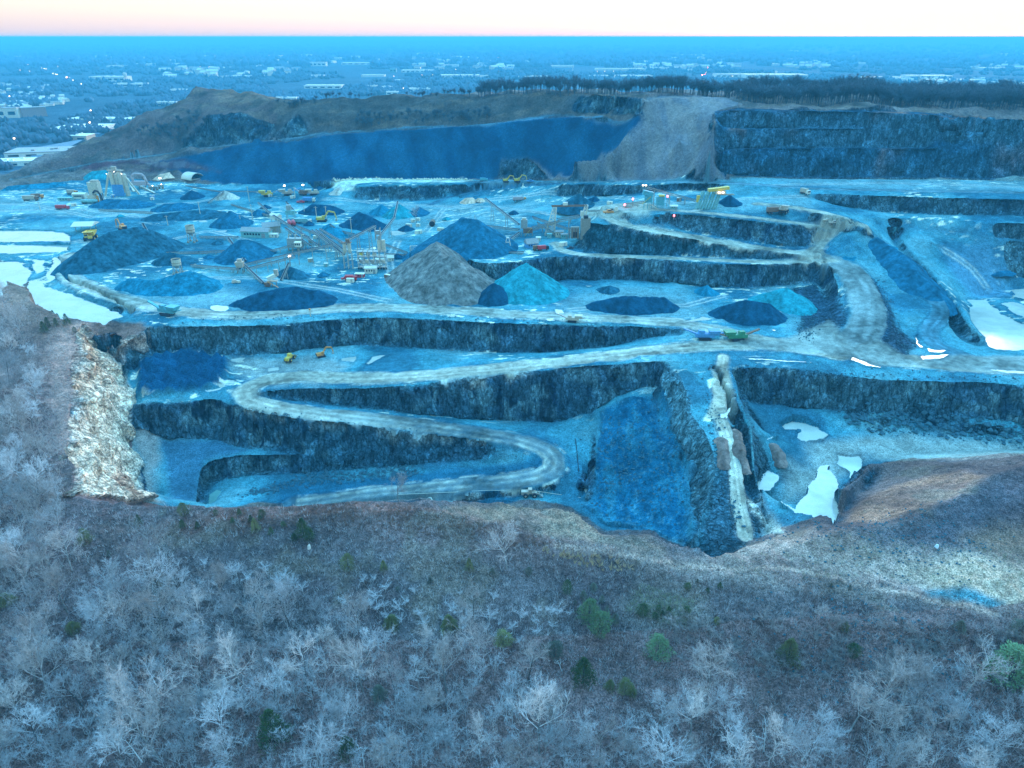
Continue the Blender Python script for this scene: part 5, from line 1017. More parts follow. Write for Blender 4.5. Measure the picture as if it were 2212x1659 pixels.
for args in [('low truss under the long elevated conveyor, ending at the tan plant', (535, 592, 580), (640, 580, 553), 1.6, 4), ('short feed conveyor leaving the operator booth leftwards', (585, 548, 541), (645, 545, 526), 1.4, 2), ('dark field conveyor running right from the ring track', (346, 549, 545), (430, 549, 544), 1.3, 4), ('dark field conveyor between ring track line and tall blue cone', (432, 549, 544), (515, 548, 539), 1.3, 4), ('conveyor from the banked tank towards the pale blue shed', (432, 515, 510), (515, 520, 511), 1.3, 4), ('cross conveyor above the dark twin-peaked pile', (700, 500, 490), (765, 512, 505), 1.4, 3), ('conveyor rising behind the screening frame', (880, 552, 545), (822, 555, 522), 1.5, 2), ('teal incline beside the mobile crushing spread', (590, 470, 465), (560, 450, 437), 1.4, 1), ('thin belt between crusher house and blue-walled house', (1160, 512, 480), (1200, 512, 506), 1.3, 1), ('white return belt under the gantry beam', (1206, 500, 478), (1150, 505, 495), 1.4, 1), ('yard conveyor left of the small white domed silo', (1270, 462, 455), (1322, 460, 452), 1.3, 2), ('low belt feeding the white stone heap', (450, 440, 437), (486, 428, 414), 1.3, 1), ('long ground conveyor below the dark bank of the asphalt silos', (215, 456, 452), (330, 462, 458), 1.3, 5), ('stub conveyor over the small dark-topped blue cone', (735, 505, 500), (716, 510, 484), 1.2, 1)]:
    conveyor(*args)
def lattice(m, a, b, w0, w1, seg, r=.16, wy=None):     # tapering lattice leg between two points
    a, b = Vector(a), Vector(b); wy0 = w0 if wy is None else wy; cs = [(-1, -1), (1, -1), (1, 1), (-1, 1)]
    def ring(t): c = a.lerp(b, t); w = w0 + (w1 - w0) * t; v = wy0 + (min(w1, wy0) - wy0) * t; return [c + Vector((x * w / 2, y * v / 2, 0)) for x, y in cs]
    for k in range(seg):
        p, q = ring(k / seg), ring((k + 1) / seg)
        for i in range(4):
            m.beam(p[i], q[i], r * 1.5); m.beam(p[i], q[(i + 1) % 4], r); m.beam(q[i], q[(i + 1) % 4], r)
    return m
def shed(label, u, v, w, d, h, roof, wall, rfm, rz=0, name='shed', cat='shed', wins=3, stilt=0, door=True, over=.4):
    g = spot(u, v); s = px(g); w *= s; h *= s * 1.05; d = d * s
    t = thing(name, label, cat, g + Vector((0, d * .5, 0)), rz); m = MB(); m.box((0, 0, stilt + h / 2), (w, d, h)); m.add([(-w / 2, -d / 2, stilt + h), (-w / 2, d / 2, stilt + h), (-w / 2, 0, stilt + h + roof), (w / 2, -d / 2, stilt + h), (w / 2, d / 2, stilt + h), (w / 2, 0, stilt + h + roof)], [(0, 2, 1), (3, 4, 5)]); m.build('wall', wall, t)
    MB().gable((0, 0, 0), (w, d, stilt + h + .03), roof + .05, 0, over).build('roof', rfm, t)
    if door: MB().box((w * .32, -d / 2 - .05, stilt + h * .38), (min(3.2, w * .18), .12, h * .74)).build('door', M_roof if wall is not M_roof else M_steel, t)
    for k in range(wins): MB().box((w * (-.4 + .62 * (k + .5) / max(1, wins)), -d / 2 - .05, stilt + h * .58), (min(1.6, w * .1), .12, h * .3)).build('window', M_glass, t)
    if stilt:
        for x in (-1, 1):
            for y in (-1, 1): MB().box((x * w * .42, y * d * .4, stilt / 2), (.4, .4, stilt)).build('leg', M_steel, t)
    return t
shed('long pale blue shed with low grey gable roof in the middle of the plant', 552, 514, 62, 22, 13, 2.6, M_cyan, M_roof, -.12, wins=6); shed('smaller grey gabled shed joined behind the long pale blue shed', 584, 505, 36, 24, 15, 3, M_conc, M_roof, .35, wins=1); shed('small white box hut against the grey gabled shed', 591, 514, 17, 12, 7, .6, M_white, M_white, wins=1)
shed('white clad conveyor house on stilts above the pale blue shed', 596, 484, 24, 12, 9, 1.6, M_white, M_white, -.6, wins=0, stilt=3.5); shed('white control house with flat roof in front of the silo frame', 800, 592, 25, 20, 12, .8, M_white, M_tarp, .05, wins=3); shed('dark red container with white top beside the control house', 777, 600, 19, 11, 8, .3, M_red, M_white, -.1, wins=1, name='container', cat='container')
shed('small white gabled hut at the right foot of the silo frame', 843, 564, 13, 12, 7, 1.6, M_white, M_tarp, .2, wins=1); shed('open pale-roofed shelter on posts beside the settling ponds', 178, 502, 36, 34, 2, 2.4, M_pale, M_tarp, .1, wins=0, stilt=4.5, door=False, over=1.5, name='shelter', cat='shelter')
shed('white site office with dark windows left of the asphalt silos', 171, 430, 27, 14, 10, 1, M_white, M_white, 0, wins=5); shed('low pale blue office trailer under the white site office', 140, 434, 30, 10, 6, .5, M_cyan, M_cyan, wins=3, name='office_trailer', cat='trailer')
shed('pale blue cabin below the gantry crane tower', 1187, 515, 9, 8, 9, .4, M_cyan, M_cyan, wins=1, name='cabin', cat='cabin'); shed('grey-white plant room under the gantry crane', 1208, 513, 17, 12, 12, .8, M_pale, M_roof, wins=2); shed('pale blue plant room beside the concrete crusher wall', 1219, 516, 14, 10, 9, .6, M_cyan, M_roof, wins=2)
shed('blue-walled house with lilac roof on the crusher bench', 1148, 536, 26, 18, 9, 3, M_blue, M_roof, .3, wins=3); shed('small white box cabin behind the blue-walled house', 1163, 522, 9, 8, 8, .5, M_white, M_white, wins=1, name='cabin', cat='cabin'); shed('white-roofed cabin right of the lamp-topped teal plant', 1456, 451, 15, 10, 5, .7, M_cyan, M_white, -.05, wins=2, name='cabin', cat='cabin')
# arched fabric shelter
g = spot(417, 388); s = px(g); t = thing('arched_tent', 'white arched fabric shelter open at its end, under the dark spoil face', 'tent', g, -.55); R_ = 16.5 * s; L_ = 34 * s; m = MB(); m.sm = True; n = 18
V_ = [(x, R_ * math.cos(math.pi * k / n), R_ * .82 * math.sin(math.pi * k / n)) for x in (-L_ / 2, L_ / 2) for k in range(n + 1)]; m.add(V_, [(k, k + 1, n + 2 + k, n + 1 + k) for k in range(n)]); o = m.build('cover', M_tarp, t); sd = o.modifiers.new('thickness', 'SOLIDIFY'); sd.thickness = .4
for x in (-L_ / 2 + .3, 0, L_ / 2 - .3):
    m = MB()
    for k in range(n): m.beam((x, R_ * .97 * math.cos(math.pi * k / n), R_ * .8 * math.sin(math.pi * k / n)), (x, R_ * .97 * math.cos(math.pi * (k + 1) / n), R_ * .8 * math.sin(math.pi * (k + 1) / n)), .4)
    m.build('rib', M_steel, t)
m = MB(); m.box((L_ / 2 - .5, 0, 0.6), (.6, R_ * 1.9, 1.2)); m.build('end_sill', M_conc, t)
# asphalt plant
def Tt(name, label, cat, u, v, rz=0): g = spot(u, v); return thing(name, label, cat, g, rz), px(g)
t, s = Tt('asphalt_silo_tower', 'tall group of pale asphalt silos with blue lower cladding and lit heads', 'silo tower', 262, 424)
for k, x in enumerate((-14, -3, 8, 18)):
    z0, z1 = (8 if k < 3 else 0) * s, (50 - (k % 2) * 5) * s; MB().cyl((x * s * .8, (k % 2) * 3 * s, z0), (x * s * .8, (k % 2) * 3 * s, z1), 4.6 * s, n=14).build('silo', M_pale, t); MB().cyl((x * s * .8, (k % 2) * 3 * s, z1), (x * s * .8, (k % 2) * 3 * s, z1 + 3 * s), 4.6 * s, 1 * s, 14).build('silo_cap', M_pale, t)
for k, x in enumerate((-9, -1, 7)): MB().box((x * s, -4.6 * s, 13 * s), (7.4 * s, 2.4 * s, 24 * s)).build('cladding_panel', M_blue, t)
m = MB(); m.box((0, 0, 54 * s), (32 * s, 8 * s, 1.2 * s)); [m.beam((x * s, -3.8 * s, 54 * s), (x * s, -3.8 * s, 57 * s), .3) for x in range(-15, 16, 5)]; m.beam((-15 * s, -3.8 * s, 57 * s), (15 * s, -3.8 * s, 57 * s), .3); m.build('catwalk', M_tan, t)
MB().box((-2 * s, 0, 58 * s), (9 * s, 6 * s, 8 * s)).build('head_house', M_tan, t)
for a, b in (((-33 * s, -2 * s, 0), (-17 * s, 0, 46 * s)), ((40 * s, 0, 4 * s), (16 * s, 2 * s, 42 * s))): MB().beam(a, b, 3 * s, 3.4 * s).build('elevator', M_pale, t)
for x, z in ((-17, 48), (0, 52), (15, 48)): MB().box((x * s, -6 * s, z * s), (1.2 * s, .8 * s, 1 * s)).build('lamp', M_lamp, t)
t, s = Tt('mixing_tower', 'square pale mixing tower with dark ducts and orange stack left of the silos', 'mixing tower', 212, 436)
MB().box((0, 0, 30 * s), (22 * s, 14 * s, 24 * s)).build('hopper_house', M_pale, t); MB().box((3 * s, 0, 43 * s), (14 * s, 10 * s, 6 * s)).build('screen_house', M_tan, t); MB().box((-8 * s, -3 * s, 9 * s), (18 * s, 12 * s, 14 * s), taper=.85).build('bin', M_pale, t)
for x in (-10, 10):
    for y in (-6, 6): MB().box((x * s, y * s, 9 * s), (1.4 * s, 1.4 * s, 18 * s)).build('leg', M_rust, t)
m = MB(); m.sm = True; pts = [Vector((-2 * s, -8 * s, 20 * s)), Vector((3 * s, -8 * s, 25 * s)), Vector((9 * s, -8 * s, 24 * s)), Vector((14 * s, -8 * s, 15 * s)), Vector((15 * s, -8 * s, 2 * s))]
for a, b in zip(pts[:-1], pts[1:]): m.cyl(a, b, 1.8 * s, n=8)
m.build('duct', M_dark, t); MB().cyl((6 * s, -9 * s, 0), (6 * s, -9 * s, 15 * s), 2.6 * s, n=10).build('stack', M_or, t)
t, s = Tt('dust_collector', 'dusty pink dust collector with a big looped duct on its roof', 'dust collector', 300, 408); MB().box((4 * s, 0, 12 * s), (30 * s, 10 * s, 9 * s)).build('filter_house', M_pink, t)
m = MB(); m.sm = True; pts = [Vector((x * s, 0, z * s)) for x, z in ((-9, 14), (-9, 26), (-4, 31), (12, 31), (17, 26), (21, 12), (26, 6))]
for a, b in zip(pts[:-1], pts[1:]): m.cyl(a, b, 2.6 * s, n=10)
m.build('loop_duct', M_pink, t)
for x in (-9, 4, 17): MB().box((x * s, -3 * s, 4 * s), (1.2 * s, 1.2 * s, 8 * s)).build('leg', M_rust, t)
for a, b, lab in (((296, 402, 397), (334, 418, 416), 'long pale chute conveyor sloping right from the dust collector'), ((278, 398, 385), (290, 415, 413), 'steep drag conveyor between silos and dust collector')): conveyor(lab, (b[0], b[1], b[2]), a, 1.8, 1, M_pale)
for k, (u, v, lab) in enumerate([(333, 411, 'cold feed bin row with bright lamps right of the dust collector'), (352, 408, 'far cold feed bin with one lamp right of the bin row')]):
    t, s = Tt('feed_bin', lab, 'feed bin', u, v)
    for q in range(3 - k): MB().box(((q - 1) * 7 * s, 0, 6 * s), (4 * s, 5 * s, 5 * s), taper=1.5).build('bin', M_steel, t); MB().box(((q - 1) * 7 * s, 0, 1.8 * s), (3 * s, 3 * s, 3.6 * s)).build('stand', M_rust, t)
    MB().box((0, -3 * s, 10 * s), (1.6 * s, 1 * s, 1.2 * s)).build('lamp', M_lamp, t)
# tanks on legs
for u, v, w, h, lab in [(416, 523, 18, 36, 'round banded tank on braced legs, upper one in the yard behind the ring track'), (386, 592, 19, 33, 'round banded tank on a lattice base, lower one behind the pale blue mound')]:
    t, s = Tt('surge_bin', lab, 'tank', u, v); R_ = w * s / 2; H_ = h * s
    MB().cyl((0, 0, H_ * .62), (0, 0, H_), R_, n=16, cap=False).build('drum', M_pale, t); MB().cyl((0, 0, H_ * .42), (0, 0, H_ * .62), R_ * .45, R_, 16, False).build('cone', M_steel, t); MB().cyl((0, 0, H_ * .9), (0, 0, H_ * .93), R_ * .97, n=16).build('fill', M_dark, t)
    MB().cyl((0, 0, H_ * .74), (0, 0, H_ * .77), R_ * 1.03, n=16).build('band', M_rust, t)
    for a in range(4): c_, s_ = math.cos(a * 1.571 + .78), math.sin(a * 1.571 + .78); m = MB(); m.beam((c_ * R_ * .9, s_ * R_ * .9, H_ * .66), (c_ * R_ * 1.05, s_ * R_ * 1.05, -.3), .5); m.build('leg', M_steel, t); MB().box((c_ * R_ * 1.05, s_ * R_ * 1.05, .5), (1.5, 1.5, 1.2)).build('foot', M_conc, t)
    m = MB(); [m.beam((math.cos(a * 1.571 + .78) * R_, math.sin(a * 1.571 + .78) * R_, H_ * .1), (math.cos(a * 1.571 + 2.35) * R_, math.sin(a * 1.571 + 2.35) * R_, H_ * .5), .3) for a in range(4)]; m.build('brace', M_steel, t)
# silo tower and screening frame in the middle
t, s = Tt('silo_tower', 'narrow tower of two pale hoppers on tall yellow posts left of the screening frame', 'tower', 754, 580)
for x in (-5, 5): MB().cyl((x * s, 0, 38 * s), (x * s, 0, 56 * s), 4 * s, n=12).build('hopper', M_pale, t); MB().cyl((x * s, 0, 32 * s), (x * s, 0, 38 * s), 1.2 * s, 4 * s, 12).build('outlet', M_pale, t)
for x in (-9, 0, 9):
    for y in (-4, 4): MB().box((x * s, y * s, 19 * s), (1 * s, 1 * s, 38 * s)).build('post', M_pale if y < 0 else M_steel, t)
m = MB(); m.box((0, 0, 57 * s), (22 * s, 9 * s, 1 * s)); m.box((3 * s, 0, 61 * s), (8 * s, 6 * s, 7 * s)); m.build('head_platform', M_rust, t)
m = MB(); [m.beam((-9 * s, -4 * s, z * s), (9 * s, -4 * s, (z + 9) * s), .3) for z in (2, 12, 22)]; m.build('brace', M_steel, t)
t, s = Tt('screen_tower', 'wide open steel screening frame with pale columns and decks', 'screening plant', 806, 580)
for x in (-30, -18, -8, 4, 16, 28):
    for y in (-6, 6): MB().box((x * s, y * s, 21 * s), (1.1 * s, 1.1 * s, 42 * s)).build('column', M_pale if y < 0 else M_steel, t)
for z in (4, 13, 27, 38): MB().box((0, 0, z * s), (62 * s, 13 * s, .9 * s)).build('deck', M_steel, t)
m = MB(); [m.beam((x * s, -6.2 * s, 4 * s), ((x + 11) * s, -6.2 * s, 13 * s), .35) for x in (-30, -19, -8, 3, 14)]; [m.beam(((x + 11) * s, -6.2 * s, 13 * s), (x * s, -6.2 * s, 27 * s), .3) for x in (-30, -8, 14)]; m.build('brace', M_steel, t)
for x, z, mt in ((-22, 33, M_yel), (-8, 32, M_steel), (6, 32, M_pale), (-24, 17, M_steel), (-12, 17, M_pale), (0, 17, M_steel), (12, 17, M_steel), (23, 17, M_pale)): MB().box((x * s, -2 * s, z * s), (8 * s, 7 * s, 5 * s), ry=.25).build('screen', mt, t)
for x in (17, 26): MB().cyl((x * s, 2 * s, 40 * s), (x * s, 2 * s, 62 * s), 4.2 * s, n=12).build('silo', M_pale, t)
m = MB(); m.box((18 * s, 2 * s, 66 * s), (6 * s, 5 * s, 9 * s)); m.box((16 * s, 2 * s, 78 * s), (11 * s, 8 * s, 8 * s)); [m.beam(((16 + a) * s, (2 + b) * s, 62 * s), ((16 + a) * s, (2 + b) * s, 88 * s), .5) for a in (-5, 5) for b in (-4, 4)]; m.build('transfer_house', M_steel, t)
for x in range(-30, 31, 6): MB().cyl((x * s, -7 * s, 0), (x * s, -7 * s, 4 * s), 1.1 * s, n=8).build('bin_gate', M_dark, t)
t, s = Tt('screen_house', 'rusty concrete screen house where the parallel inclines meet', 'screen house', 640, 540); MB().box((0, 0, 16 * s), (34 * s, 14 * s, 20 * s), taper=.9).build('house', M_steel, t)
for x in (-14, -5, 5, 14): MB().box((x * s, -6 * s, 3 * s), (2 * s, 2 * s, 10 * s)).build('pier', M_conc, t)
for x in (-12, 2, 16): m = MB(); m.sm = True; m.cyl((x * s, -3 * s, 26 * s), (x * s, -3 * s, 34 * s), .9 * s, n=8); m.cyl((x * s, -3 * s, 34 * s), ((x + 6) * s, -3 * s, 34 * s), .9 * s, n=8); m.build('vent_pipe', M_pale, t)
t, s = Tt('operator_booth', 'white operator booth on a single post below the parallel inclines', 'booth', 647, 552); MB().box((0, 0, 24 * s), (13 * s, 9 * s, 9 * s)).build('cab', M_white, t); MB().box((0, 0, 29 * s), (14.5 * s, 10.5 * s, 1 * s)).build('roof', M_white, t); MB().box((0, 0, 10 * s), (2.4 * s, 2.4 * s, 20 * s)).build('post', M_conc, t)
for x in (-4, 0, 4): MB().box((x * s, -4.6 * s, 25 * s), (2.6 * s, .3, 3.4 * s)).build('window', M_glass, t)
t, s = Tt('transfer_tower', 'teal-grey transfer tower with white bins above the red tank trailers', 'tower', 629, 472)
for x in (-7, 0, 7): MB().box((x * s, 0, 13 * s), (6.4 * s, 8 * s, 9 * s)).build('bin', M_cyan, t)
for x in (-8, 8):
    for y in (-4, 4): MB().box((x * s, y * s, 4.5 * s), (1 * s, 1 * s, 9 * s)).build('leg', M_steel, t)
MB().box((-3 * s, 2 * s, 23 * s), (9 * s, 8 * s, 11 * s)).build('head', M_steel, t)
t, s = Tt('feed_hopper', 'orange-tan feed hopper at the knee of the stacking conveyors', 'hopper', 521, 590); MB().box((0, 0, 19 * s), (14 * s, 10 * s, 12 * s), taper=1.25).build('hopper', M_tan, t); MB().box((1 * s, 0, 28 * s), (9 * s, 7 * s, 6 * s)).build('motor_house', M_tan, t)
for x in (-6, 6):
    for y in (-4, 4): MB().box((x * s, y * s, 6 * s), (1 * s, 1 * s, 13 * s)).build('leg', M_rust, t)
t, s = Tt('screening_plant', 'tan screening plant with white screen box and orange stairs below the lower feed', 'screening plant', 590, 619); MB().box((0, 0, 21 * s), (20 * s, 9 * s, 8 * s), rz=.35, ry=-.35).build('screen_box', M_white, t); MB().box((10 * s, 2 * s, 30 * s), (8 * s, 7 * s, 14 * s)).build('head_chute', M_tan, t); MB().box((0, 0, 12 * s), (22 * s, 11 * s, 2 * s)).build('deck', M_tan, t)
MB().beam((-8 * s, -7 * s, 12 * s), (14 * s, -8 * s, 0), 2.2 * s, .5 * s).build('stair', M_or, t); MB().box((-12 * s, 2 * s, 4 * s), (10 * s, 9 * s, 8 * s), taper=1.2).build('feed_box', M_rust, t)
for x in (-9, 0, 9): MB().box((x * s, -3 * s, 6 * s), (1.2 * s, 1.2 * s, 12 * s)).build('leg', M_rust, t)
t, s = Tt('crusher_wreck', 'rusty discarded hopper lying left of the tan screening plant', 'hopper', 510, 612); MB().box((-3 * s, 0, 4 * s), (12 * s, 8 * s, 6 * s), rz=.5, taper=.6).build('hopper', M_tan, t); MB().box((5 * s, 0, 3 * s), (8 * s, 6 * s, 4 * s), rz=-.4).build('chute', M_pale, t)
# crusher bench
t, s = Tt('crusher_house', 'dark crusher house with yellow stairs between the stackers and the gantry', 'crusher', 1136, 509); MB().box((-4 * s, 0, 26 * s), (14 * s, 10 * s, 18 * s)).build('upper_house', M_steel, t); MB().box((4 * s, 0, 12 * s), (20 * s, 12 * s, 10 * s)).build('lower_house', M_rust, t); MB().beam((-2 * s, -7 * s, 2 * s), (12 * s, -7 * s, 18 * s), 1.6 * s, .5 * s).build('stair', M_yel, t)
for x in (-10, -2, 6, 14): MB().box((x * s, -5 * s, 5 * s), (1.2 * s, 1.2 * s, 12 * s)).build('column', M_steel, t)
MB().box((-4 * s, 0, 37 * s), (9 * s, 7 * s, 3.5 * s)).build('roof_vent', M_pale, t)
t, s = Tt('gantry_crane', 'white lattice gantry crane with rust-red beam beside the concrete crusher wall', 'gantry crane', 1192, 508); m = MB(); lattice(m, (-5 * s, 0, 0), (5 * s, 0, 60 * s), 20 * s, 7 * s, 8, .3, 12 * s); m.build('tower', M_white, t)
m = MB()
for y in (-3, 3): m.beam((-2 * s, y * s, 62 * s), (72 * s, y * s, 63 * s), .9 * s, 3 * s)
for k in range(12): m.beam(((k * 6) * s, -3 * s, 63 * s), ((k * 6 + 6) * s, 3 * s, 63 * s), .3 * s)
m.build('beam', M_rust, t); MB().box((27 * s, 0, 67 * s), (10 * s, 7 * s, 6 * s)).build('hoist_cab', M_white, t); m = MB(); lattice(m, (66 * s, 0, 30 * s), (72 * s, 0, 64 * s), 9 * s, 6 * s, 4, .3); m.build('far_leg', M_white, t); MB().box((64 * s, 0, 46 * s), (8 * s, 6 * s, 11 * s)).build('side_house', M_white, t)
t, s = Tt('crusher_wall', 'tall concrete crusher retaining wall with dark opening and rusty posts', 'retaining wall', 1252, 516); MB().box((12 * s, 6 * s, 21 * s), (20 * s, 14 * s, 46 * s)).build('wall', M_conc, t); MB().box((-10 * s, 8 * s, 12 * s), (18 * s, 10 * s, 24 * s)).build('pier', M_conc, t); MB().box((12 * s, 4 * s, 46 * s), (9 * s, 10 * s, 6 * s)).build('dump_hopper', M_dark, t)
for x in (-22, -16, -10, -4): MB().box((x * s, 0, 12 * s), (1.3 * s, 1.3 * s, 24 * s)).build('post', M_rust, t)
MB().box((-10 * s, 2.6 * s, 8 * s), (8 * s, .5, 12 * s)).build('opening', M_dark, t)  # dark panel on the pier stands in for the shade of an opening
t, s = Tt('conveyor_mast', 'white A-frame mast holding the incline at the circular pad', 'mast', 1097, 541); m = MB()
for x in (-8, 8):
    for y in (-5, 5): m.beam((x * s, y * s, 0), (x * .3 * s, y * .3 * s, 27 * s), .9 * s)
for z in (9, 18): k = 1 - .7 * z / 27; m.beam((-8 * k * s, -5 * k * s, z * s), (8 * k * s, -5 * k * s, z * s), .6 * s); m.beam((-8 * k * s, 5 * k * s, z * s), (8 * k * s, 5 * k * s, z * s), .6 * s)
m.build('frame', M_white, t); MB().box((0, 0, 27.5 * s), (6 * s, 4 * s, 1.5 * s)).build('head', M_white, t)
t, s = Tt('boom_mast', 'slender A-frame mast holding the level boom conveyor', 'mast', 1030, 497); m = MB(); m.beam((-3 * s, 0, 0), (-4 * s, 0, 30 * s), .5 * s); m.beam((8 * s, 0, 0), (-4 * s, 0, 30 * s), .4 * s); m.build('frame', M_pale, t); MB().box((-4 * s, 0, 30 * s), (1.6 * s, 1.6 * s, 1.6 * s)).build('head', M_pale, t)
t, s = Tt('steel_stand', 'empty square steel stand left of the large brown-grey cone', 'frame', 894, 549); m = MB(); [m.beam((x * s, y * s, 0), (x * s, y * s, 17 * s), .8 * s) for x in (-7, 7) for y in (-5, 5)]; m.build('leg_frame', M_pale, t); m = MB(); [m.beam((-7 * s, y * s, z * s), (7 * s, y * s, z * s), .8 * s) for y in (-5, 5) for z in (10, 17)]; [m.beam((x * s, -5 * s, 17 * s), (x * s, 5 * s, 17 * s), .8 * s) for x in (-7, 7)]; m.build('top_frame', M_pale, t)
g1, g2 = spot(987, 548), spot(1002, 518); t = thing('water_pipe', 'thin pale bent pipe standing between the dark ramp and circular pad', 'pipe', g1); m = MB(); m.cyl((0, 0, 0), (0, 0, 11), .35, n=6); m.cyl((0, 0, 11), (7, 20, 13), .35, n=6); m.cyl((7, 20, 13), (14, 20, 13), .35, n=6); m.build('pipe', M_pale, t); MB().box((0, 0, .3), (1.5, 1.5, .7)).build('foot', M_conc, t)
t, s = Tt('steel_drum', 'big open-ended black steel drum lying beside the rubble heap', 'drum', 934, 488); m = MB(); m.cyl((0, -3, 6 * s), (0, 5, 6 * s), 6 * s, n=18, cap=False); m.build('shell', M_rust, t); MB().cyl((0, -2.6, 6 * s), (0, -2.4, 6 * s), 5.9 * s, n=18).build('interior_shade', M_dark, t)  # dark disc inside the shell stands in for the shade in the drum
# the lamp-topped teal plant and the yellow-roofed plant
t, s = Tt('teal_crushing_plant', 'teal crushing plant with floodlights and yellow stairs on the upper bench', 'crushing plant', 1405, 450); MB().box((-8 * s, 0, 32 * s), (22 * s, 10 * s, 9 * s), ry=.2).build('screen_deck', M_teal, t); MB().box((-6 * s, 0, 20 * s), (16 * s, 9 * s, 14 * s)).build('crusher_body', M_teal, t); MB().box((20 * s, 0, 16 * s), (16 * s, 9 * s, 18 * s)).build('second_tower', M_teal, t); MB().box((22 * s, 0, 27 * s), (12 * s, 8 * s, 3 * s)).build('tower_deck', M_yel, t)
MB().beam((-20 * s, -6 * s, 10 * s), (-2 * s, -6 * s, 26 * s), 1.6 * s, .6 * s).build('stair', M_yel, t); MB().beam((-2 * s, -6 * s, 10 * s), (14 * s, -7 * s, 0), 3 * s, 1 * s).build('discharge_belt', M_pale, t)
for x in (-15, -7, 1, 14, 26): MB().box((x * s, -3 * s, 6 * s), (1.2 * s, 1.2 * s, 14 * s)).build('leg', M_teal, t)
for x in (-20, -14): MB().cyl((x * s, 0, 36 * s), (x * s, 0, 48 * s), .25 * s, n=6).build('lamp_post', M_steel, t); MB().box((x * s, -.6, 49 * s), (3 * s, 1.5 * s, 2.4 * s)).build('floodlight', M_lamp, t)
t, s = Tt('yellow_roof_plant', 'yellow-roofed dump station on raking white lattice legs', 'dump station', 1532, 452)
for x in (-22, -10, 2, 14): m = MB(); lattice(m, ((x - 4) * s, 0, 0), ((x + 6) * s, 4 * s, 37 * s), 7 * s, 5 * s, 5, .3); m.build('leg', M_cyan, t)
MB().box((16 * s, 4 * s, 42 * s), (44 * s, 12 * s, 6 * s), ry=-.12).build('roof_house', M_yel, t); MB().box((20 * s, 2 * s, 35 * s), (22 * s, 10 * s, 6 * s)).build('bay', M_pale, t); MB().box((-26 * s, 2 * s, 22 * s), (6 * s, 5 * s, 14 * s)).build('side_bin', M_yel, t); MB().box((36 * s, 6 * s, 30 * s), (30 * s, 8 * s, 2 * s)).build('ramp', M_conc, t)
for x in (16, 24): MB().box((x * s, -4 * s, 36 * s), (3 * s, .8, 2.2 * s)).build('lamp', M_lamp, t)
t, s = Tt('bulk_silo', 'small white domed silo among the belts left of the teal plant', 'silo', 1331, 458); MB().cyl((0, 0, 3 * s), (0, 0, 9 * s), 4 * s, n=12).build('body', M_white, t); m = MB(); m.sm = True; m.cyl((0, 0, 9 * s), (0, 0, 12 * s), 4 * s, 1.5 * s, 12); m.build('dome', M_white, t)
for x in (-1, 1): MB().box((x * 2.6 * s, 0, 1.4 * s), (1 * s, 1 * s, 3 * s)).build('leg', M_steel, t)
for u, v, h, lab in [(1366, 446, 14, 'red beacon light left of the teal plant'), (1440, 446, 20, 'red beacon light right of the teal plant'), (1349, 448, 5, 'low red beacon at the end of the short belt'), (1455, 476, 6, 'red beacon standing on the loop road bank')]:
    t, s = Tt('beacon', lab, 'beacon', u, v); MB().cyl((0, 0, 0), (0, 0, h * s), .25, n=6).build('pole', M_steel, t); MB().cyl((0, 0, h * s), (0, 0, h * s + 1.3), .65, n=10).build('lamp', M_lred, t)
# utility poles
for i, (u, v, vt, lab) in enumerate([(539, 436, 402, 'utility pole in front of the dark spoil face, beside the white stone heap'), (434, 470, 436, 'utility pole alone on the long dark bank'), (363, 487, 466, 'short utility pole at the yard track bend'), (546, 474, 441, 'utility pole behind the blue gravel cone'), (521, 486, 465, 'short utility pole on the right flank of the blue gravel cone'), (685, 478, 446, 'utility pole left of the yellow mobile crane'), (706, 476, 445, 'utility pole right of the yellow mobile crane'), (638, 427, 404, 'tall utility pole inside the mobile crushing spread'), (658, 462, 443, 'thin utility pole beside the teal-grey transfer tower'), (760, 505, 472, 'wooden twin pole on the dark twin-peaked pile'), (88, 456, 436, 'utility pole along the access road at far left'), (610, 648, 640, 'marker post at the pile toe'), (671, 684, 668, 'orange-topped marker pole on the rim road edge')]):
    a = up(u, v, vt); g = spot(u, v); t = thing('utility_pole', lab, 'pole', g); h = max(2, a.z - g.z); MB().cyl((0, 0, -.4), (0, 0, h), .35, .25, 7).build('pole', M_pale, t)
    if i < 11: MB().box((0, 0, h * .93), (3.2, .3, .3)).build('crossarm', M_steel, t)
    else: MB().box((0, 0, h), (.9, .9, .9)).build('marker', M_or, t)
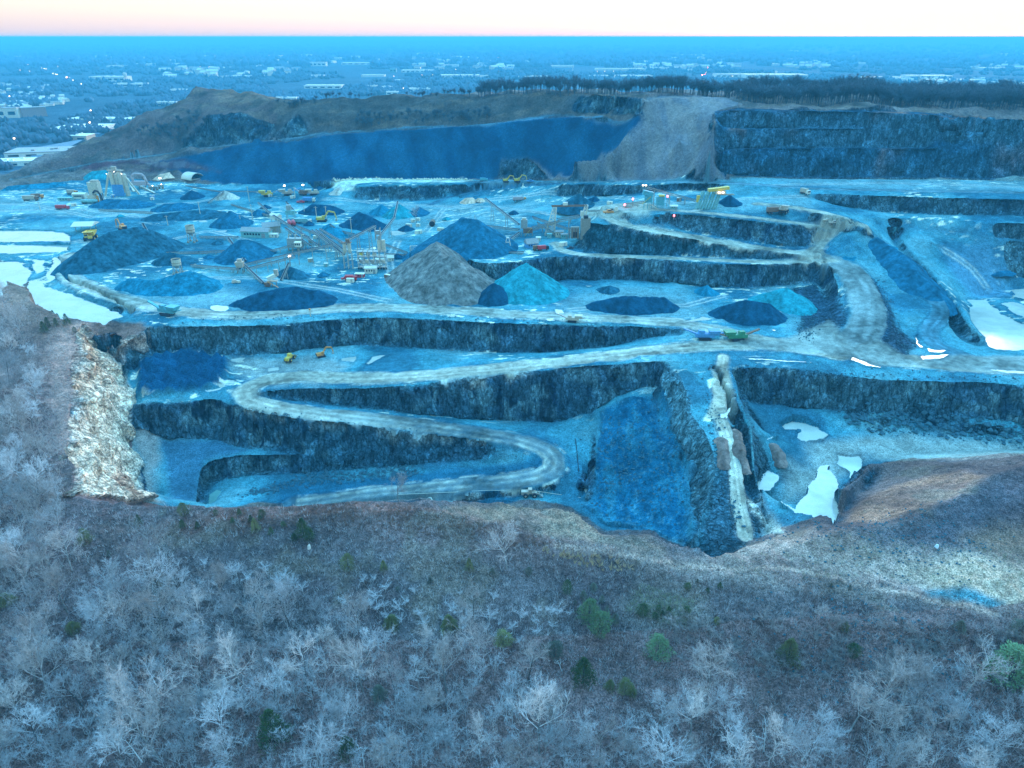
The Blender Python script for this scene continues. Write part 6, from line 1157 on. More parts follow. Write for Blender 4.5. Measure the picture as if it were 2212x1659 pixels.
# ---- vehicles
def wheels(t, xs, y, r, w, mat=None):
    for x in xs:
        for s_ in (-1, 1): o = MB().cyl((x, s_ * (y - w / 2), r), (x, s_ * (y + w / 2), r), r, n=12).build('wheel', M_dark, t); MB().cyl((x, s_ * (y + w / 2) - .02, r), (x, s_ * (y + w / 2 + .06), r), r * .45, n=8).build('rim', mat or M_steel, o)
def haul_truck(label, u, v, rz, mat, sc=1.0):
    t, s = Tt('haul_truck', label, 'haul truck', u, v, rz); t.scale = (sc,) * 3; wheels(t, (-2.6, 2.8), 2.2, 1.25, 1.1, mat); MB().box((0, 0, 1.7), (9, 3.2, .9)).build('chassis', M_dark, t); MB().box((3.1, -1.0, 3.3), (2.2, 1.9, 1.9)).build('cab', mat, t); MB().box((4.24, -1.0, 3.6), (.1, 1.6, .9)).build('windscreen', M_glass, t); MB().box((4.1, .9, 2.5), (1.4, 2, 1.3)).build('bonnet', mat, t)
    m = MB(); m.add([(-5, -2.4, 3.3), (-5, 2.4, 3.3), (1.9, 2.4, 2.6), (1.9, -2.4, 2.6), (-5.4, -2.7, 4.4), (-5.4, 2.7, 4.4), (2.2, 2.7, 5.0), (2.2, -2.7, 5.0), (4.8, 2.5, 5.2), (4.8, -2.5, 5.2)], [(0, 1, 2, 3), (0, 3, 7, 4), (1, 5, 6, 2), (3, 2, 6, 7), (0, 4, 5, 1), (7, 6, 8, 9)]); o = m.build('dump_body', mat, t); o.modifiers.new('thickness', 'SOLIDIFY').thickness = .15
    return t
def excavator(label, u, v, rz, mat, sc=1.0):
    t, s = Tt('excavator', label, 'excavator', u, v, rz); t.scale = (sc,) * 3
    for y in (-1.5, 1.5): m = MB(); m.box((0, y, .55), (4.6, .7, 1.1)); [m.cyl((x, y - .35, .55), (x, y + .35, .55), .55, n=10) for x in (-2.3, 2.3)]; m.build('track', M_dark, t)
    MB().box((-.8, 0, 2.1), (4.6, 3, 1.6)).build('house', mat, t); MB().box((1.2, -.9, 2.9), (1.7, 1.2, 1.9)).build('cab', mat, t); MB().box((2.06, -.9, 3.1), (.08, 1, 1.2)).build('window', M_glass, t); MB().box((-2.9, 0, 2), (.9, 2.9, 1.3)).build('counterweight', M_dark, t)
    m = MB(); m.beam((1.2, .4, 2.2), (4.2, .4, 6.2), .6, .9); m.beam((4.2, .4, 6.2), (7.6, .4, 5.4), .6, .8); m.build('boom', mat, t); MB().beam((7.6, .4, 5.6), (8.6, .4, 1.8), .5, .6).build('stick', mat, t); MB().box((8.3, .4, 1.0), (1.5, 1.3, 1.3), taper=.7).build('bucket', M_steel, t); return t
def loader(label, u, v, rz, mat, sc=1.0):
    t, s = Tt('wheel_loader', label, 'loader', u, v, rz); t.scale = (sc,) * 3; wheels(t, (-2.2, 2.0), 1.5, 1.1, .9, mat); MB().box((-2.3, 0, 2.1), (3.6, 2.2, 1.6)).build('engine_hood', mat, t); MB().box((0, 0, 2.9), (1.8, 1.9, 2.4)).build('cab', mat, t); MB().box((.92, 0, 3.3), (.06, 1.6, 1.2)).build('windscreen', M_glass, t); MB().box((2, 0, 1.6), (2.4, 1.6, .9)).build('front_frame', mat, t)
    for y in (-.8, .8): MB().beam((1.6, y, 2.4), (4.6, y, 1.2), .35, .5).build('lift_arm', mat, t)
    m = MB(); m.add([(4.4, -1.8, .3), (4.4, 1.8, .3), (6, 1.8, .25), (6, -1.8, .25), (4.3, -1.8, 1.7), (4.3, 1.8, 1.7)], [(0, 1, 2, 3), (0, 4, 5, 1), (0, 3, 4), (1, 5, 2)]); o = m.build('bucket', M_steel, t); o.modifiers.new('thickness', 'SOLIDIFY').thickness = .12; return t
def truck(label, u, v, rz, cabm, bodym, L_=8, name='truck', cat='truck', h=2.4, sc=1.0):
    t, s = Tt(name, label, cat, u, v, rz); t.scale = (sc,) * 3; wheels(t, (-L_ * .38, -L_ * .2, L_ * .36), 1.1, .55, .4); MB().box((0, 0, .95), (L_, 1.1, .35)).build('chassis', M_dark, t); MB().box((L_ * .4, 0, 1.9), (1.9, 2.3, 2.1)).build('cab', cabm, t); MB().box((L_ * .4 + .97, 0, 2.2), (.06, 2, .8)).build('windscreen', M_glass, t); MB().box((-L_ * .12, 0, 1.2 + h / 2), (L_ * .72, 2.4, h)).build('body', bodym, t); return t
def car(label, u, v, rz, mat, sc=1.0):
    t, s = Tt('pickup', label, 'pickup', u, v, rz); t.scale = (sc,) * 3; wheels(t, (-1.6, 1.6), .8, .4, .28); MB().box((0, 0, .85), (5.2, 1.9, .75)).build('body', mat, t); MB().box((.3, 0, 1.5), (1.9, 1.7, .75), taper=.85).build('cab', mat, t); MB().box((.3, 0, 1.52), (1.7, 1.72, .45), taper=.9).build('window', M_glass, t); return t
def tanker(label, u, v, rz, mat, L_=11, sc=1.0):
    t, s = Tt('tank_trailer', label, 'trailer', u, v, rz); t.scale = (sc,) * 3; wheels(t, (-L_ * .4, -L_ * .28, L_ * .35), 1.1, .55, .4); m = MB(); m.sm = True; m.cyl((-L_ / 2, 0, 2.2), (L_ / 2, 0, 2.2), 1.3, n=14); m.build('tank', mat, t); MB().box((0, 0, .95), (L_, .9, .3)).build('chassis', M_dark, t); return t
haul_truck('yellow haul truck parked beside the pale-roofed shelter', 197, 518, -1.3, M_yel, 1.5); excavator('orange excavator beyond the curved gravel ridge', 266, 497, 2.4, M_or, 1.4); excavator('left one of two yellow excavators on the white shelf', 1093, 394, .2, M_yel, 1.0); excavator('right one of two yellow excavators on the white shelf', 1118, 395, .1, M_yel, 1.1); truck('teal machine truck left of the two yellow excavators', 1045, 392, 0, M_teal, M_teal, 8)
loader('yellow wheel loader seen end-on on the wet bench', 627, 779, 1.4, M_yel, 1.05); excavator('orange-yellow excavator with boom lowered beside the wet bench', 694, 771, .5, M_or, .85); loader('cream wheel loader with equipment at the bottom of the winding road', 1145, 1073, .05, M_tan, 1.0)
truck('bright red trailer truck on the flat below the site office', 136, 452, 0, M_red, M_red, 11, sc=1.2); tanker('pale blue tank trailer under the site office', 194, 440, 0, M_cyan, 12, 1.3); truck('rust-brown flatbed with equipment at far left', 68, 434, .1, M_rust, M_tan, 10, sc=1.5); truck('orange truck behind the rust-brown flatbed', 82, 429, .3, M_or, M_rust, 8, sc=1.4); truck('orange truck beside the mixing tower', 157, 420, 0, M_or, M_tan, 8, sc=1.3)
tanker('first red tank trailer below the transfer tower', 626, 487, -1.2, M_red, 9, 1.2); tanker('second red tank trailer below the transfer tower', 635, 487, -1.2, M_red, 9, 1.2); truck('long pale blue box trailer right of the red tank trailers', 655, 482, .05, M_white, M_cyan, 13, sc=1.25); excavator('yellow mobile crane with raised jib and teal base', 696, 479, .1, M_yel, 1.5)
truck('white and blue tarp truck near the mobile crushing spread', 668, 437, 0, M_white, M_blue, 9, sc=1.4); car('red pickup on the flat below the mobile crushing spread', 650, 439, 0, M_red, 1.5); truck('red compressor trailer left of the red container', 758, 606, 0, M_red, M_red, 7, sc=1.1); car('red buggy in front of the red compressor trailer', 745, 603, .3, M_red, 1.0)
car('dark pickup at the bend of the bench road', 1232, 538, .4, M_dark, 1.0); truck('red dump box beside the blue-walled house', 1173, 541, .3, M_dark, M_red, 8, sc=1.0); truck('dark rusty skid behind the red dump box', 1160, 541, .2, M_rust, M_rust, 6); car('orange car on the yard in front of the gantry', 1314, 461, .1, M_or, 1.5); truck('white cab haul truck on the far shelf road', 1738, 420, -1.2, M_white, M_tan, 7, sc=1.2); car('cream pickup at the right of the upper bench yard', 1801, 478, .2, M_tan, 1.2)
truck('old rust-brown dumper on the upper bench', 1672, 462, .1, M_rust, M_rust, 9, sc=1.3); haul_truck('orange-sided haul truck beside the rust-brown dumper', 1692, 461, 1.0, M_tan, 1.0); car('white pickup low on the loop yard edge', 1786, 474, .1, M_white, 1.0); car('blue pickup on the white shelf', 1145, 395, .1, M_blue, 1.3); truck('orange crane trailer behind the pale sand heaps', 1122, 434, .15, M_or, M_pink, 12, sc=1.1)
def mobile_plant(label, u, v, rz, m1, m2, sc=1.0):
    t, s = Tt('mobile_crusher', label, 'mobile crusher', u, v, rz); t.scale = (sc,) * 3
    for y in (-1.3, 1.3): MB().box((0, y, .5), (5, .6, 1)).build('track', M_dark, t)
    MB().box((0, 0, 1.9), (8, 2, 1.5)).build('body', m1, t); MB().box((-3.6, 0, 3.4), (3.6, 2.8, 1.6), taper=1.3).build('hopper', m1, t); MB().beam((2, 0, 1.8), (9, 0, 4.6), 1.1, .5).build('discharge_belt', m2, t); MB().box((1.6, 0, 3.3), (2.4, 1.8, 1.4)).build('engine', m1, t); MB().beam((-4.4, 0, 2), (-7.6, 0, 3), 1, .4).build('feed_lip', m2, t); return t
mobile_plant('green tracked crusher parked at the road junction', 1592, 735, .1, M_green, M_rust, 1.35); mobile_plant('blue tracked screen with long belt left of the green crusher', 1522, 733, 3.1, M_blue, M_blue, 1.35); mobile_plant('teal tracked screen with raised belt on the left rim road', 362, 680, 2.75, M_teal, M_teal, 1.5); mobile_plant('grey-white tracked screen standing on the rim road edge', 1236, 695, 3.0, M_pale, M_steel, 1.0)
mobile_plant('yellow crusher at the left of the far mobile spread', 578, 424, .1, M_yel, M_steel, 1.4); mobile_plant('orange and blue screen with lamp in the far mobile spread', 622, 422, .3, M_tan, M_blue, 1.5); mobile_plant('red crusher at the right of the far mobile spread', 655, 422, 2.6, M_rust, M_pink, 1.3); mobile_plant('pale screen right of the red crusher', 678, 421, .1, M_pale, M_cyan, 1.4)
for u, v, lab in [(616, 414, 'lamp mast over the far mobile spread'), (348, 397, 'lamp mast beside the pale sand heap'), (628, 572, 'lamp on the tip of the short inclined conveyor'), (656, 413, 'second lamp mast right in the far mobile spread')]:
    t, s = Tt('lamp_mast', lab, 'lamp', u, v); MB().cyl((0, 0, 0), (0, 0, 6), .2, n=6).build('pole', M_steel, t); MB().box((0, 0, 6.3), (1.8, 1.2, 1.0)).build('lamp', M_lamp, t)
t, s = Tt('pump', 'red pump on the pit bottom beside the dark sump', 'pump', 1262, 1040); MB().box((0, 0, .9), (2.2, 1.4, 1.3)).build('housing', M_red, t); MB().cyl((0, 0, 1), (0, -2.5, .2), .25, n=7).build('hose', M_white, t)
g = spot(1246, 1010); q = spot(1243, 950); m = MB(); pts = [spot(1250, 1020), spot(1247, 985), spot(1243, 950)]
for a, b in zip(pts[:-1], pts[1:]): m.cyl(a - g + Vector((0, 0, .5)), b - g + Vector((0, 0, .5)), .18, n=6)
o = m.build('drain_pipe', M_dark, None); o.location = g; tag(o, 'black drain pipe laid along the hairpin at the bottom of the pit', 'pipe')
g = spot(960, 1066); pts = [spot(u, v) for u, v in ((860, 1072), (960, 1066), (1060, 1062), (1160, 1064), (1255, 1076))]; m = MB()
for a, b in zip(pts[:-1], pts[1:]): m.cyl(a - g + Vector((0, 0, .4)), b - g + Vector((0, 0, .4)), .1, n=6)
o = m.build('water_hose', M_white, None); o.location = g; tag(o, 'thin pale hose stretched along the pit bottom behind the rim', 'hose')
# loose rock: windrows of boulders and rubble
ROCKM = plain_mat('broken_rock', (.06, .15, .17), .9, 0, .4, .5)
def rubble(name, lines, n, smin, smax, seed, spread):
    r_ = random.Random(seed); m = MB()
    for ln in lines:
        P_ = [hit(u, v) for u, v in ln]
        for _ in range(n):
            f = r_.random() * (len(P_) - 1); i = int(f); p = P_[i] + (P_[i + 1] - P_[i]) * (f - i); x, y = p[0] + r_.gauss(0, spread), p[1] + r_.gauss(0, spread); z = gz(x, y); s_ = smin + (smax - smin) * r_.random() ** 3
            c = Vector((x, y, z + s_ * .25)); V_ = [c + Vector((a * s_ * r_.uniform(.4, .7), b * s_ * r_.uniform(.4, .7), d * s_ * r_.uniform(.3, .6))) for a, b, d in ((1, 0, 0), (-1, 0, 0), (0, 1, 0), (0, -1, 0), (0, 0, 1), (0, 0, -1))]; m.add(V_, [(0, 2, 4), (2, 1, 4), (1, 3, 4), (3, 0, 4), (2, 0, 5), (1, 2, 5), (3, 1, 5), (0, 3, 5)])
    o = m.build(name, ROCKM); o['kind'] = 'stuff'; return o
rubble('rubble', [[(1840, 905), (1940, 912), (2060, 925), (2212, 940), (2350, 948)]], 900, .6, 3.0, 1, 3.0)
rubble('rubble', [[(540, 1068), (640, 1042), (720, 1030), (820, 1025), (900, 1018)]], 700, .5, 2.2, 2, 3.0)
rubble('rubble', [[(1300, 920), (1320, 1000), (1310, 1080)], [(1420, 870), (1460, 940), (1450, 1040), (1440, 1130)], [(1340, 900), (1380, 1000), (1370, 1110)]], 320, .4, 1.5, 3, 7.0)
rubble('rubble', [[(1600, 800), (1612, 900), (1635, 1000)], [(1530, 850), (1550, 960), (1570, 1060), (1600, 1150)]], 260, .4, 1.4, 4, 2.0)
rubble('rubble', [[(560, 855), (700, 862), (850, 872), (1000, 888)], [(520, 905), (700, 928), (900, 950), (1100, 985)], [(1900, 600), (1925, 680), (1950, 750)], [(1700, 640), (1760, 690), (1740, 735)], [(1600, 795), (1800, 808), (2000, 815), (2212, 822)], [(400, 695), (700, 684), (1000, 690), (1300, 698)]], 260, .35, 1.3, 5, 2.2)
rubble('rubble', [[(720, 390), (800, 389), (900, 388), (1010, 388)]], 350, 1, 3.2, 6, 1.5).data.materials[0] = plain_mat('pale_broken_rock', (.8, .7, .45), .9)
rubble('rubble', [[(1900, 1140), (2000, 1160), (2100, 1165)], [(1640, 1160), (1800, 1190), (2000, 1220)], [(1700, 1360), (1850, 1400), (2000, 1450)], [(1800, 1420), (1950, 1470), (2050, 1440)]], 400, .3, 1.0, 7, 9.0)
g = spot(668, 1186); m = MB(); r_ = random.Random(3); m.cyl((0, 0, -.3), (.1, 0, .9), .75, .5, 7); m.cyl((.1, 0, .9), (.2, .1, 1.5), .5, .15, 7); o = m.build('boulder', plain_mat('pale_boulder', (.8, .66, .52), .9)); o.location = g; tag(o, 'pale upright boulder below the largest rim cedar', 'boulder')
g = spot(2023, 1180); m = MB(); m.cyl((0, 0, -.3), (.2, 0, .8), .75, .4, 6); o = m.build('boulder', plain_mat('white_boulder', (.85, .85, .8), .9)); o.location = g; tag(o, 'white boulder on the dark stony slope at right', 'boulder')

rk = random.Random(77)
for k in range(26):
    pg = rk.choice([[(540, 412), (700, 412), (700, 432), (560, 432)], [(560, 470), (720, 480), (700, 530), (580, 520)], [(1060, 500), (1230, 505), (1230, 535), (1130, 540)], [(640, 560), (860, 590), (840, 620), (660, 610)], [(150, 425), (330, 420), (330, 445), (160, 450)], [(1300, 440), (1480, 432), (1480, 460), (1340, 462)], [(880, 480), (960, 470), (970, 500), (880, 510)]])
    while True:
        u, v = rk.uniform(min(q[0] for q in pg), max(q[0] for q in pg)), rk.uniform(min(q[1] for q in pg), max(q[1] for q in pg))
        if in_px(pg, u, v): break
    t = thing('container', 'small storage container or skid standing about the littered plant yard', 'container', spot(u, v), rk.uniform(-.6, .6), 'small containers about the plant yard'); mt = rk.choice([M_white, M_cyan, M_pale, M_rust, M_tan, M_blue, M_white]); L_ = rk.uniform(3, 6)
    MB().box((0, 0, 1.3), (L_, 2.4, 2.6)).build('body', mt, t); MB().box((0, 0, 2.66), (L_ + .1, 2.5, .12)).build('roof', M_white, t); MB().box((L_ * .2, -1.22, 1.2), (1, .08, 2)).build('door', M_steel, t)
# ---------------------------------------------------------------- the far land: woods, buildings, roads' lights
def rep(name, base, pos, sc, rot, mat, kind='stuff', tint=None):      # many plants nobody could count, as one mesh
    bv = np.array(base.v, np.float32); lens = np.array([len(f) for f in base.f]); bf = np.concatenate([np.array(f) for f in base.f]); n = len(pos); k = len(bv)
    c, s = np.cos(rot), np.sin(rot); X = bv[None, :, 0] * c[:, None] - bv[None, :, 1] * s[:, None]; Y = bv[None, :, 0] * s[:, None] + bv[None, :, 1] * c[:, None]
    V_ = np.stack([X * sc[:, None] + pos[:, :1], Y * sc[:, None] + pos[:, 1:2], bv[None, :, 2] * sc[:, None] + pos[:, 2:3]], -1).reshape(-1, 3)
    li = (bf[None] + (np.arange(n) * k)[:, None]).ravel(); lt = np.tile(lens, n); ls = np.r_[0, np.cumsum(lt)[:-1]]
    me = bpy.data.meshes.new(name); me.vertices.add(len(V_)); me.vertices.foreach_set('co', V_.astype(np.float32).ravel()); me.loops.add(len(li)); me.loops.foreach_set('vertex_index', li.astype(np.int32))
    me.polygons.add(len(lt)); me.polygons.foreach_set('loop_start', ls.astype(np.int32)); me.polygons.foreach_set('loop_total', lt.astype(np.int32)); me.update(calc_edges=True); me.materials.append(mat)
    o = bpy.data.objects.new(name, me); COL.objects.link(o); o['kind'] = kind; return o
def gzp(x, y): return np.where(y < 55000, gzv(x, y), PLAIN)
def simple_tree(seed, H, W_, n):
    r_ = random.Random(seed); m = MB(); m.cyl((0, 0, -1), (0, 0, H * .7), .32, .1, 4, False)
    for k in range(9):
        a = r_.uniform(0, 6.28); z = H * r_.uniform(.25, .6); e = Vector((math.cos(a) * W_ * .32, math.sin(a) * W_ * .32, H * r_.uniform(.62, .95))); b = Vector((0, 0, z)); m.cyl(b, e, .16, .05, 3, False)
        for j in range(n):
            p = b.lerp(e, r_.uniform(.3, 1)); d = Vector((r_.uniform(-1, 1), r_.uniform(-1, 1), r_.uniform(-.1, 1))).normalized() * r_.uniform(1.5, 4); m.prism(p, p + d, .13)
    return m
rw = np.random.default_rng(21)
M_wood = tree_mat('far_winter_wood', (.08, .12, .14), .1); M_woodm = ground_mat('far_wood_canopy', .5, .006, .03, .2, .6, 2)
def px_scatter(pgs, n):
    out_ = []
    for pg, k in zip(pgs, n):
        us = [p[0] for p in pg]; vs_ = [p[1] for p in pg]; c = 0
        while c < k:
            u, v = rw.uniform(min(us), max(us)), rw.uniform(min(vs_), max(vs_))
            if in_px(pg, u, v): p = hit(u, v); out_.append(p); c += 1
    out_ = np.array(out_); out_[:, 2] = gzv(out_[:, 0], out_[:, 1]); return out_
P_ = px_scatter([[(1560, 209), (1640, 222), (1760, 224), (1900, 226), (2050, 230), (2330, 235), (2330, 212), (1560, 204)], [(1030, 206), (1300, 205), (1400, 207), (1560, 207), (1560, 202), (1030, 202)]], [1050, 330])
for k in range(2):
    q = P_[k::2]; rep('woodland', simple_tree(40 + k, 15, 11, 16), q, rw.uniform(.7, 1.25, len(q)), rw.uniform(0, 6.28, len(q)), M_wood)
q = px_scatter([[(590, 222), (620, 226), (660, 218), (700, 216), (690, 224), (640, 234), (600, 230)], [(700, 214), (1030, 208), (1030, 206), (700, 210)], [(280, 300), (420, 250), (600, 270), (560, 300), (400, 318)], [(760, 250), (1060, 240), (1060, 262), (760, 275)]], [26, 60, 110, 90])
rep('woodland', simple_tree(44, 9, 6, 9), q, rw.uniform(.5, 1.1, len(q)), rw.uniform(0, 6.28, len(q)), M_wood)
# low clumps standing for single crowns of the plain woods; they only need to be rough
def clump(seed):
    r_ = random.Random(seed); m = MB()
    for k in range(5):
        c = Vector((r_.uniform(-9, 9), r_.uniform(-9, 9), 0)); h = r_.uniform(8, 16); w = r_.uniform(4, 8); n = 5
        m.add([c + Vector((math.cos(a * 6.283 / n) * w * r_.uniform(.7, 1.2), math.sin(a * 6.283 / n) * w * r_.uniform(.7, 1.2), h * .45)) for a in range(n)] + [c + Vector((0, 0, h))] + [c + Vector((math.cos(a * 6.283 / n) * w * .5, math.sin(a * 6.283 / n) * w * .5, -1)) for a in range(n)], [(a, (a + 1) % n, n) for a in range(n)] + [(n + 1 + a, n + 1 + (a + 1) % n, (a + 1) % n, a) for a in range(n)])
    return m
def plain_pts(n, d0, d1, pw=1.0):
    az = rw.uniform(-.66, .66, n); d = d0 * (d1 / d0) ** (rw.random(n) ** pw); x = d * np.tan(az); 
    return np.stack([x, d, gzv(x, d)], 1)
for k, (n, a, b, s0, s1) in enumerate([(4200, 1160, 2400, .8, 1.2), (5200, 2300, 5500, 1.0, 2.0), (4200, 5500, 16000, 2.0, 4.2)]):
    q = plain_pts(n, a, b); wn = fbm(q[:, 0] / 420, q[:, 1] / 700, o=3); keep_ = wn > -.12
    q = q[keep_]; rep('woodland', clump(k + 5), q, rw.uniform(s0, s1, len(q)) * np.array(1.0), rw.uniform(0, 6.28, len(q)), plain_mat('hazed_canopy_%d' % k, [(.06, .1, .125), (.075, .14, .18), (.09, .18, .24)][k], .95, 0, .5, .02))  # crown colours turn paler and bluer with distance: painted haze
M_wh = plain_mat('pale_warehouse', (.95, .85, .65), .6, 0, .08, .05); M_rf2 = plain_mat('flat_roof', (.9, .78, .58), .7, 0, .2, .05); M_brick = plain_mat('brick', (.4, .24, .18), .9); M_lot = plain_mat('parking_asphalt', (.2, .24, .26), .9, 0, .3, .05)
def hitp(u, v): d = ray(u, v); t = PLAIN / d[2]; return Vector((d[0] * t, d[1] * t, gz(d[0] * t, d[1] * t)))
def building(label, u0, u1, v, hpx, dep=None, name='warehouse', cat='warehouse', group=None, wall=None, roof=None, win=True, rz=0):
    g = hitp((u0 + u1) / 2, v); s = px(g); w = (u1 - u0) * s; h = max(hpx * s, 7); dep = dep or min(max(w * .45, 25), 130)
    t = thing(name, label, cat, g + Vector((0, dep / 2, -2)), rz, group); h += 2
    MB().box((0, 0, h / 2), (w, dep, h)).build('wall', wall or M_wh, t); m = MB(); m.box((0, 0, h + .5), (w + 1.5, dep + 1.5, 1)); r_ = random.Random(int(u0 * 7 + v)); [m.box((r_.uniform(-.4, .4) * w, r_.uniform(-.35, .35) * dep, h + 2), (w * .05, dep * .09, 2.5)) for _ in range(4)]; m.build('roof', roof or M_rf2, t)
    if win and not group:
        n = min(9, max(2, int(w / 26)))
        for k in range(n): MB().box((w * ((k + .5) / n - .5), -dep / 2 - .15, h * .52), (w / n * .6, .4, h * .32)).build('window', M_glass, t)
    return t
for a in [(194, 270, 177, 10, 'long white factory with rows of windows beside a water tower, left part of the plain'), (247, 310, 189, 6, 'low pale warehouse in front of the white factory'), (368, 405, 200, 7, 'pale warehouse just left of the bare hilltop'), (338, 377, 230, 8, 'white warehouse half hidden by the bare hill flank'), (657, 737, 192, 6, 'pale buildings row right of the bare hilltop'), (667, 704, 143, 8, 'pale hangar with vaulted roof in the middle distance'), (1331, 1410, 170, 6, 'long office block with dark window bands near the treeline'), (1267, 1314, 168, 5, 'pale warehouse with lamps left of the office block'), (1611, 1745, 169, 8, 'very long bright warehouse with water tower above the dark treeline'), (1546, 1608, 167, 6, 'bright warehouse left of the very long warehouse'), (1965, 2058, 169, 5, 'pale low warehouse far right above the treeline'), (950, 1034, 169, 6, 'bright long warehouse left of centre'), (1120, 1184, 169, 4, 'thin pale warehouse with lamps right of centre'), (790, 814, 192, 7, 'small bright warehouse with sloping roof'), (824, 857, 193, 6, 'pale warehouse with lamp in front'), (877, 930, 197, 6, 'pale warehouse row nearest the quarry rim'), (834, 860, 204, 6, 'pale sheds just above the quarry rim'), (737, 857, 139, 4, 'very long pale warehouse with water tower, middle distance'), (867, 937, 157, 4, 'jumbled pale plant buildings in the middle distance'), (147, 240, 136, 3, 'long thin pale warehouse far left'), (594, 640, 219, 9, 'pale block behind the notch right of the bare hilltop')]:
    building(a[4], a[0], a[1], a[2], a[3])
for u0, u1, v in [(205, 254, 124), (283, 363, 127), (270, 337, 142), (347, 407, 133), (360, 407, 142), (423, 462, 124), (460, 503, 131), (493, 517, 123), (520, 594, 133), (573, 607, 124), (627, 680, 121), (553, 580, 145), (427, 507, 149), (230, 270, 146), (737, 817, 125), (900, 960, 119), (1037, 1070, 168), (1287, 1344, 152), (1344, 1410, 153), (1400, 1474, 150), (850, 890, 175), (1475, 1525, 122), (1545, 1590, 119), (2165, 2230, 120), (1850, 1870, 138), (0, 40, 125), (1190, 1240, 146), (1000, 1060, 134), (1080, 1110, 148), (620, 720, 136), (700, 740, 129), (100, 130, 130), (1700, 1725, 112), (1480, 1500, 153), (780, 830, 165), (660, 700, 166), (420, 440, 164), (470, 560, 167), (1860, 1960, 171), (2010, 2120, 178), (2110, 2180, 150), (1560, 1600, 140), (1650, 1700, 141), (950, 990, 145), (1130, 1160, 128)]:
    building('pale flat-roofed warehouse far out on the wooded plain', u0, u1, v, 3.6, group='distant pale warehouses on the plain')
# town at far left: flats, stores, lots
t = building('brick apartment block with white corner wings among trees at the left edge', -10, 36, 254, 20, 22, 'apartment_block', 'apartment block', None, M_white, M_roof, True, .2); g = hitp(46, 252); s = px(g); t2 = MB().box((44 * s, 25, 9 * s), (46 * s, 22, 20 * s), rz=.5).build('brick_wing', M_brick, t); MB().box((44 * s, 25, 20 * s), (48 * s, 24, 2 * s), rz=.5).build('wing_roof', M_roof, t)
building('large white flat-roofed supermarket with rooftop units left of the bare hill', 100, 200, 288, 6, 110, 'supermarket', 'supermarket', None, M_wh, M_wh, True, .05); building('cream store front with small windows in front of the supermarket', 138, 186, 304, 9, 40, 'store', 'store', None, M_tan, M_wh, True, .05); building('long pale shop strip behind the supermarket', 146, 292, 262, 4, 45, 'shop_row', 'shops', None, M_wh, M_wh, True, -.03)
building('big box store with grey banded roof at the lower left', 8, 145, 338, 9, 70, 'store', 'store', None, M_wh, M_roof, True, .25); building('white flat roof hall cut by the left frame edge', -70, 72, 360, 7, 40, 'hall', 'hall', None, M_wh, M_wh, True, .2); building('small teal building far out in the centre', 842, 856, 157, 8, 30, 'office', 'office', None, M_cyan, M_teal, True)
def lot(pts): 
    P3 = [hitp(u, v) for u, v in pts]; c = sum(P3, Vector()) / len(P3); m = MB(); m.add([(p.x - c.x, p.y - c.y, max(0, 0)) for p in P3], [tuple(range(len(P3)))]); o = m.build('parking_lot', M_lot); o.location = (c.x, c.y, max(gz(p.x, p.y) for p in P3) + 1.2); o['kind'] = 'structure'
lot([(150, 300), (215, 292), (262, 270), (300, 258), (240, 268), (200, 284), (190, 292)]); lot([(60, 325), (150, 308), (190, 300), (130, 330), (70, 345)])
rh = random.Random(4); ncar = 0
for k in range(70):
    u = rh.uniform(150, 290); v = rh.uniform(268, 312)
    if not in_px([(150, 304), (205, 290), (262, 268), (300, 258), (288, 266), (230, 292), (190, 306)], u, v): continue
    g = hitp(u, v); t = thing('parked_car', 'tiny parked car on the supermarket lot', 'car', g + Vector((0, 0, 1.0)), rh.uniform(-.1, .1), 'cars parked by the supermarket'); mt = rh.choice([M_white, M_dark, M_roof, M_blue, M_red]); MB().box((0, 0, .7), (4.6, 1.9, .9)).build('body', mt, t); MB().box((-.2, 0, 1.4), (2.4, 1.7, .7), taper=.8).build('cabin', M_glass, t); ncar += 1
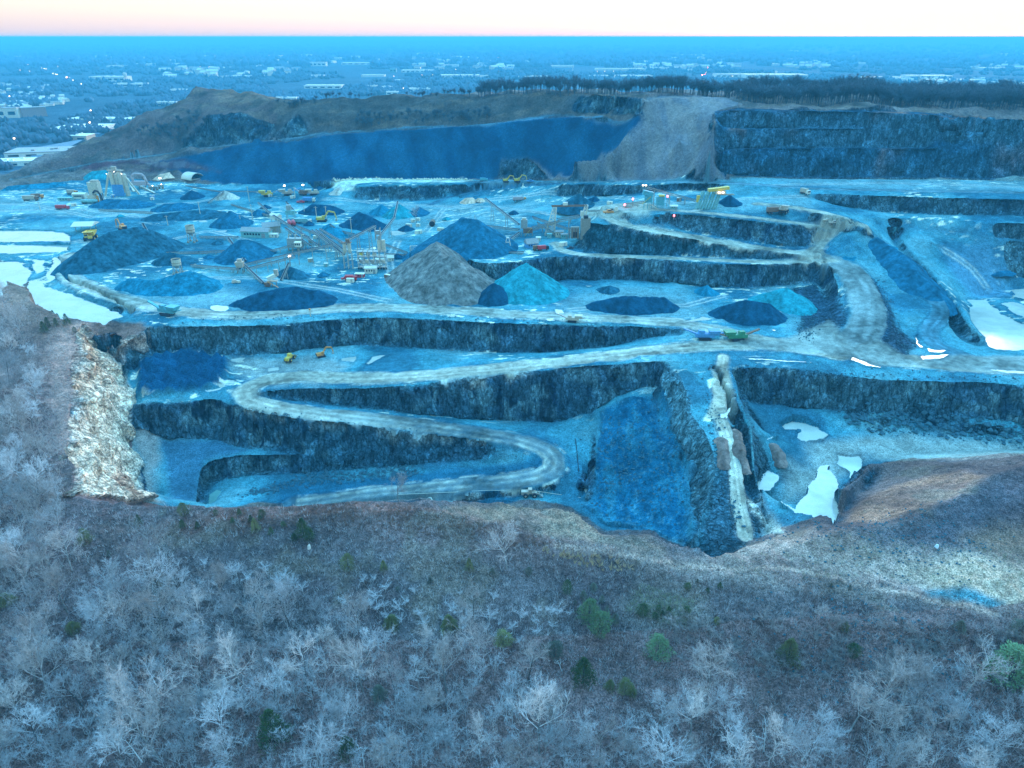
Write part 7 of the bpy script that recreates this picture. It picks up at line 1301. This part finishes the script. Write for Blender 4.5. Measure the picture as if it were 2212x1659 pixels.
# houses of the towns
hw_ = MB(); hw_.box((0, 0, 3), (12, 9, 6)); hwm = hw_.mesh('wall', M_white); hr = MB().gable((0, 0, 0), (12, 9, 6), 3.5).mesh('roof', M_roof); hr2 = MB().gable((0, 0, 0), (12, 9, 6), 3.5).mesh('roof', M_rf2)
for pg, n, lab, grp, sc in [([(0, 185), (110, 190), (150, 225), (60, 240), (0, 235)], 85, 'white house with gable roof among trees of the left suburb', 'houses of the left suburb', (1.0, 1.7)), ([(1474, 130), (1560, 128), (1600, 148), (1500, 150), (1350, 150), (1350, 140)], 60, 'tiny pale house in the town right of centre', 'houses of the town right of centre', (2.0, 4.0)), ([(1690, 132), (1800, 130), (1800, 148), (1690, 148)], 50, 'tiny pale house in the town at right', 'houses of the right town', (2.0, 3.6)), ([(1870, 168), (1960, 172), (2212, 176), (2212, 190), (2000, 184)], 45, 'pale house above the treeline at far right', 'houses above the right treeline', (1.3, 2.2)), ([(880, 130), (1000, 126), (1160, 140), (1100, 155), (900, 150)], 50, 'tiny pale house scattered in the central plain', 'houses of the central plain', (2.2, 4.0)), ([(2100, 140), (2212, 135), (2212, 152), (2100, 155)], 16, 'tiny pale house at the far right of the plain', 'houses at the far right', (2, 3.5)), ([(300, 150), (640, 152), (640, 165), (330, 170)], 34, 'small pale building between the far warehouses', 'small buildings between the warehouses', (2, 4))]:
    for k in range(n):
        while True:
            u, v = rh.uniform(min(p[0] for p in pg), max(p[0] for p in pg)), rh.uniform(min(p[1] for p in pg), max(p[1] for p in pg))
            if in_px(pg, u, v): break
        g = hitp(u, v); t = thing('house', lab, 'house', g + Vector((0, 0, 2)), rh.uniform(-.8, .8), grp); t.scale = (rh.uniform(*sc) * rh.uniform(.8, 1.6), rh.uniform(*sc), rh.uniform(*sc) * .8)
        for me in (hwm, hr if rh.random() < .4 else hr2): o = bpy.data.objects.new(me.name, me); COL.objects.link(o); o.parent = t
# water towers
for u, v, h, r, lab in [(273, 177, 19, 4, 'pale water tower at the right end of the white factory'), (818, 136, 9, 3.4, 'stubby pale water tower on the very long warehouse'), (1237, 156, 15, 1.6, 'thin white water tower on a slim stem near the right town'), (1675, 166, 13, 2.6, 'white water tower rising from the very long bright warehouse'), (1844, 131, 11, 5, 'broad white water tank standing out of the right woods')]:
    g = hitp(u, v); s = px(g); t = thing('water_tower', lab, 'water tower', g); m = MB(); m.sm = True; m.cyl((0, 0, h * .55 * s), (0, 0, h * .7 * s), r * .5 * s, r * s, 12); m.cyl((0, 0, h * .7 * s), (0, 0, h * .9 * s), r * s, r * s, 12); m.cyl((0, 0, h * .9 * s), (0, 0, h * s), r * s, r * .3 * s, 12); m.build('tank', M_white, t); m = MB(); m.cyl((0, 0, -1), (0, 0, h * .56 * s), r * .3 * s, n=8); [m.beam((math.cos(a) * r * .9 * s, math.sin(a) * r * .9 * s, 0), (math.cos(a) * r * .6 * s, math.sin(a) * r * .6 * s, h * .58 * s), .14 * r * s) for a in (0, 1.57, 3.14, 4.71)]; m.build('stem', M_white, t)
# queues of cars with their lights on, lamps
cb = MB().box((0, 0, .8), (1.9, 4.6, 1.3)).mesh('body', M_white); chl = MB(); [chl.box((x, -2.4, .8), (1.3, .5, 1.2)) for x in (-.9,)]; chm = chl.mesh('headlight', glow('headlight', (1, .75, .4), 25)); cht = chl.mesh('tail_light', glow('tail_light', (1, .12, .05), 60))
def queue(pts, n, lab, grp, red):
    P3 = [hitp(u, v) for u, v in pts]
    for k in range(n):
        f = rh.random() * (len(P3) - 1); i = int(f); p = P3[i].lerp(P3[i + 1], f - i); t = thing('car', lab, 'car', Vector((p.x + rh.uniform(-9, 9), p.y, gz(p.x, p.y) + 9)), 0, grp); t.scale = (1.0,) * 3
        for me in (cb, cht if rh.random() < red else chm):
            o = bpy.data.objects.new(me.name, me); COL.objects.link(o); o.parent = t
            if me is not cb: o = MB().box((.9, -2.4, .8), (1.3, .5, 1.2)).build(me.name, me.materials[0], t) if False else o
queue([(78, 144), (100, 153), (130, 167), (160, 178), (182, 188)], 44, 'car with lights on in the long queue on the left highway', 'cars queuing on the left highway', .15); queue([(1488, 190), (1495, 180), (1508, 172), (1528, 160), (1530, 148)], 22, 'car with lights on climbing the road behind the treeline', 'cars on the road behind the treeline', .6)
lp = MB().cyl((0, 0, 0), (0, 0, 12), .3, n=5).mesh('pole', M_steel); lh = MB().box((0, 0, 12.6), (2.6, 2.6, 1.4)).mesh('lamp', glow('street_lamp', (1, .62, .3), 10))
for u, v, lab in [(u, v, 'lit orange street lamp out on the wooded plain') for u, v in [(62, 146), (45, 158), (66, 160), (410, 149), (433, 149), (452, 149), (475, 149), (1016, 128), (1031, 128), (1063, 129), (1076, 129), (909, 153), (935, 169), (912, 170), (985, 158), (1290, 162), (1306, 162), (1325, 162), (1252, 179), (872, 200), (851, 172), (1128, 167), (1143, 167), (1581, 172), (2083, 125), (1366, 193), (127, 152), (232, 144)]] + [(199, 252, 'bright lamp over the shop strip left of the hill'), (24, 220, 'red-orange lamp in the left suburb'), (198, 282, 'lamp at the corner of the supermarket'), (36, 318, 'lamp among trees at the lower left town')]:
    g = hitp(u, v); t = thing('street_lamp', lab, 'street lamp', g, 0, 'lit street lamps on the plain' if lab.startswith('lit orange') else None)
    s_ = max(.7, px(g) * .2); t.scale = (s_, s_, 1.4)
    for me in (lp, lh): o = bpy.data.objects.new(me.name, me); COL.objects.link(o); o.parent = t

for k, (pg, n) in enumerate(SAP):
    q = px_scatter([pg], [n]); rep('woodland', sapling(60 + k, 8.5 if k < 2 else 4.5, 7 if k < 2 else 5, 13), q, rw.uniform(.5, 1.25, n), rw.uniform(0, 6.28, n), M_twig if k % 2 else M_twig2)
